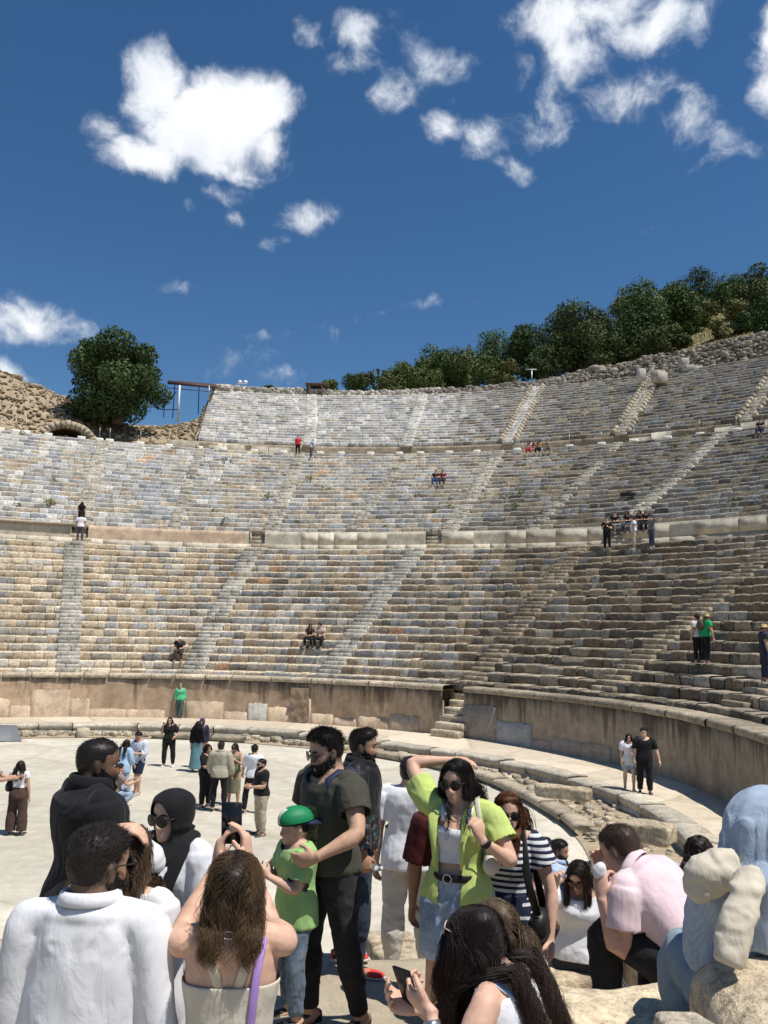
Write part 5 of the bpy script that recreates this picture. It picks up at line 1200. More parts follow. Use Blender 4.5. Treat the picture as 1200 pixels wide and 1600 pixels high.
    def long_hair(s, col=(.02, .014, .01), tipc=None, L=.5, n=1100, wave=.02, freq=3., part=0., back=1., vol=.03, r0=None, clumps=70, front=.25, sway=(0, 0, 0), gather=.34, fy=-.02, name='hair'):
        """long hair: strands grown from the scalp, falling over head, neck and shoulders, gathered into locks"""
        if r0 is None: r0 = .0011 if n > 1300 else .0034
        if n > 1300: n = int(n*3.2); r0 *= .72 if n > 6500 else 1.
        r = np.random.default_rng(s.seed+11); tipc = col if tipc is None else tipc; Vc, Qc, cc = s.hair_cap('long', col, .035, .02); mb = MB(); mb.add(Vc, Qc, c=(1, 1, 1)); mb.qc[-1] = cc[Qc].mean(1)
        ix = r.choice(np.flatnonzero(s.sm > .0), n); N = s.sN[ix]; P = s.sV[ix]+N*.04+.015*r.normal(size=(n, 3)); K = 18; H = s.H
        sg = np.where(P[:, 0]+.04*r.normal(size=n) > part, 1., -1.); lay = .03+vol*r.random(n)/.1*.12; fwd = (P[:, 1] < fy) & (r.random(n) < front*2.2)
        d = np.c_[sg*.9, .55*back*np.ones(n), np.full(n, .15)]; d -= N*(d*N).sum(1)[:, None]; d /= np.linalg.norm(d, axis=1)[:, None]; ln = L*(.72+.35*r.random(n))/s.hh/(K-1); out = [P.copy()]
        g = np.array(s.Rh.T@np.array([sway[0], sway[1]+.10*back, -1.])); g = np.tile(g, (n, 1)); g[fwd] += s.Rh.T@np.array([0, -.12, 0]); zn = (s.spine(.97)-s.hc)[2]/s.hh
        for k in range(1, K):
            d = d*.62+g*.38; d /= np.linalg.norm(d, axis=1)[:, None]; P = P+d*ln[:, None]
            e = np.sqrt((P[:, 0]/.345)**2+((P[:, 1]-.04)/.46)**2+((P[:, 2]-.03)/.50)**2); m_ = e < 1.04+lay
            c0 = np.array([0, .04, .03]); P = np.where(m_[:, None], c0+(P-c0)*((1.04+lay)/np.maximum(e, .2))[:, None], P)
            fm = (P[:, 1] < -.22) & (abs(P[:, 0]) < .27) & (P[:, 2] < .22) & (P[:, 2] > -.55)               # keep off the face
            P[fm, 0] = np.sign(P[fm, 0]+1e-6)*(.27+.05*r.random(fm.sum()))
            W_ = s.frH(P); q = (W_-s.spine(.8))@s.Rc; a = np.sqrt((q[:, 0]/(.125*H))**2+(q[:, 1]/(.082*H))**2); low = (q[:, 2] < .055*H) & (q[:, 2] > -.35*H)
            yb = np.where(fwd, -1, 1); tgt = .072*H*np.sqrt(np.clip(1-(q[:, 0]/(.135*H))**2, .05, 1))*(1+.5*lay)
            push = low & (a < 1.05); q[:, 1] = np.where(push, np.where(yb > 0, np.maximum(q[:, 1], tgt), np.minimum(q[:, 1], -tgt*1.05)), q[:, 1]); W_ = q@s.Rc.T+s.spine(.8); P = s.toH(W_)
            nk = (P[:, 2] < -.35) & (P[:, 2] > zn-.1) & (np.hypot(P[:, 0], P[:, 1]-.12) < .19)
            P[nk, 1] = np.where(fwd[nk], P[nk, 1], .32+lay[nk]); out.append(P.copy())
        out = np.stack(out, 1); t = (np.arange(K)/(K-1))[None, :, None]; cl = r.choice(n, min(clumps, n), replace=False)
        dist = ((out[:, 4][:, None]-out[cl, 4][None])**2).sum(-1)+10*(fwd[:, None] != fwd[cl][None]); ci = cl[dist.argmin(1)]
        out = out+(out[ci]-out+.075*r.normal(size=(n, 1, 3)))*(np.clip(t*1.5-.25, 0, 1)*gather)
        ph = r.uniform(0, 6.28, n)[ci][:, None]+.5*r.normal(size=(n, 1)); fq = freq*(.8+.4*r.random(n)[ci])[:, None]; tt = t[..., 0]; am = wave/s.hh*np.clip(tt*1.6-.15, 0, 1)*(.7+.6*r.random((n, 1)))
        out[..., 0] += am*np.sin(fq*6.28*tt+ph); out[..., 1] += am*.8*np.cos(fq*6.28*tt+ph*1.3)
        c0 = np.array(col)*(.75+.5*r.random((n, 1))); c1 = np.array(tipc)*(.7+.6*r.random((n, 1)))
        s.strands(mb, s.frH(out.reshape(-1, 3)).reshape(n, K, 3), r0, c0, c1); s.parts.append(mb.build(name, m_hair(), s.root, smooth=True))
    def beard(s, col=(.02, .015, .012), off=.035, low=-.15, full=1.):
        V, Q, T = head_grid(1., 72, 66, 0, False, True); x, y, z = V.T; ch = np.interp(abs(x), [0, .1, .2, .29, .33], [-.40, -.36, -.235, -.12, .02])
        jaw = (z < ch) & (y < .10); mu = (z < -.215) & (z > -.285) & (abs(x) < .14) & (y < -.2); sd = (z < -.22) & (z > -.42) & (abs(x) > .10) & (abs(x) < .24) & (y < -.1); mk = jaw | mu | sd
        nn = np.c_[x/.34**2, (y-.0)/.40**2, z/.5**2]; nn /= np.linalg.norm(nn, axis=1)[:, None]; r = np.random.default_rng(s.seed+3)
        P = V+nn*(off*(.45+.55*sstep(-.2, -.45, z))+.012*fbm(V*14, 4, 3))[:, None]; k = mk[Q].all(1); Vc, Qc, _ = compact(P, Q[k], np.zeros((0, 3), int)); mb = MB(); mb.add(s.frH(Vc), Qc, c=col)
        n = 1100; ix = r.choice(np.flatnonzero(mk), n); p0 = P[ix]-nn[ix]*.01+.01*r.normal(size=(n, 3)); d = nn[ix]*.5+np.array([0, -.1, -.7])+.25*r.normal(size=(n, 3)); pts = np.stack([p0, p0+d*.03, p0+d*.055], 1)
        cc = np.array(col)*(.6+.8*r.random((n, 1))); s.strands(mb, s.frH(pts.reshape(-1, 3)).reshape(n, 3, 3), .0016, cc, cc); s.parts.append(mb.build('beard', m_hair(), s.root, smooth=True))
    def face(s, brow=(.025, .018, .014), iris=(.06, .035, .02), eyes=True):
        V, Q, T = head_grid(1., 60, 60, 0, s.sex == 'f', True); fr = V[V[:, 1] < 0]
        def yat(x, z): return fr[((fr[:, 0]-x)**2+(fr[:, 2]-z)**2).argmin(), 1]
        for sg in (-1, 1):
            mb = MB(); P = [(sg*x, yat(sg*x, z)-.006, z) for x, z in ((.055, .085), (.10, .105), (.16, .112), (.215, .09))]
            mb.add(*tube(s.frH(P), np.array([(.012, .02), (.014, .024), (.012, .02), (.005, .008)])*s.hh, 6, side=s.Rh[:, 1])); s.parts.append(mb.build('eyebrow', m_plain('brow', brow, .7) if ('brow', brow) not in _mc else _mc[('brow', brow)], s.root, smooth=True))
            if eyes:
                V2, Q2, T2 = ball((0, 0, 0), 1, 20, 14); d = V2[:, 1]; c = np.where((d < -.90)[:, None], .012, np.where((d < -.70)[:, None], np.array(iris), .62))*np.ones((1, 3))
                o = s.frH([[sg*.145, yat(sg*.145, .0)+.028, .0]])[0]; P2 = (V2*np.array([.070, .05, .036])*s.hh)@s.Rh.T+o
                s.surf('eye', P2, Q2, T2, m_attr(.15, .5, 'eye'), 'root', c)
    def glasses(s, lens=(.13, .105), up=0., back=0., rnd=1., frame=None, mlens=None, tint=None, pitch=0.):
        """sunglasses: two dark lenses in a frame with temples to the ears"""
        mb = MB(); R = rx(pitch)
        f = lambda P: s.frH(np.asarray(P)@R.T+np.array([0, back, up])); y0 = -.47
        for sg in (-1, 1):
            c = np.array([sg*.155, y0, -.005]); ph = np.arange(20)/20*2*np.pi; e = np.sign(np.cos(ph))*abs(np.cos(ph))**rnd, np.sign(np.sin(ph))*abs(np.sin(ph))**rnd
            rim = c+np.c_[e[0]*lens[0], .04*abs(e[0]*lens[0]+sg*.0+sg*lens[0])*0+.05*((sg*e[0]+1)/2)**2, e[1]*lens[1]]
            V = np.concatenate([rim, [c+np.array([0, -.012, 0])]]); i = np.arange(20); mb.add(f(V), T=np.c_[i, (i+1) % 20, np.full(20, 20)], m=0); mb.add(*tube(f(np.concatenate([rim, rim[:1]])), .011*s.hh, 6, caps=False), m=1)
            T_ = f([(sg*.28, y0+.05, .03), (sg*.335, -.30, .04), (sg*.36, -.05, .05), (sg*.355, .10, .03), (sg*.345, .17, -.05)]); mb.add(*tube(T_, np.array([.012, .011, .010, .010, .008])*s.hh, 6), m=1)
        mb.add(*tube(f([(-.045, y0-.01, .02), (0, y0-.03, .035), (.045, y0-.01, .02)]), .012*s.hh, 6), m=1)
        s.parts.append(mb.build('sunglasses', [mlens or M_LENS, frame or M_FRAME], s.root, smooth=True))
    def collar(s, m, h=.028, r=(.052, .050), open_=.0, t=.955, name='collar', tilt=8):
        """shirt collar standing round the neck and folded outward"""
        n = 40; ph = np.linspace(R_(-90+open_), R_(270-open_), n); R = s.rot(.95)@rx(tilt); p0 = s.spine(t); sec = [(0, -.008), (.002, h), (.008, h+.004), (.016, h-.004), (.024, -.008), (.018, -.012)]; V = []
        for a in ph:
            ca, sa = math.cos(a), math.sin(a)
            for q, z in sec: V.append(p0+R@np.array([(r[0]*s.H+q)*ca, (r[1]*s.H+q)*sa, z-.004+.006*sa]))
        V = np.array(V); V += .002*fbm(V*30, 3, 2)[:, None]; o = s.surf(name, V, grid_faces(n, len(sec)), np.zeros((0, 3), int), m)
        sm = o.modifiers.new('thickness', 'SOLIDIFY'); sm.thickness = .003; return o
    def world(s, p): return (rz_(s.yaw)@np.asarray(p, float).T).T+np.asarray(s.loc)
# ------------------------------------------------------------------ where things stand
def zsurf(x, y):
    dx, dy = x-CX, y-CY; R0 = math.hypot(dx, dy); t = math.degrees(math.atan2(dx, dy))
    if R0 < R_kerb(t): return 0.
    if R0 < R_base(t): return Z_WALK
    for (tier, n, a, b, z0, z1, *_), nxt in zip(SPEC, (Z_D1, Z_D2, Z_TOP)):
        A, B = float(a(t)), float(b(t))
        if R0 < A: return {0: Z_POD, 1: Z_D1, 2: Z_D2}[tier]
        if R0 < B: return z0+(z1-z0)/n*(int((R0-A)/(B-A)*n)+1)
    return Z_TOP
def hit(px, py):
    d = ray(px, py)
    for t in np.arange(16, 110, .04):
        P = CAMP+d*t
        if P[2] <= zsurf(P[0], P[1]): return np.array([P[0], P[1], zsurf(P[0], P[1])])
def th_for(px, Rf, z):
    lo, hi = -45., 60.
    for _ in range(40):
        m_ = (lo+hi)/2; dd = pt(m_, float(Rf(m_)), z)-CAMP; lo, hi = (m_, hi) if 600+FPX*(dd@_r)/(dd@_f) < px else (lo, m_)
    return lo
SIT = dict(thighL=(.16, 1, .02), thighR=(.16, 1, .02), shinL=(0, -.02, -1), shinR=(0, -.02, -1), uaL=(.12, .35, -1), uaR=(.12, .35, -1), faL=(-.35, .9, -.1), faR=(-.35, .9, -.1), lean=18, hpitch=8)
def gnd(px, py, Y, H): P = at(px, py, Y); return np.array([P[0], P[1], P[2]-H+.02*H])       # stands so that the crown is there
C_ = m_cloth
WHITE, BLACK = C_((.72, .72, .74)), C_((.012, .012, .014)); NAVY = C_((.015, .02, .045)); JEAN = C_((.025, .038, .07), 'denim', (.06, .085, .13)); LJEAN = C_((.13, .20, .30), 'denim', (.42, .50, .58))
BLKJ = C_((.014, .014, .016), 'denim', (.03, .03, .033)); KHAKI = C_((.40, .34, .25)); GREYT = C_((.035, .04, .045))
SK = dict(light=(.62, .40, .29), mid=(.50, .31, .215), tan=(.40, .24, .155), dark=(.20, .115, .07))
FG = 'people gathered on the stone terrace'; OG = 'people out on the round floor'; UG = 'people up on the seat rows'
HB = (.016, .012, .010)
# ---- foreground
p = Person(gnd(150, 1268, 2.85, 1.78), 176, 1.78, 'm', dict(hyaw=-28, uaL=(.13, .02, -1), uaR=(.13, .05, -1), faL=(.02, .35, -1), faR=(.0, .35, -1), fade=(.03, .022, .018), hpitch=4, stubble=.6), .0065, SK['tan'], .8, seed=1, label='man seen from behind in a white shirt, dark short hair, nearest at lower left', group=FG)
def _yoke(V, p=p):
    q = (V-p.spine(.74))@p.Rc; g = np.exp(-((q[:, 2]-.012*np.cos(q[:, 0]*14))/.007)**2)*(q[:, 1] > .02)*(abs(q[:, 0]) < .22)
    h = np.exp(-((abs(q[:, 0])-.185-.03*q[:, 2])/.006)**2)*(q[:, 1] > .0)*(q[:, 2] > -.06)
    return V-np.outer(np.maximum(g, h)*.0028, p.Rc[:, 1])
p.top('shirt', WHITE, 1.8, -.25, .004, loose=.007, fold=.009, fs=(6, 5, 3.2), cuff=.006, vox=.008, neck=.99, nslope=.1, nr=.052, smooth=22, sl_infl=.002, extra=[tube([p.spine(.86), p.spine(.7), p.spine(.4), p.spine(.0), p.spine(0)+np.array([0, 0, -.25*.3*p.H])], np.array([(.080, .050), (.100, .060), (.104, .064), (.106, .068), (.106, .068)])*p.H, 24)]); p.collar(WHITE, h=.020, r=(.043, .044), t=1.0, tilt=2)
p.bottom('trousers', NAVY, 1.93, .008); p.shoes(); p.short_hair(HB, 3600, .16, .022, .045, .3, (0, -.6, .3), r0=.0014); p.beard(HB, .03); p.glasses((.13, .105)); p.face(eyes=False)
# yoke seam across the back
p = Person(gnd(148, 1136, 4.45, 1.86), 128, 1.86, 'm', dict(uaL=(.2, .1, -1), uaR=(.2, .1, -1), faL=(0, .35, -1), faR=(0, .35, -1), fade=(.02, .014, .011), hpitch=6, hyaw=-14, stubble=.8), .0075, SK['dark'], 1.16, seed=2, label='big man in a black coat with cropped hair and beard, behind the white shirted man', group=FG)
p.top('coat', C_((.010, .010, .012)), 1.92, -1.35, .010, loose=.010, flare=.016, fold=.012, fs=(5, 5, 3), neck=.98, nslope=.1, nr=.055); p.collar(C_((.010, .010, .012)), h=.05, r=(.048, .050), t=.97, tilt=4, name='coat_collar')
p.bottom('trousers', BLACK, 1.93, .008); p.shoes(); p.short_hair((.013, .010, .009), 3200, .06, .014, .02, .3, (0, -.5, .2), r0=.0014); p.beard((.013, .010, .009), .05); p.face()
p = Person(None, 168, 1.66, 'f', dict(headat=at(198, 1338, 3.25), wL=at(176, 1298, 3.2), poleL=(.35, .3, -1), hdL=(-.95, .1, .12), hnL=(0, .15, -1), curlL=.4, hyaw=-20), .0075, SK['light'], seed=3, label='woman with long brown hair in a white blouse resting a hand on her head', group=FG)
p.top('blouse', WHITE, 1.75, -.2, .005, loose=.010, fold=.010, fs=(6, 6, 5), nslope=.1); p.bottom('trousers', BLACK, 1.93, .01); p.shoes()
p.long_hair((.055, .032, .018), (.20, .115, .06), .46, 1500, .022, 2.5, clumps=60, front=.1)
p = Person(gnd(278, 1216, 4.05, 1.65), -34, 1.65, 'f', dict(uaL=(.18, .05, -1), uaR=(.15, .15, -1), faL=(0, .3, -1), faR=(-.2, .6, -.8), hyaw=2, hpitch=4), .0065, (.60, .40, .30), seed=4, label='woman in a black headscarf, sunglasses and white shirt facing left', group=FG)
p.top('shirt', WHITE, 1.8, -.35, .006, loose=.010, fold=.010, fs=(6, 6, 5), nslope=.3); p.bottom('skirt_trousers', BLACK, 1.93, .014); p.shoes()
hg = head_grid(p.hh, 36, 40, .06, True, False)
pcs = [(hg[0]@p.Rh.T+p.hc, hg[1], hg[2]), tube([p.hc-p.Rh[:, 2]*.2*p.hh+p.Rh[:, 1]*.03, p.spine(1.0), p.spine(.93)], np.array([(.40, .44), (.36, .38), (.42, .42)])*p.hh, 16), tube([p.spine(.95)+p.Rc@np.array([0, -.05, 0]), p.spine(.80)+p.Rc@np.array([0, -.105, 0]), p.spine(.62)+p.Rc@np.array([-.01, -.125, 0])], np.array([(.085, .03), (.09, .022), (.05, .015)]), 14)]
def _facehole(C, p=p): h = p.toH(C); return (((h[:, 0]/.30)**2+((h[:, 2]+.08)/.46)**2) < 1) & (h[:, 1] < -.04)
p.garment('headscarf', pcs, C_((.010, .010, .011)), (), .006, (5, 5, 8), hole=_facehole, smooth=4)
mb = MB(); P = [p.spine(.95)+p.Rc@np.array(q) for q in ((.075, .03, .02), (.10, -.06, -.02), (.09, -.13, -.16), (.08, -.14, -.45), (.07, -.14, -.75), (.07, -.13, -.95))]; V, Q, T = tube(P, np.array([(.05, .03), (.055, .02), (.05, .018), (.055, .016), (.06, .015), (.065, .012)]), 12, side=p.Rc[:, 0]); V += .008*fbm(V*9, 3, 3)[:, None]; p.surf('scarf_end', V, Q, T, C_((.010, .010, .011)))
p.glasses((.135, .115), rnd=1.0); p.face(eyes=False)
HIJAB = p
p = Person(gnd(370, 1310, 2.85, 1.66), 184, 1.66, 'f', dict(wL=at(339, 1352, 3.24), wR=at(386, 1344, 3.24), poleL=(.55, .2, -1), poleR=(.3, .2, -1), hdL=(-.12, .1, 1), hdR=(-.12, .1, 1), hnL=(-1, .1, 0), hnR=(-1, .1, 0), curlL=.35, curlR=.35, hpitch=-4), .0065, SK['light'], seed=5, label='woman with wavy dark hair in a cream tank top holding up a phone', group=FG)
CREAM = C_((.60, .54, .44)); p.top('tank_top', CREAM, 0, -.12, .006, neck=.66, arms='', fold=.004, nslope=0., nr=.3); p.bottom('trousers', WHITE, 1.93, .012, fold=.008); p.shoes((.7, .7, .7))
for sg in (-1, 1):
    P = [p.spine(.66)+p.Rc@np.array([sg*.028, .088, -.01]), p.spine(.80)+p.Rc@np.array([sg*.055, .098, 0]), p.spine(.93)+p.Rc@np.array([sg*.085, .050, .0]), p.spine(.95)+p.Rc@np.array([sg*.092, 0, .012]), p.spine(.85)+p.Rc@np.array([sg*.085, -.085, 0]), p.spine(.66)+p.Rc@np.array([sg*.07, -.125, 0])]
    V, Q, T = tube(P, np.array([(.016, .004)]*6), 8, side=p.Rc[:, 0]); p.surf('shoulder_strap', V, Q, T, CREAM)
p.long_hair((.020, .014, .010), (.17, .10, .048), .175, 2200, .014, 2.0, clumps=140, front=.0, vol=.02, gather=.3)
mb = MB(); q = p.frH([[.03, .50, -.46]])[0]; mb.add(*tube([q+np.array([.02*math.cos(a), .004, .011*math.sin(a)]) for a in np.linspace(0, 6.28, 16)], .003, 6)); p.parts.append(mb.build('hair_clip', M_METAL, p.root, smooth=True))
TANK = p
p = Person(at(457, 1598, 5.02), -62, 1.19, 'm', dict(uaL=(.14, .35, -1), uaR=(.1, .4, -1), faL=(-.55, .75, .42), faR=(-.5, .8, .45), hdL=(-.5, .6, .5), hdR=(-.5, .6, .5), curlL=.5, curlR=.5, hyaw=-8, hpitch=6, thighL=(.07, .10, -1), shinL=(0, -.05, -1)), .0065, (.56, .36, .26), 1.0, True, seed=6, label='small boy in a green cap and light green tee with arms folded', group=FG)
p.top('tee', C_((.32, .52, .20)), .75, -.30, .014, loose=.016, flare=.01, fold=.007, fs=(8, 8, 5)); p.bottom('jeans', C_((.035, .055, .085), 'denim', (.22, .28, .36)), 1.93, .010, fold=.009); p.shoes((.03, .03, .035)); p.short_hair(HB, 1600, .12, .03, .02, .4, (0, -.5, -.1)); p.face()
V, Q, mk = p.scalp('short'); x, y, z = V.T; n = np.c_[x/.34**2, (y-.04)/.45**2, (z-.02)/.5**2]; n /= np.linalg.norm(n, axis=1)[:, None]; k = (z > .13+.22*sstep(.1, -.3, y)*0)[Q].all(1); Vc, Qc, _ = compact(V+n*.085, Q[k], np.zeros((0, 3), int)); ctr = Vc[Qc].mean(1)
cc = np.where(((ctr[:, 1] < -.20) & (ctr[:, 0] < .12))[:, None], (.66, .63, .55), (.010, .20, .075)); mb = MB(); mb.add(p.frH(Vc), Qc, c=(1, 1, 1)); mb.qc[-1] = cc
a = np.linspace(R_(20), R_(160), 14); br = np.concatenate([np.c_[.40*np.cos(a), .08+.42*np.sin(a), .16+0*a], np.c_[.34*np.cos(a), .10+.78*np.sin(a), .04-.08*np.sin(a)]]); mb.add(p.frH(br), [(i, i+1, i+15, i+14) for i in range(13)], c=(.012, .02, .05))
a = np.linspace(0, 6.283, 30); rim = np.c_[.36*np.cos(a)*1.08, .04+.47*np.sin(a)*1.09, .13+0*a]; mb.add(*tube(p.frH(rim), .018*p.hh*1.6, 6), c=(.012, .02, .03)); o = mb.build('cap', m_attr(.7), p.root, smooth=False); o.modifiers.new('t', 'SOLIDIFY').thickness = .004; BOY = p
p = Person(at(506, 1612, 5.22), -52, 1.79, 'm', dict(wR=at(436, 1338, 5.25), poleR=(.5, -.3, -1), wL=at(494, 1340, 4.80), poleL=(.8, -.2, -.7), hdL=(-.6, .5, -.2), hdR=(-.3, .8, -.3), hnR=(-.6, -.2, -.6), hyaw=-6, hpitch=10, curlR=.4, stubble=.6, fade=(.03, .022, .018), thighL=(.08, -.12, -1), shinL=(.02, -.25, -1), thighR=(.05, .1, -1)), .0068, SK['mid'], seed=7, label='bearded man in an olive print tee and sunglasses holding the boy', group=FG)
p.top('tee', C_((.058, .056, .042), 'print', (.42, .30, .12)), .62, -.10, .010, loose=.010, fold=.008, fs=(6, 6, 6), cuff=.006); p.bottom('jeans', BLKJ, 1.94, .008, fold=.008); p.shoes((.02, .02, .022), (.05, .05, .05))
p.short_hair((.013, .010, .009), 3600, .24, .03, .05, .55, (.35, -.15, .35), vol=lambda x, y, z: .07*sstep(.15, .45, z)*sstep(.35, -.3, y), r0=.0014); p.beard((.013, .010, .009), .045); p.glasses((.13, .12)); p.face(eyes=False); OLIVE = p
p = Person(at(556, 1514, 6.1), 84, 1.68, 'm', dict(uaR=(.16, .05, -1), uaL=(.14, -.02, -1), faR=(.05, .25, -1), faL=(.0, .2, -1), hyaw=-2, hpitch=3, curlR=.55, curlL=.5, fade=(.035, .026, .02), stubble=.5, thighR=(.05, .10, -1), thighL=(.06, -.16, -1), shinL=(0, -.14, -1)), .0068, SK['tan'], seed=8, label='man in a black flowered jacket, dark jeans and red shoes facing right', group=FG)
p.top('jacket', C_((.012, .012, .015), 'floral'), 1.85, -.16, .014, loose=.012, fold=.010, fs=(6, 6, 5), nslope=.2); p.collar(C_((.012, .012, .015)), h=.03); p.bottom('jeans', C_((.018, .026, .045), 'denim', (.04, .055, .085)), 1.95, .007, fold=.008); p.shoes((.62, .05, .045), (.55, .53, .48), strap=(.03, .03, .03))
p.short_hair(HB, 2600, .15, .025, .035, .5, (0, -.5, .3), vol=lambda x, y, z: .08*sstep(.2, .45, z)*sstep(.2, -.3, y), r0=.0016); p.beard(HB, .012); p.face(); JACK = p
p = Person(at(636, 1530, 6.9), 168, 1.745, 'm', dict(uaL=(.18, -.06, -1), uaR=(.16, 0, -1), faL=(.06, .15, -1), hyaw=-6, curlL=.45, thighL=(.06, .02, -1), thighR=(.10, .14, -1)), .0075, SK['mid'], seed=9, label='man in a white tee and pale grey joggers seen from behind, black shoes', group=FG)
p.top('tee', WHITE, .68, -.18, .011, loose=.012, fold=.008, fs=(6, 6, 6), cuff=.008); p.bottom('joggers', C_((.50, .47, .41)), 1.90, .012, ([0, 1, 1.7, 1.9], [.012, .016, .016, .004]), fold=.011); p.shoes((.012, .012, .012), (.04, .04, .04), .02); p.short_hair(HB, 1500, .1, .025, .03, .5, (0, -.5, .1))
p = Person(gnd(716, 1204, 5.5, 1.70), 172, 1.74, 'm', dict(uaL=(.26, .0, -1), faL=(.06, .15, -1), curlL=.35, hyaw=10), .0075, SK['tan'], seed=10, label='man in a maroon top half hidden behind the woman in lime', group=FG)
p.top('shirt', C_((.075, .012, .014)), .95, -.15, .012, loose=.010, cuff=.006); p.bottom('trousers', BLACK, 1.93, .01); p.shoes(); p.short_hair(HB, 1500, .1, .025, .03)
p = Person(gnd(716, 1172, 4.75, 1.66), -14, 1.66, 'f', dict(wR=at(706, 1188, 4.98), poleR=(1, -.1, .5), hdR=(-1, -.1, .05), hnR=(0, .1, -1), wL=at(752, 1312, 4.5), poleL=(.8, -.2, -1), hdL=(-.30, .1, .9), hnL=(-.75, -.5, 0), curlL=.75, curlR=.3, hyaw=-16, hpitch=4, hroll=-3, side=2), .0062, (.58, .37, .26), .96, seed=11, label='woman in an open lime shirt and denim shorts shading her head with one hand', group=FG)
LIME = C_((.50, .60, .18)); p.top('crop_top', C_((.74, .74, .78)), 0, .32, .005, neck=.80, fold=.0025, fs=(9, 9, 4), arms='', nslope=.35, nr=.3)
for sg in (-1, 1):
    P = [p.spine(.78)+p.Rc@np.array([sg*.062, -.115, 0]), p.spine(.88)+p.Rc@np.array([sg*.072, -.07, .01]), p.spine(.95)+p.Rc@np.array([sg*.075, -.01, .012]), p.spine(.85)+p.Rc@np.array([sg*.075, .085, 0])]
    V, Q, T = tube(P, np.array([(.017, .005)]*4), 8, side=p.Rc[:, 0]); p.surf('shoulder_strap', V, Q, T, C_((.74, .74, .78)))
def _open(C, p=p):
    q = (C-p.spine(.5))@p.Rc; zz = q[:, 2]; wl = np.interp(zz, [-.30, -.05, .12, .24], [.055, .062, .075, .055]); return (q[:, 1] < -.02) & (q[:, 0] > -wl*1.15-.02) & (q[:, 0] < wl*.42+.015) & (zz < .245)
p.top('overshirt', LIME, .58, -.10, .006, loose=.007, flare=.030, fold=.009, fs=(6, 6, 5), cuff=.010, sl_infl=.008, hole=_open, neck=.95, nr=.06)
for sg, w0 in ((1, .032), (-1, -.098)):
    P = [p.spine(.5)+p.Rc@np.array(q) for q in ((sg*.052, -.01, .245), (w0+sg*.028, -.105, .15), (w0+sg*.012, -.150, .03), (w0+sg*.008, -.125, -.10))]
    V, Q, T = tube(P, np.array([(.022, .006), (.030, .007), (.014, .006), (.008, .005)]), 10, side=p.Rc[:, 0]); p.surf('lapel', V, Q, T, LIME)
p.bottom('shorts', LJEAN, .80, .008, ([0, .5, .8], [.009, .015, .018]), fold=.007, waist=.22)
for k in 'LR':
    pv = p.leg(k, .70, .80, .021); V, Q, T = pv[0]; p.surf('turn_up', V, Q, T[:0], C_((.36, .44, .52), 'denim', (.55, .6, .66))).modifiers.new('t', 'SOLIDIFY').thickness = .006
st_ = np.linspace(0, 2*np.pi, 40); b = p.spine(.20); R = p.rot(.2); V, Q, T = tube([b+R@np.array([.090*p.H*math.cos(a), (.072 if math.sin(a) > 0 else .076)*p.H*math.sin(a), 0]) for a in st_], np.array([(.004, .019)]*40), 8, side=R[:, 2][[0, 1, 2]]*0+R[:, 0], caps=False); p.surf('belt', V, Q, T if T is not None else np.zeros((0, 3), int), C_((.014, .012, .012), 'leather'))
c0 = b+R@np.array([-.035, -.0775*p.H-.008, 0]); V, Q, T = tube([c0+R@np.array([.022*math.cos(a), 0, .022*math.sin(a)]) for a in np.linspace(0, 6.29, 20)], .004, 6, caps=False); p.surf('buckle', V, Q, np.zeros((0, 3), int), M_METAL)
p.long_hair((.014, .010, .009), (.022, .014, .011), .36, 1900, .014, 1.6, part=.01, clumps=90, front=.02, vol=.03); p.glasses((.12, .11), tint=1); p.face(eyes=False); p.shoes((.7, .7, .7)); LIMEW = p
V, Q, T = tube([p.spine(.96)+p.Rc@np.array([.06*math.cos(a), -.045-.05*abs(math.sin(a)), -.02-.07*abs(math.sin(a))**2]) for a in np.linspace(0, np.pi, 16)], .0016, 5); p.surf('necklace', V, Q, T, M_METAL)
sh, el, wr, hd, hn, sd_ = p.arms['L']; d = nrm(wr-el); V, Q, T = tube([wr-d*.045, wr-d*.02], np.array([(.031, .029), (.030, .028)]), 14); p.surf('wrist_band', V, Q, T, C_((.012, .012, .012), 'leather'))
p = Person(gnd(793, 1224, 5.1, 1.64), -22, 1.64, 'f', dict(uaL=(.32, .02, -.9), faL=(.02, .32, -.95), hdL=(.0, .25, -1), uaR=(.16, .05, -1), hyaw=20, curlL=.3, hpitch=2), .007, (.62, .40, .30), .95, seed=12, label='red haired woman in a navy striped tee and sunglasses behind the lime shirt', group=FG)
p.top('tee', C_((.66, .65, .66), 'stripe', (.018, .022, .05)), .5, -.02, .008, loose=.008, fold=.006, cuff=.010); p.bottom('trousers', NAVY, 1.93, .014, fold=.008, waist=.3); p.shoes((.6, .6, .6))
p.long_hair((.12, .048, .02), (.19, .075, .03), .44, 1500, .010, 1.4, part=.0, clumps=60, front=.10, gather=.2); p.glasses((.13, .11)); p.face(eyes=False); STRIPE = p
p = Person(gnd(818, 1256, 15.3, 1.66), -70, 1.66, 'f', {}, .012, SK['mid'], seed=13, label='dark haired woman in sunglasses peeping out behind the red haired one', group=FG)
p.top('tee', WHITE, .6, -.05, .009); p.bottom('trousers', BLACK, 1.93, .01); p.shoes(); p.long_hair(HB, None, .3, 500, .01, 2); p.glasses(); p.face(eyes=False)
p = Person(gnd(870, 1296, 10.3, 1.76), 62, 1.74, 'm', dict(thighL=(.04, .45, -1), shinL=(0, .05, -1), thighR=(.04, -.25, -1), shinR=(0, -.45, -1), uaR=(.15, -.15, -1), faR=(-.1, .35, -1), hyaw=4, hpitch=10, fade=(.04, .03, .025)), .0095, SK['tan'], seed=14, label='man in a light blue shirt and jeans striding down to the floor', group=FG)
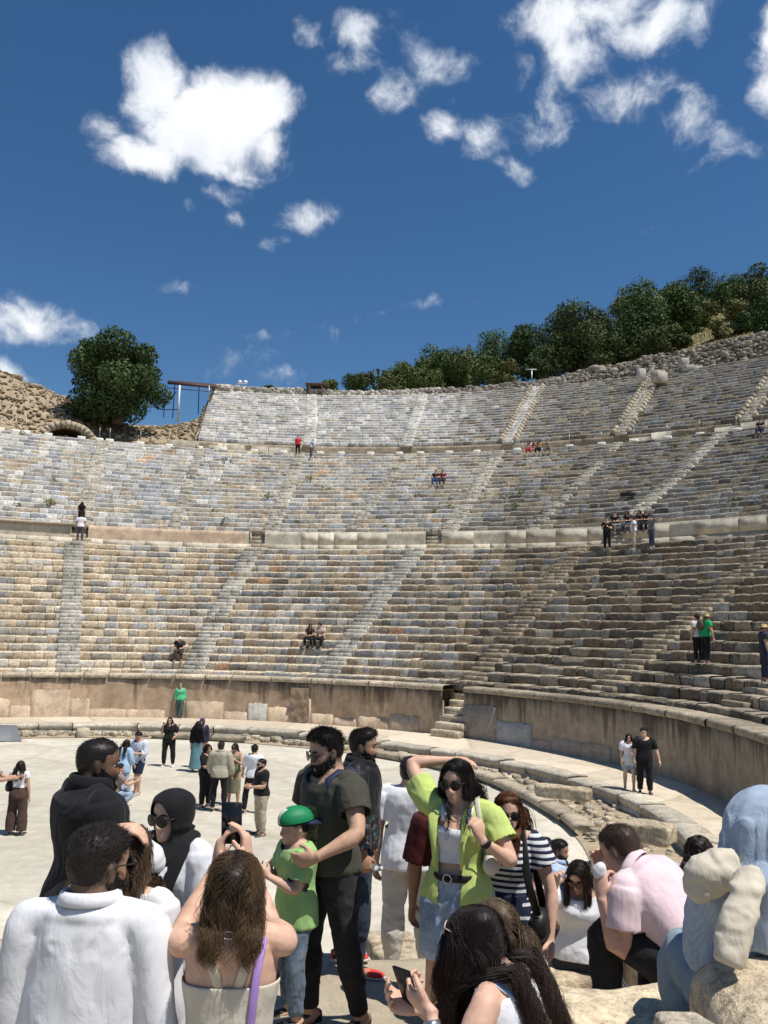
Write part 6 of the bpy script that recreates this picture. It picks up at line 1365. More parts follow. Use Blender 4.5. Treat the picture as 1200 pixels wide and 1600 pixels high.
p.top('shirt', C_((.40, .50, .66)), 1.2, -.18, .011, loose=.008, fold=.008); p.collar(C_((.40, .50, .66))); p.bottom('jeans', JEAN, 1.95, .009, fold=.008); p.shoes((.4, .3, .2)); p.short_hair(HB, 1400, .14, .025, .04); p.face(); p.beard(HB, .02)
p = Person(at(852, 1512, 10.7), 40, 1.62, 'f', dict(thighL=(.05, .45, -1), shinL=(0, -.15, -1), thighR=(.05, -.30, -1), shinR=(0, -.5, -1), uaL=(.2, .1, -1), faL=(.1, .2, -1), hpitch=10), .0095, SK['light'], seed=15, label='dark haired woman in black leggings and white sneakers walking behind the bag', group=FG)
p.top('tee', WHITE, .6, -.22, .010, loose=.010); p.bottom('leggings', BLACK, 1.9, .004, fold=.003); p.shoes((.66, .66, .64), (.7, .7, .68)); p.long_hair(HB, None, .3, 500, .008, 2); p.face()
p = Person(gnd(906, 1329, 6.6, 1.64), -16, 1.64, 'f', dict(wR=at(868, 1384, 6.3), poleR=(1, -.2, -1), hdR=(-.1, .2, 1), hnR=(-.6, .6, 0), curlR=.45, uaL=(.22, .05, -1), faL=(.05, .22, -1), hyaw=-12, hpitch=24, thighL=(.08, .3, -1), shinL=(0, -.25, -1), thighR=(.08, .1, -1)), .0065, SK['light'], seed=16, label='woman in a plain white tee and dark grey trousers looking down, hand raised', group=FG)
p.top('tee', WHITE, .78, -.03, .010, loose=.012, fold=.011, fs=(5, 5, 5), cuff=.014, flare=.05); p.bottom('trousers', GREYT, 1.93, .014, fold=.014); p.shoes(); p.long_hair((.022, .012, .009), (.04, .018, .012), .34, 1400, .008, 1.5, part=.0, clumps=50, front=.32); p.glasses((.13, .11), mlens=m_plain('brown_lens', (.10, .05, .03), .1, var=.05)); p.face(eyes=False)
# ---- seated right foreground
p = Person(None, -130, 1.82, 'm', dict(SIT, headat=at(968, 1328, 4.55), hipz=.5, lean=60, plean=16, thighL=(.12, .82, .28), thighR=(.5, .9, .12), shinL=(.0, -.05, -1), uaL=(.14, .05, -1), faL=(.16, .25, .95), uaR=(.1, .4, -.9), faR=(-.2, .6, .8), hdL=(-.3, .2, .9), hdR=(-.3, .2, .9), hyaw=-8, hpitch=22, curlL=.6, fade=(.05, .035, .028)), .0068, (.58, .35, .26), 1.08, seed=17, label='man in a pink polo shirt bent forward on a stone, hand to his mouth', group=FG)
PINK = C_((.70, .54, .56)); p.top('polo_shirt', PINK, .62, -.18, .010, loose=.008, fold=.006, fs=(5, 5, 5), cuff=.006, nslope=.1, nr=.08); p.collar(PINK, h=.03, t=.95); p.bottom('jeans', BLKJ, 1.94, .009, fold=.009); p.shoes((.02, .02, .02)); p.short_hair((.045, .026, .018), 3000, .07, .02, .02, .5, (0, -.4, -.2), r0=.0016); p.face(); PINKM = p
p = Person(None, 150, 1.62, 'f', dict(SIT, headat=at(1092, 1332, 6.4), hipz=.45, hyaw=10), .009, SK['light'], seed=18, label='curly dark haired woman in lilac seen from behind beyond the pink shirt', group=FG)
p.top('top', C_((.50, .42, .62)), 1.6, -.05, .009); p.bottom('trousers', BLACK, 1.93, .01); p.shoes(); p.long_hair((.016, .011, .009), (.05, .03, .02), .26, 1200, .02, 3, clumps=40, front=.1)
p = Person(None, 168, 1.66, 'f', dict(SIT, headat=at(1203, 1304, 2.9), hipz=.5, lean=14, thighL=(.42, .86, .26), thighR=(.1, 1, .1), shinL=(-.05, -.1, -1), uaL=(.12, .40, -.95), faL=(-.3, .85, -.4), hyaw=0, hpitch=14), .0068, SK['light'], seed=19, label='seated person with a blue pinstriped shirt draped over head and back, light jeans, right edge', group=FG)
PIN = C_((.25, .32, .43), 'pin', (.42, .49, .58)); pcs = [p.tor(-.12, .9, .012, .01, drop=1), ball(p.hc+np.array([.01, .01, .0]), (.12, .14, .14), 20, 14), ball(p.hc+np.array([-.13, .03, -.05]), (.13, .13, .12), 18, 12), tube([p.hc+np.array([0, .02, .03]), p.hc+np.array([0, .05, -.10]), p.spine(.84)+p.Rc@np.array([0, .03, 0]), p.spine(.5)+p.Rc@np.array([0, .03, 0])], [(.12, .13), (.14, .135), (.18, .15), (.17, .15)], 22)]
for k in 'LR': pcs.append(p.arm(k, 0, 1.75, .020, .004)[0])
for a, b_, r_ in ((.1, .0, .022), (.75, .1, .026), (1.5, -.05, .022), (2.2, .1, .026), (2.9, 0, .022), (-.6, .1, .02)): pcs.append(tube([p.hc+np.array([-.03, .02, .125]), p.hc+np.array([.115*math.cos(a), .02+.13*math.sin(a), .03]), p.hc+np.array([.17*math.cos(a+b_), .03+.16*math.sin(a+b_), -.16]), p.hc+np.array([.20*math.cos(a+b_), .03+.18*math.sin(a+b_), -.42])], [r_*.6, r_, r_*1.2, r_*1.3], 10))
p.garment('shirt', pcs, PIN, [(p.spine(0)+np.array([0, 0, -.06]), np.array([0, 0, -1.]), .4)], .020, (6, 6, 3), hole=lambda C, p=p: ((((p.toH(C)[:, 0])/.34)**2+((p.toH(C)[:, 2]+.1)/.5)**2) < 1) & (p.toH(C)[:, 1] < -.1), smooth=5)
p.bottom('jeans', C_((.17, .225, .27), 'denim', (.27, .34, .39)), 1.93, .014, fold=.010); p.shoes((.6, .6, .6)); p.short_hair(HB, 800, .1, .02, .03); p.face(); BLUEP = p
p = Person(None, -118, 1.66, 'f', dict(SIT, headat=at(745, 1474, 3.0), hipz=.5, lean=30, plean=8, wL=at(672, 1580, 2.8), wR=at(654, 1574, 2.95), hdL=(-.25, .8, .25), hdR=(-.4, .8, .2), hnL=(-.75, -.2, .6), hnR=(-.5, -.3, .8), curlL=.55, curlR=.5, hyaw=-6, hpitch=28), .006, (.62, .40, .30), seed=20, label='woman with long dark wavy hair in a white tank top reading her phone', group=FG)
p.top('tank_top', WHITE, 0, -.15, .006, neck=.84, fold=.004, nslope=.5, nr=.3, arms=''); p.bottom('jeans', LJEAN, 1.93, .01, fold=.009); p.shoes((.6, .6, .6))
for sg in (-1, 1):
    P = [p.spine(.82)+p.Rc@np.array([sg*.075, -.10, 0]), p.spine(.93)+p.Rc@np.array([sg*.085, -.03, .01]), p.spine(.93)+p.Rc@np.array([sg*.085, .04, .005]), p.spine(.76)+p.Rc@np.array([sg*.08, .105, 0])]; V, Q, T = tube(P, np.array([(.026, .005)]*4), 8, side=p.Rc[:, 0]); p.surf('shoulder_strap', V, Q, T, WHITE)
p.long_hair((.016, .010, .009), (.035, .018, .013), .46, 2400, .020, 2.0, clumps=110, front=.5, fy=.12, vol=.01, gather=.4, back=.3); p.glasses((.13, .10), up=.13, back=.05, frame=m_plain('pink_frame', (.55, .42, .42), .3, var=.05), pitch=-35); p.face(); READ = p
sh, el, wr, hd, hn, sd_ = p.arms['L']; d = nrm(wr-el); V, Q, T = tube([wr-d*.05, wr-d*.025], np.array([(.030, .027), (.029, .026)]), 14); p.surf('wrist_watch', V, Q, T, M_METAL)
p = Person(None, -150, 1.64, 'f', dict(SIT, headat=at(774, 1452, 3.6), hipz=.5, lean=4), .009, SK['light'], seed=21, label='woman with straight light brown hair seated beyond the phone reader', group=FG)
p.top('top', WHITE, .6, -.1, .009); p.bottom('jeans', LJEAN, 1.93, .01); p.shoes((.6, .6, .6)); p.long_hair((.10, .068, .04), (.15, .105, .065), .44, 1500, .006, 1.2, clumps=70, front=.05, vol=.0); LBR = p

# ---- the round floor
def stand(px, py, yaw, H, sex, label, group, pose=None, vox=.014, skin='mid', z=0., seed=0, fat=1.):
    return Person(atz(px, py, z), yaw, H, sex, pose or {}, vox, SK[skin] if isinstance(skin, str) else skin, fat, seed=abs(seed or px), label=label, group=group)
p = stand(24, 1305, 178, 1.66, 'f', 'woman in a white tee and wide brown trousers with a black shoulder bag', OG, dict(uaL=(.35, .3, -.5), faL=(-.3, .3, 1), hdL=(-.5, .2, .8), uaR=(.18, 0, -1), hyaw=12))
p.top('tee', WHITE, .4, .10, .007, fold=.006); p.bottom('trousers', C_((.075, .045, .035)), 1.96, .012, ([0, .8, 1.96], [.010, .022, .042]), waist=.3, fold=.010); p.shoes(); p.long_hair((.022, .014, .012), None, .30, 700, .02, 2.5); W22 = p
p = stand(-22, 1312, 95, 1.75, 'm', 'person at the left edge of the floor reaching out with a phone', OG, dict(uaR=(.1, .85, -.35), faR=(-.05, 1, .15), uaL=(.1, .8, -.4), faL=(-.05, 1, .12), curlR=.6, curlL=.6))
p.top('tee', C_((.25, .2, .2)), .6, -.1, .009); p.bottom('trousers', BLACK, 1.93, .01); p.shoes(); p.short_hair(HB, 500, .1); EDGE = p
p = stand(214, 1241, -28, 1.78, 'm', 'man in a white shirt and navy shorts looking at his phone', OG, dict(uaR=(.15, .1, -1), faR=(-.35, .9, .1), uaL=(.15, .1, -1), faL=(-.5, .85, .1), thighL=(.08, .28, -1), shinL=(0, -.1, -1), thighR=(.1, -.15, -1), hpitch=22, hyaw=-10))
p.top('shirt', C_((.62, .65, .74)), 1.5, -.2, .011, loose=.010, fold=.010); p.bottom('shorts', NAVY, .92, .016); p.shoes((.4, .36, .3), (.6, .6, .55)); p.short_hair(HB, 700, .14, .03, .05); p.face(); MAN214 = p
p = stand(190, 1248, 150, 1.62, 'f', 'woman with long dark hair in a pale blue shirt beside the shorts wearer', OG, dict(uaR=(.2, .1, -1), faR=(-.2, .6, -.6), thighL=(.1, .25, -1), lean=12))
p.top('shirt', C_((.35, .50, .66)), 1.7, -.35, .014, loose=.014, fold=.010); p.bottom('jeans', LJEAN, 1.93, .01); p.shoes((.6, .6, .6)); p.long_hair((.022, .014, .011), None, .40, 700, .014, 2)
P0 = atz(178, 1262, 0)
p = Person(P0, 120, 1.72, 'm', dict(thighL=(.2, .95, .35), shinL=(0, -.45, -1), thighR=(.2, 1., -.1), shinR=(0, -.85, -.6), hipz=.36, lean=18, uaR=(.15, .6, -.7), faR=(-.2, .9, .25), uaL=(.15, .6, -.7), faL=(-.2, .9, .25)), .014, SK['mid'], seed=180, label='man in a taupe tee crouching to take a picture', group=OG)
p.top('tee', C_((.23, .19, .175)), .6, -.1, .010, loose=.008); p.bottom('jeans', C_((.16, .2, .26), 'denim'), 1.93, .01); p.shoes(); p.short_hair(HB, 600, .12); 
p = stand(262, 1198, 4, 1.68, 'f', 'woman all in black with white sneakers talking on a phone', OG, dict(uaR=(.25, .2, -.9), faR=(-.2, .35, 1), hdR=(-.1, .1, 1), hnR=(-1, 0, 0), curlR=.6, uaL=(.4, .0, -1), faL=(-.2, .9, -.3), thighL=(.13, 0, -1), thighR=(.10, 0, -1)))
p.top('tee', BLACK, .85, -.02, .010, loose=.010); p.bottom('trousers', BLACK, 1.93, .014); p.shoes((.7, .7, .7), (.7, .7, .7)); p.long_hair(HB, None, .38, 600, .01, 2); p.face(); CALL = p
p = stand(306, 1206, 172, 1.66, 'f', 'woman seen from behind with very long black hair and a teal skirt', OG)
p.top('top', BLACK, 1.6, .05, .009); p.skirt('skirt', C_((.11, .22, .25)), z1=.10, w1=.14); p.shoes((.1, .2, .25)); p.long_hair((.010, .009, .010), None, .62, 900, .006, 1.5, vol=.07)
p = stand(313, 1200, -8, 1.68, 'f', 'woman in a purple headscarf and navy top facing the black haired one', OG)
p.top('top', C_((.03, .03, .06)), 1.8, -.1, .011); p.skirt('skirt', C_((.03, .03, .05)), z1=.1, w1=.13); p.shoes()
hg = head_grid(p.hh, 28, 30, .07, True, False); p.garment('headscarf', [(hg[0]@p.Rh.T+p.hc, hg[1], hg[2]), tube([p.hc-p.Rh[:, 2]*.2*p.hh, p.spine(1.0), p.spine(.85)], np.array([(.40, .44), (.36, .38), (.55, .46)])*p.hh, 14)], C_((.05, .03, .12)), (), .006, hole=lambda C, p=p: ((((p.toH(C)[:, 0])/.26)**2+((p.toH(C)[:, 2]+.08)/.40)**2) < 1) & (p.toH(C)[:, 1] < -.1)); p.face()
p = stand(320, 1262, 60, 1.66, 'f', 'woman in black with tied hair, arms crossed, beside the khaki shirt', OG, dict(uaR=(.12, .3, -1), faR=(-.5, .85, .0), uaL=(.12, .3, -1), faL=(-.5, .85, .1), hyaw=-10))
p.top('tee', BLACK, .9, -.15, .012, loose=.01); p.bottom('trousers', BLACK, 1.93, .014); p.shoes((.02, .02, .02), (.6, .6, .6)); p.long_hair(HB, None, .16, 500, .01, 2, vol=.08); p.face()
p = stand(341, 1268, 176, 1.79, 'm', 'man in an untucked khaki shirt and black trousers seen from behind', OG, dict(uaL=(.28, .1, -1), faL=(-.1, .5, -.9), uaR=(.26, .1, -1), thighL=(.10, .0, -1), thighR=(.08, .05, -1)))
p.top('shirt', C_((.38, .35, .27)), 1.85, -.2, .012, loose=.012, fold=.012, fs=(5, 5, 4)); p.collar(C_((.38, .35, .27))); p.bottom('trousers', BLACK, 1.93, .008); p.shoes((.02, .02, .02), (.65, .65, .65)); p.short_hair((.03, .02, .015), 700, .14, .03, .05)
p = stand(364, 1259, -12, 1.66, 'f', 'smiling woman in a long olive dress and sunglasses clapping', OG, dict(uaL=(.25, .35, -.8), faL=(-.4, .7, .5), uaR=(.2, .35, -.8), faR=(-.5, .8, .3)))
p.skirt('dress', C_((.20, .19, .12)), z1=.32, w1=.105, chest=1, neck=.8, fold=.010); p.shoes((.55, .38, .26)); p.long_hair(HB, None, .14, 400, .01, 2); p.glasses(); p.face(eyes=False)
p = stand(394, 1271, 150, 1.76, 'm', 'man in a white shirt and black trousers walking away, arm out', OG, dict(uaL=(.55, .2, -.8), faL=(.4, .35, -.8), thighL=(.16, -.22, -1), thighR=(.06, .25, -1), hyaw=20))
p.top('shirt', WHITE, 1.1, -.1, .011, loose=.010, fold=.010); p.bottom('trousers', BLACK, 1.95, .009); p.shoes((.02, .02, .02), (.6, .6, .6)); p.short_hair(HB, 700, .14, .03, .05); p.glasses()
p = stand(406, 1305, -60, 1.74, 'm', 'stocky man in a black tee and khaki trousers with dark glasses', OG, dict(uaL=(.14, .15, -1), faL=(-.4, .9, .0), uaR=(.14, .15, -1), faR=(-.4, .9, .0), stubble=.8), fat=1.12)
p.top('tee', BLACK, .66, -.12, .011, loose=.008); p.bottom('trousers', KHAKI, 1.95, .012, fold=.012); p.shoes((.03, .03, .03), (.2, .2, .2)); p.short_hair(HB, 700, .12, .02, .04); p.glasses(); p.beard(HB, .03); p.face(eyes=False)
p = stand(280, 1122, 0, 1.64, 'f', 'woman in a bright green hoodie and cap walking along the podium wall', 'people on the raised walk', dict(thighL=(.05, .12, -1), thighR=(.08, -.15, -1)), .018, z=Z_WALK)
p.top('hoodie', C_((.10, .50, .26)), 1.85, -.15, .012, loose=.01); p.bottom('trousers', C_((.07, .13, .12)), 1.93, .014); p.shoes(); p.short_hair((.3, .28, .1), 200, .1, .06, .05); p.face()
p = stand(984, 1236, -10, 1.57, 'f', 'girl in a big white tee and denim shorts walking beside a black clad man', 'people on the raised walk', dict(thighL=(.04, .22, -1), shinL=(0, -.1, -1), thighR=(.04, -.18, -1), uaR=(.2, .1, -1), faR=(-.05, .4, -.9), uaL=(.2, .2, -1), faL=(-.4, .7, .1)), .012, 'light', Z_WALK)
p.top('tee', WHITE, .75, -.32, .013, loose=.018, fold=.010); p.bottom('shorts', LJEAN, .72, .018); p.shoes((.6, .55, .5), (.7, .7, .68)); p.long_hair(HB, None, .17, 500, .008, 2); p.face()
p = stand(1008, 1240, -14, 1.76, 'm', 'tall man in a black tee with a chest print and black trousers on the walk', 'people on the raised walk', dict(thighL=(.06, .14, -1), thighR=(.05, -.15, -1), uaL=(.42, .05, -1), faL=(.25, .25, -.9), uaR=(.14, .1, -1)), .012, 'light', Z_WALK)
p.top('tee', BLACK, .85, -.15, .012, loose=.014, fold=.010); p.bottom('trousers', BLACK, 1.95, .016, fold=.012); p.shoes((.02, .02, .02)); p.short_hair(HB, 700, .2, .04, .07); p.face(); MAN1008 = p
V, Q = box(0, 0, 0, .07, .008, .03, bev=.003); c_ = p.spine(.62)+p.Rc@np.array([0, -.145, 0]); p.surf('chest_print', V+c_, Q, np.zeros((0, 3), int), m_plain('white_print', (.6, .6, .6), .8))
# ---- up on the seats
def perch(px, py, H, sex, label, sit=True, yaw=0, pose=None, skin='mid', vox=.022, sits=.47, back=0.):
    P = hit(px, py); t = math.degrees(math.atan2(P[0]-CX, P[1]-CY))
    if sit:
        d = pt(t, 1., 0)-np.array([CX, CY, 0]); return Person(P+d*.42, -t+yaw, H, sex, dict(SIT, hipz=sits, **(pose or {})), vox, SK[skin], seed=px, label=label, group=UG)
    return Person(P, yaw-t, H, sex, pose or {}, vox, SK[skin], seed=px, label=label, group=UG)
def dress(p, top, bot, hair='short', hc=HB, sleeve=.6, shoe=(.03, .03, .03), hat=None):
    p.top('shirt', top, sleeve, -.1, .011, loose=.01); p.bottom('trousers', bot, 1.93, .011); p.shoes(shoe)
    if hair == 'short': p.short_hair(hc, 300, .14, .035, .05, r0=.004)
    elif hair: p.long_hair(hc, None, hair, 350, .01, 2, r0=.006)
    p.face(eyes=False)
    if hat is not None:
        mb = MB(); a = np.linspace(0, 2*np.pi, 25); P = [np.stack([q*np.cos(a), .04+q*1.1*np.sin(a), z+0*a], 1) for q, z in ((.85, .14), (.42, .20), (.39, .42), (.25, .56), (.01, .58))]
        V = np.stack(P, 1).reshape(-1, 3); mb.add(p.frH(V), grid_faces(25, 5), c=hat); mb.build('hat', m_attr(.8), p.root, smooth=True)
    return p
RED, GRN = C_((.55, .03, .03)), C_((.02, .36, .12)); DKB = C_((.03, .035, .06))
dress(perch(277, 1043, 1.72, 'm', 'man in a pale cap and dark clothes sitting alone low on the left seats'), C_((.03, .03, .035)), C_((.05, .045, .04)), hat=(.6, .57, .5))
dress(perch(480, 1021, 1.64, 'f', 'woman in dark clothes sitting beside a man on the middle lower seats', pose=dict(hyaw=30)), C_((.06, .03, .03)), BLACK, .3)
dress(perch(496, 1021, 1.74, 'm', 'man in a pale pink shirt sitting turned to the woman on his left', pose=dict(hyaw=-35)), C_((.5, .40, .38)), BLACK)
dress(perch(465, 712, 1.72, 'm', 'person in a red top and black trousers standing on the upper passage', False), RED, BLACK)
dress(perch(486, 720, 1.72, 'm', 'person in a light blue top bending at the upper passage right of the red top', False, 120, dict(lean=22)), C_((.45, .58, .72)), C_((.12, .12, .13)), hc=(.5, .5, .48))
for px, py, yw, tp, bt, hr, lb in ((825, 712, 0, C_((.6, .5, .48)), RED, .3, 'leftmost of the seated four, white top and red trousers'), (832, 713, 0, C_((.5, .04, .06)), C_((.5, .35, .3)), .25, 'small figure all in red between the seated four'), (840, 711, 0, C_((.55, .25, .10)), BLACK, .3, 'figure in an orange top among the seated four'), (854, 711, 10, C_((.22, .18, .14)), C_((.2, .15, .1)), 'short', 'rightmost of the seated four in brown')):
    dress(perch(px, py, 1.64 if px != 832 else 1.3, 'f', lb, True, yw), tp, bt, hr)
dress(perch(679, 762, 1.74, 'm', 'person in black and blue sitting left in the pair on the middle bank'), C_((.02, .02, .025)), C_((.05, .08, .22)))
dress(perch(690, 761, 1.70, 'm', 'person in a dark red top sitting right in the pair on the middle bank'), C_((.22, .03, .035)), C_((.05, .05, .05)))
dress(perch(124, 852, 1.72, 'm', 'person in a white tee and grey trousers standing at the left passage wall', False, 175), WHITE, C_((.08, .08, .09)), shoe=(.6, .6, .6))
t_ = th_for(126, off_(R_d1, .75), Z_D1W)
dress(Person(pt(t_, float(R_d1(t_))+.75, Z_D1W), 160-t_, 1.62, 'f', {}, .022, SK['mid'], seed=128, label='person in black with long black hair standing above the passage wall at left', group=UG), BLACK, BLACK, .4)
dress(perch(949, 860, 1.74, 'm', 'man in black standing at the passage wall, leftmost of the group', False, 12, dict(uaR=(.14, .15, -1), faR=(-.4, .8, .3), uaL=(.14, .15, -1), faL=(-.4, .8, .3))), C_((.015, .015, .016)), BLACK)
dress(perch(991, 859, 1.70, 'm', 'man in a white tee and beige trousers standing in the passage group', False, -60, dict(uaR=(.14, .2, -1), faR=(-.4, .8, .3))), WHITE, C_((.45, .4, .32)))
dress(perch(1019, 858, 1.72, 'm', 'man in a grey tee and jeans leaning with one arm on the wall', False, -30, dict(uaL=(.8, .0, .0), faL=(.8, -.1, .25))), C_((.17, .17, .18)), JEAN)
for px, lb, tp, bt, hr in ((962, 'man in black sitting on the passage wall beside the standing man', C_((.02, .02, .022)), C_((.2, .19, .17)), 'short'), (982, 'woman with dark hair and jeans sitting on the passage wall', C_((.03, .02, .02)), JEAN, .3), (1011, 'person in black with fair hair sitting on the passage wall at right', C_((.02, .02, .022)), BLACK, .25), (1001, 'woman in a dark top sitting on the passage wall behind the white tee', C_((.05, .03, .035)), C_((.03, .04, .08)), .3)):
    t_ = th_for(px, off_(R_d1, .32), Z_D1W)
    dress(Person(pt(t_, float(R_d1(t_))+.32, Z_D1W-.36), -t_, 1.70, 'm' if hr == 'short' else 'f', dict(SIT, hipz=.52, thighL=(.1, 1, -.15), thighR=(.1, 1, -.15)), .022, SK['mid'], seed=px, label=lb, group=UG), tp, bt, hr, hc=(.3, .2, .1) if px == 1011 else HB)
GREENP = dress(perch(1104, 1040, 1.74, 'm', 'person in a bright green top and straw hat climbing the right seats', False, 165, dict(uaL=(.3, .1, -1), uaR=(.3, .1, -1), lean=10), vox=.016), GRN, BLACK, hat=(.42, .30, .14))
dress(perch(1092, 1040, 1.70, 'm', 'person in white pointing, half hidden by the bright green top', False, -90, dict(uaR=(.2, .85, .3), faR=(0, 1, .25)), vox=.016), C_((.6, .6, .58)), BLACK)
dress(perch(1197, 1076, 1.74, 'm', 'person in dark clothes and a straw hat at the right edge', False, 160, vox=.016), DKB, DKB, hat=(.50, .38, .18))
dress(perch(1186, 684, 1.74, 'm', 'person in dark blue sitting high at the right edge'), C_((.025, .03, .05)), C_((.03, .04, .08)))
# ------------------------------------------------------------------ things held and carried
def mk(name, label, cat, pieces, m, group=None, smooth=True, parent=None):
    mb = MB()
    for p_ in pieces: mb.add(*p_)
    o = mb.build(name, m, parent, smooth=smooth)
    if label: tag(o, label, cat, group)
    return o
def phone(name_label, c, R, size=(.072, .009, .15), col=(.015, .016, .02)):
    root = empty('phone', c); root.matrix_world = Matrix.Translation(c) @ Matrix([[*R[0], 0], [*R[1], 0], [*R[2], 0], [0, 0, 0, 1]]); tag(root, name_label, 'phone')
    V, Q = box(0, 0, 0, *size, bev=.004); MB().add(V, Q).build('case', m_plain('phone_case', col, .35, var=.05), root)
    V, Q = box(0, -size[1]/2-.0006, 0, size[0]*.93, .001, size[2]*.95); MB().add(V, Q).build('screen', M_LENS, root); return root
def handmid(p, k): sh, el, wr, hd, hn, sd_ = p.arms[k]; return p.world(wr+hd*.42*p.hl+hn*.022)
# phone held up between both hands of the woman in the tank top
hL, hR = handmid(TANK, 'L'), handmid(TANK, 'R'); c = at(362, 1286, 3.28); Rm = np.array(rz_(-4)@rx(8)); phone('black phone held up in both hands by the woman in the cream tank top', c, Rm, (.078, .010, .158))
c = (handmid(READ, 'L')+handmid(READ, 'R'))/2; d = nrm(READ.world(READ.arms['L'][3])-np.array(READ.loc)); yv = nrm(READ.hc-(READ.arms['L'][2])); yv = rz_(READ.yaw)@yv
zx = nrm(np.cross(np.cross(yv, (0, 0, 1)), yv)); Rm = np.stack([nrm(np.cross(-yv, zx)), -yv, zx], 1); phone('dark phone held low by the seated woman with wavy hair', c+np.array([0, 0, .02]), Rm)
c = handmid(CALL, 'R'); phone('phone held to the ear of the woman in black', c, np.eye(3), (.075, .012, .15)); c = handmid(EDGE, 'R'); phone('phone stretched out at the left edge of the floor', c, np.eye(3))
c = (handmid(MAN214, 'R')+handmid(MAN214, 'L'))/2; phone('phone in the hands of the man in navy shorts', c, rx(-50))
BLKB = m_plain('black_bag_leather', (.014, .013, .013), .45, var=.2, bump=.3); CRMB = m_plain('cream_bag_leather', (.58, .53, .44), .5, var=.08, bump=.2)
def bag(p, name, label, cat, side_k, hang, shoulder, size, m, strap_w=.008, squash=.6, hobo=False):
    """a bag hanging from a strap over the shoulder"""
    S0 = np.array(p.world(p.spine(.93)+p.Rc@np.array(shoulder))); B = np.array(p.world(p.spine(.5)+p.Rc@np.array(hang))); root = empty(name, B); tag(root, label, cat); Yw = rz_(p.yaw)
    pcs = fuse([ball((0, 0, 0), (size[0]*.5, size[1]*.5, size[2]*.42), 16, 10), ball((0, 0, -size[2]*.15), (size[0]*.55, size[1]*.5, size[2]*.35), 16, 10)], .012, 3); V = pcs[0]@Yw.T
    V = V+.006*fbm(V*18, 3, 3)[:, None]; mb = MB(); mb.add(V, pcs[2], pcs[3]); mb.build('body', m, root, smooth=True)
    up = np.array([0, 0, 1]); a = Yw@np.array([0, -size[1]*.2-size[0]*.3*0, 0]); e1 = Yw@np.array([0, -.10, 0]); e2 = Yw@np.array([0, .10, 0]); T_ = S0-B
    P = [e1*.8+up*size[2]*.3, (e1*.9+T_*.5+e1*.2), T_+e1*.35, T_+up*.012, T_+e2*.35, (e2*.9+T_*.5+e2*.2), e2*.8+up*size[2]*.3]
    mb = MB(); mb.add(*tube(P, np.array([(strap_w, .003)]*len(P)), 8, side=Yw[:, 0])); mb.build('strap', m, root, smooth=True); return root
bag(LIMEW, 'shoulder_bag', 'small cream shoulder bag under the arm of the woman in lime', 'bag', 'L', (.185, -.02, -.055), (.10, -.01, .03), (.09, .25, .15), CRMB, .014)
bag(STRIPE, 'handbag', 'round black handbag at the hip of the woman in stripes', 'bag', 'L', (.20, -.06, -.24), (.095, -.01, .025), (.12, .20, .19), BLKB, .022)
bag(W22, 'shoulder_bag', 'black shoulder bag of the woman in wide brown trousers', 'bag', 'L', (.20, .02, -.08), (.09, 0, .025), (.12, .34, .26), BLKB, .02)
# purple strap across the back of the tank top
p = TANK; P = [p.world(p.spine(t)+p.Rc@np.array([x, y, 0])) for t, x, y in ((.94, -.095, -.005), (.90, -.10, .062), (.72, -.085, .098), (.5, -.075, .092), (.3, -.07, .088), (.1, -.075, .115), (-.1, -.085, .135), (-.4, -.10, .13))]
root = empty('crossbody_bag', P[-1]); tag(root, 'lilac strapped bag hanging down the back of the woman in the tank top', 'bag'); mb = MB(); mb.add(*tube(np.array(P)-P[-1], np.array([(.013, .003)]*8), 8, side=(1, 0, 0))); mb.build('strap', m_plain('lilac_strap', (.36, .22, .52), .6), root, smooth=True)
V, Q = box(0, .02, -.09, .20, .07, .15, bev=.025); MB().add(V, Q).build('body', m_plain('lilac_bag', (.40, .28, .55), .6), root)
# navy backpack of the olive tee
p = OLIVE; W_ = lambda t, x, y, z=0: np.array(p.world(p.spine(t)+p.Rc@np.array([x, y, z]))); B = W_(.60, 0, .145); root = empty('backpack', B); tag(root, 'navy backpack on the man in the olive tee', 'backpack')
f_ = fuse([ball((0, 0, 0), (.12, .065, .19), 16, 12), ball((0, .02, -.08), (.11, .06, .11), 16, 12), ball((0, 0, .08), (.105, .06, .12), 16, 12)], .014, 3); V = f_[0]@rz_(p.yaw).T; V += .006*fbm(V*12, 2, 3)[:, None]; mb = MB(); mb.add(V, f_[2], f_[3]); NB = m_plain('navy_nylon', (.02, .028, .065), .6, var=.2, bump=.3); mb.build('pack', NB, root, smooth=True)
for sg in (-1, 1):
    P = [W_(.88, sg*.09, .13), W_(.965, sg*.105, .05, .0), W_(.985, sg*.112, -.01, -.002), W_(.90, sg*.118, -.098), W_(.76, sg*.125, -.118), W_(.64, sg*.140, -.07), W_(.56, sg*.145, .01), W_(.5, sg*.11, .11)]
    mb = MB(); mb.add(*tube(np.array(P)-B, np.array([(.024, .007)]*8), 8, side=rz_(p.yaw)[:, 0])); mb.build('strap', NB, root, smooth=True)
p = GREENP; B = np.array(p.world(p.spine(.62)+p.Rc@np.array([0, .20, 0]))); root = empty('backpack', B); tag(root, 'brown rucksack on the person in bright green', 'backpack'); f_ = fuse([ball((0, 0, 0), (.15, .10, .20), 14, 10), ball((0, .03, -.07), (.14, .09, .12), 14, 10)], .02, 2); V = f_[0]@rz_(p.yaw).T; mb = MB(); mb.add(V, f_[2], f_[3]); mb.build('pack', m_plain('brown_pack', (.10, .07, .05), .7), root, smooth=True)
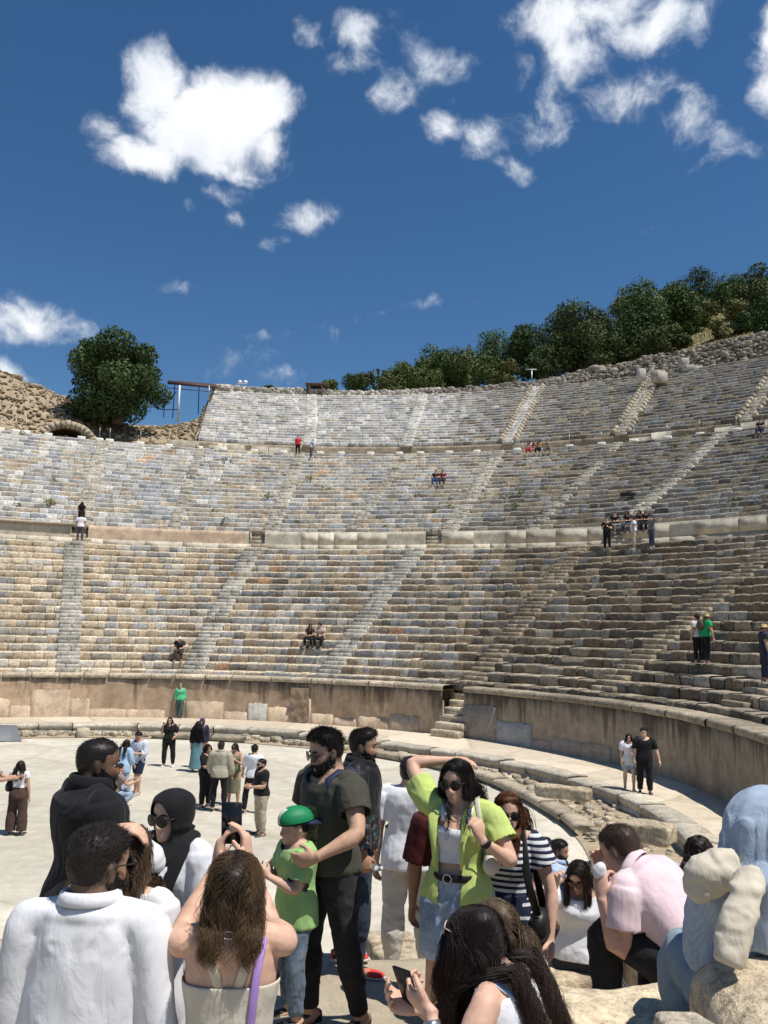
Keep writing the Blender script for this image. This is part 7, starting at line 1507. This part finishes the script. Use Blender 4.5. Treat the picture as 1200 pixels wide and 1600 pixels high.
# water bottle in the jacket wearer's hand
p = JACK; c = handmid(p, 'R'); bt = empty('water_bottle', c); tag(bt, 'clear plastic water bottle in the hand of the man in the flowered jacket', 'bottle'); mm, t_, pb = mat('clear_plastic'); pb.inputs['Transmission Weight'].default_value = .9; pb.inputs['Roughness'].default_value = .08; pb.inputs['Base Color'].default_value = (.85, .9, .92, 1); pb.inputs['IOR'].default_value = 1.2
ax = nrm(np.array([.9, .2, -.15])); mb = MB(); mb.add(*tube([-ax*.07, -ax*.06, ax*.05, ax*.08, ax*.095], [.026, .031, .031, .022, .013], 14)); mb.build('body', mm, bt, smooth=True); mb = MB(); mb.add(*tube([ax*.095, ax*.115], [.015, .015], 12)); mb.build('cap', m_plain('bottle_cap', (.5, .55, .6), .4), bt)
# handkerchief at the pink polo wearer's mouth
p = PINKM; c = handmid(p, 'L')+np.array([-.02, -.02, .04]); V, Q, T = ball((0, 0, 0), (.032, .03, .04), 24, 16); V = V*(1+.35*fbm(V*28, 2, 3))[:, None]; o = MB().add(V, Q, T).build('handkerchief', C_((.66, .66, .64)), smooth=True); o.location = c; tag(o, 'crumpled white handkerchief held at the mouth of the man in pink', 'handkerchief')
# cream puffer jacket over the blue shirt's lap
jk = empty('puffer_jacket', at(1150, 1420, 2.75)); tag(jk, 'cream puffer jacket hanging over the lap of the blue shirt, one sleeve down', 'jacket'); B = np.array(jk.location); CP = C_((.56, .50, .40))
def puff(pts, rad, n=18, ribs=8, amp=.06):
    P = np.array(pts); k = 40; u = np.linspace(0, 1, len(P)); uu = np.linspace(0, 1, k); Pi = np.stack([np.interp(uu, u, P[:, j]) for j in range(3)], 1)
    for _ in range(3): Pi[1:-1] = (Pi[:-2]+2*Pi[1:-1]+Pi[2:])/4
    r = np.interp(uu, u, rad)*(1+amp*np.abs(np.sin(uu*np.pi*ribs))-amp*.5); r[0] *= .6; r[-1] *= .75; return tube(Pi, r, n)
def quilt(pcs, nm, vox=.008):
    V, N, Q, T = fuse(pcs, vox, 4); V = V+N*(.009*(1-2.2*abs(fbm(V*np.array([10, 10, 17])+7, 4, 3)))+.004*fbm(V*40, 5, 2))[:, None]; mb = MB(); mb.add(V, Q, T); mb.build(nm, CP, jk, smooth=True)
L_ = lambda px, py, Y: at(px, py, Y)-B
quilt([tube([L_(1174, 1366, 2.70), L_(1166, 1395, 2.64), L_(1152, 1440, 2.6), L_(1142, 1478, 2.58), L_(1136, 1506, 2.57)], [(.038, .032), (.044, .035), (.046, .034), (.044, .032), (.038, .030)], 20)], 'sleeve')
quilt([ball(L_(1106, 1368, 2.78), (.070, .055, .062), 18, 12), ball(L_(1128, 1362, 2.78), (.065, .06, .050), 18, 12), ball(L_(1092, 1384, 2.78), (.040, .045, .045), 14, 10), tube([L_(1112, 1350, 2.78), L_(1150, 1352, 2.78)], [.045, .045], 14)], 'hood')
# dark cushion left on the seats
P_ = hit(981, 780); V, Q = box(0, 0, 0, .9, .25, .22, bev=.05); o = MB().add(V, Q).build('bag', BLKB); o.location = P_+np.array([0, 0, .13]); o.rotation_euler = (0, 0, -.5); tag(o, 'black bag left alone on the middle seats above the passage group', 'bag')

# ------------------------------------------------------------------ near stones
PALE = np.array([.56, .46, .32]); GRY = np.array([.44, .38, .29])
def on(px, py, Y): return at(px, py, Y)
slab('boulder', 'big flat topped boulder with a dark broken face under the blue shirt', 'boulder', (1.56, 2.30, 3.31), (1.3, 1.1, .64), -.12, PALE, 3, (.0, .0), .05)
slab('boulder', 'pale broad boulder at the bottom edge left of the dark faced one', 'boulder', (.92, 3.12, 3.08), (.80, .72, .36), .2, PALE*1.06, 4, (.06, .03), .06)
slab('boulder', 'small rounded stone at the bottom edge before the dark faced boulder', 'boulder', at(1072, 1618, 2.0), (.12, .11, .065), .2, GRY*1.15, 5, (.0, .0), .04)
slab('stone_block', 'long pale block the man in pink sits on', 'stone block', PINKM.world(PINKM.spine(0))+np.array([.25, .05, -.40]), (.7, .8, .52), .3, PALE, 6, (0, .05), .06)
slab('stone_block', 'low block beyond the pink shirt where the woman in lilac sits', 'stone block', at(1110, 1490, 6.5), (1.2, .9, .6), .1, PALE*.9, 7, (0, 0), .06)
slab('stone_block', 'worn block under the woman reading her phone', 'stone block', READ.world(READ.spine(0))+np.array([.1, .15, -.36]), (.9, .9, .5), .1, PALE, 8, (0, 0), .06)
slab('stone_block', 'worn block under the woman with light brown hair', 'stone block', LBR.world(LBR.spine(0))+np.array([.05, .1, -.36]), (.8, .7, .5), .1, PALE, 9, (0, 0), .06)
for k, (px, py, Y, sx, sy, sz, rz, lb) in enumerate(((842, 1445, 10.6, .8, .5, .45, .3, 'pale squared block beside the steps behind the white sneakers'), (905, 1462, 10.9, .7, .5, .4, -.3, 'long low block beyond the steps left of the white tee'), (855, 1545, 6.6, .7, .55, .38, .4, 'flat stone beside the steps in front of the white sneakers'), (1010, 1300, 13.5, .9, .4, .3, -.7, 'fallen moulded slab on the stony strip below the rim'), (880, 1238, 17.5, 1.1, .4, .25, -.5, 'thin slab lying on the stony strip near the middle'), (640, 1500, 7.6, .55, .45, .2, .5, 'grey field stone on the terrace edge behind the joggers'), (612, 1480, 7.9, .4, .3, .18, .2, 'small pale stone behind the red shoes'), (960, 1640, 4.3, .8, .6, .36, .1, 'flat pale stone at the foot of the man in pink'))):
    slab('stone_block', lb, 'stone block', at(px, py, Y), (sx, sy, sz), rz, PALE*(.8+.05*(k % 4)), 20+k, (0, 0), .06, 'loose blocks around the terrace')
mt, t_, pm = mat('ribbed_rubber'); pm.inputs['Base Color'].default_value = (.06, .062, .062, 1); pm.inputs['Roughness'].default_value = .7
mb = MB(); n = 34; MC = at(902, 1512, 9.7)
for i in range(n): V, Q = box(MC[0]+(i-n/2)*.04, MC[1]+.04*.0, .665, .022, 1.9, .03, bev=.004); mb.add(V, Q)
V, Q = box(MC[0], MC[1], .655, 1.42, 1.92, .03); mb.add(V, Q); tag(mb.build('walkway_mat', mt), 'dark ribbed rubber mat laid on the landing of the steps', 'mat')
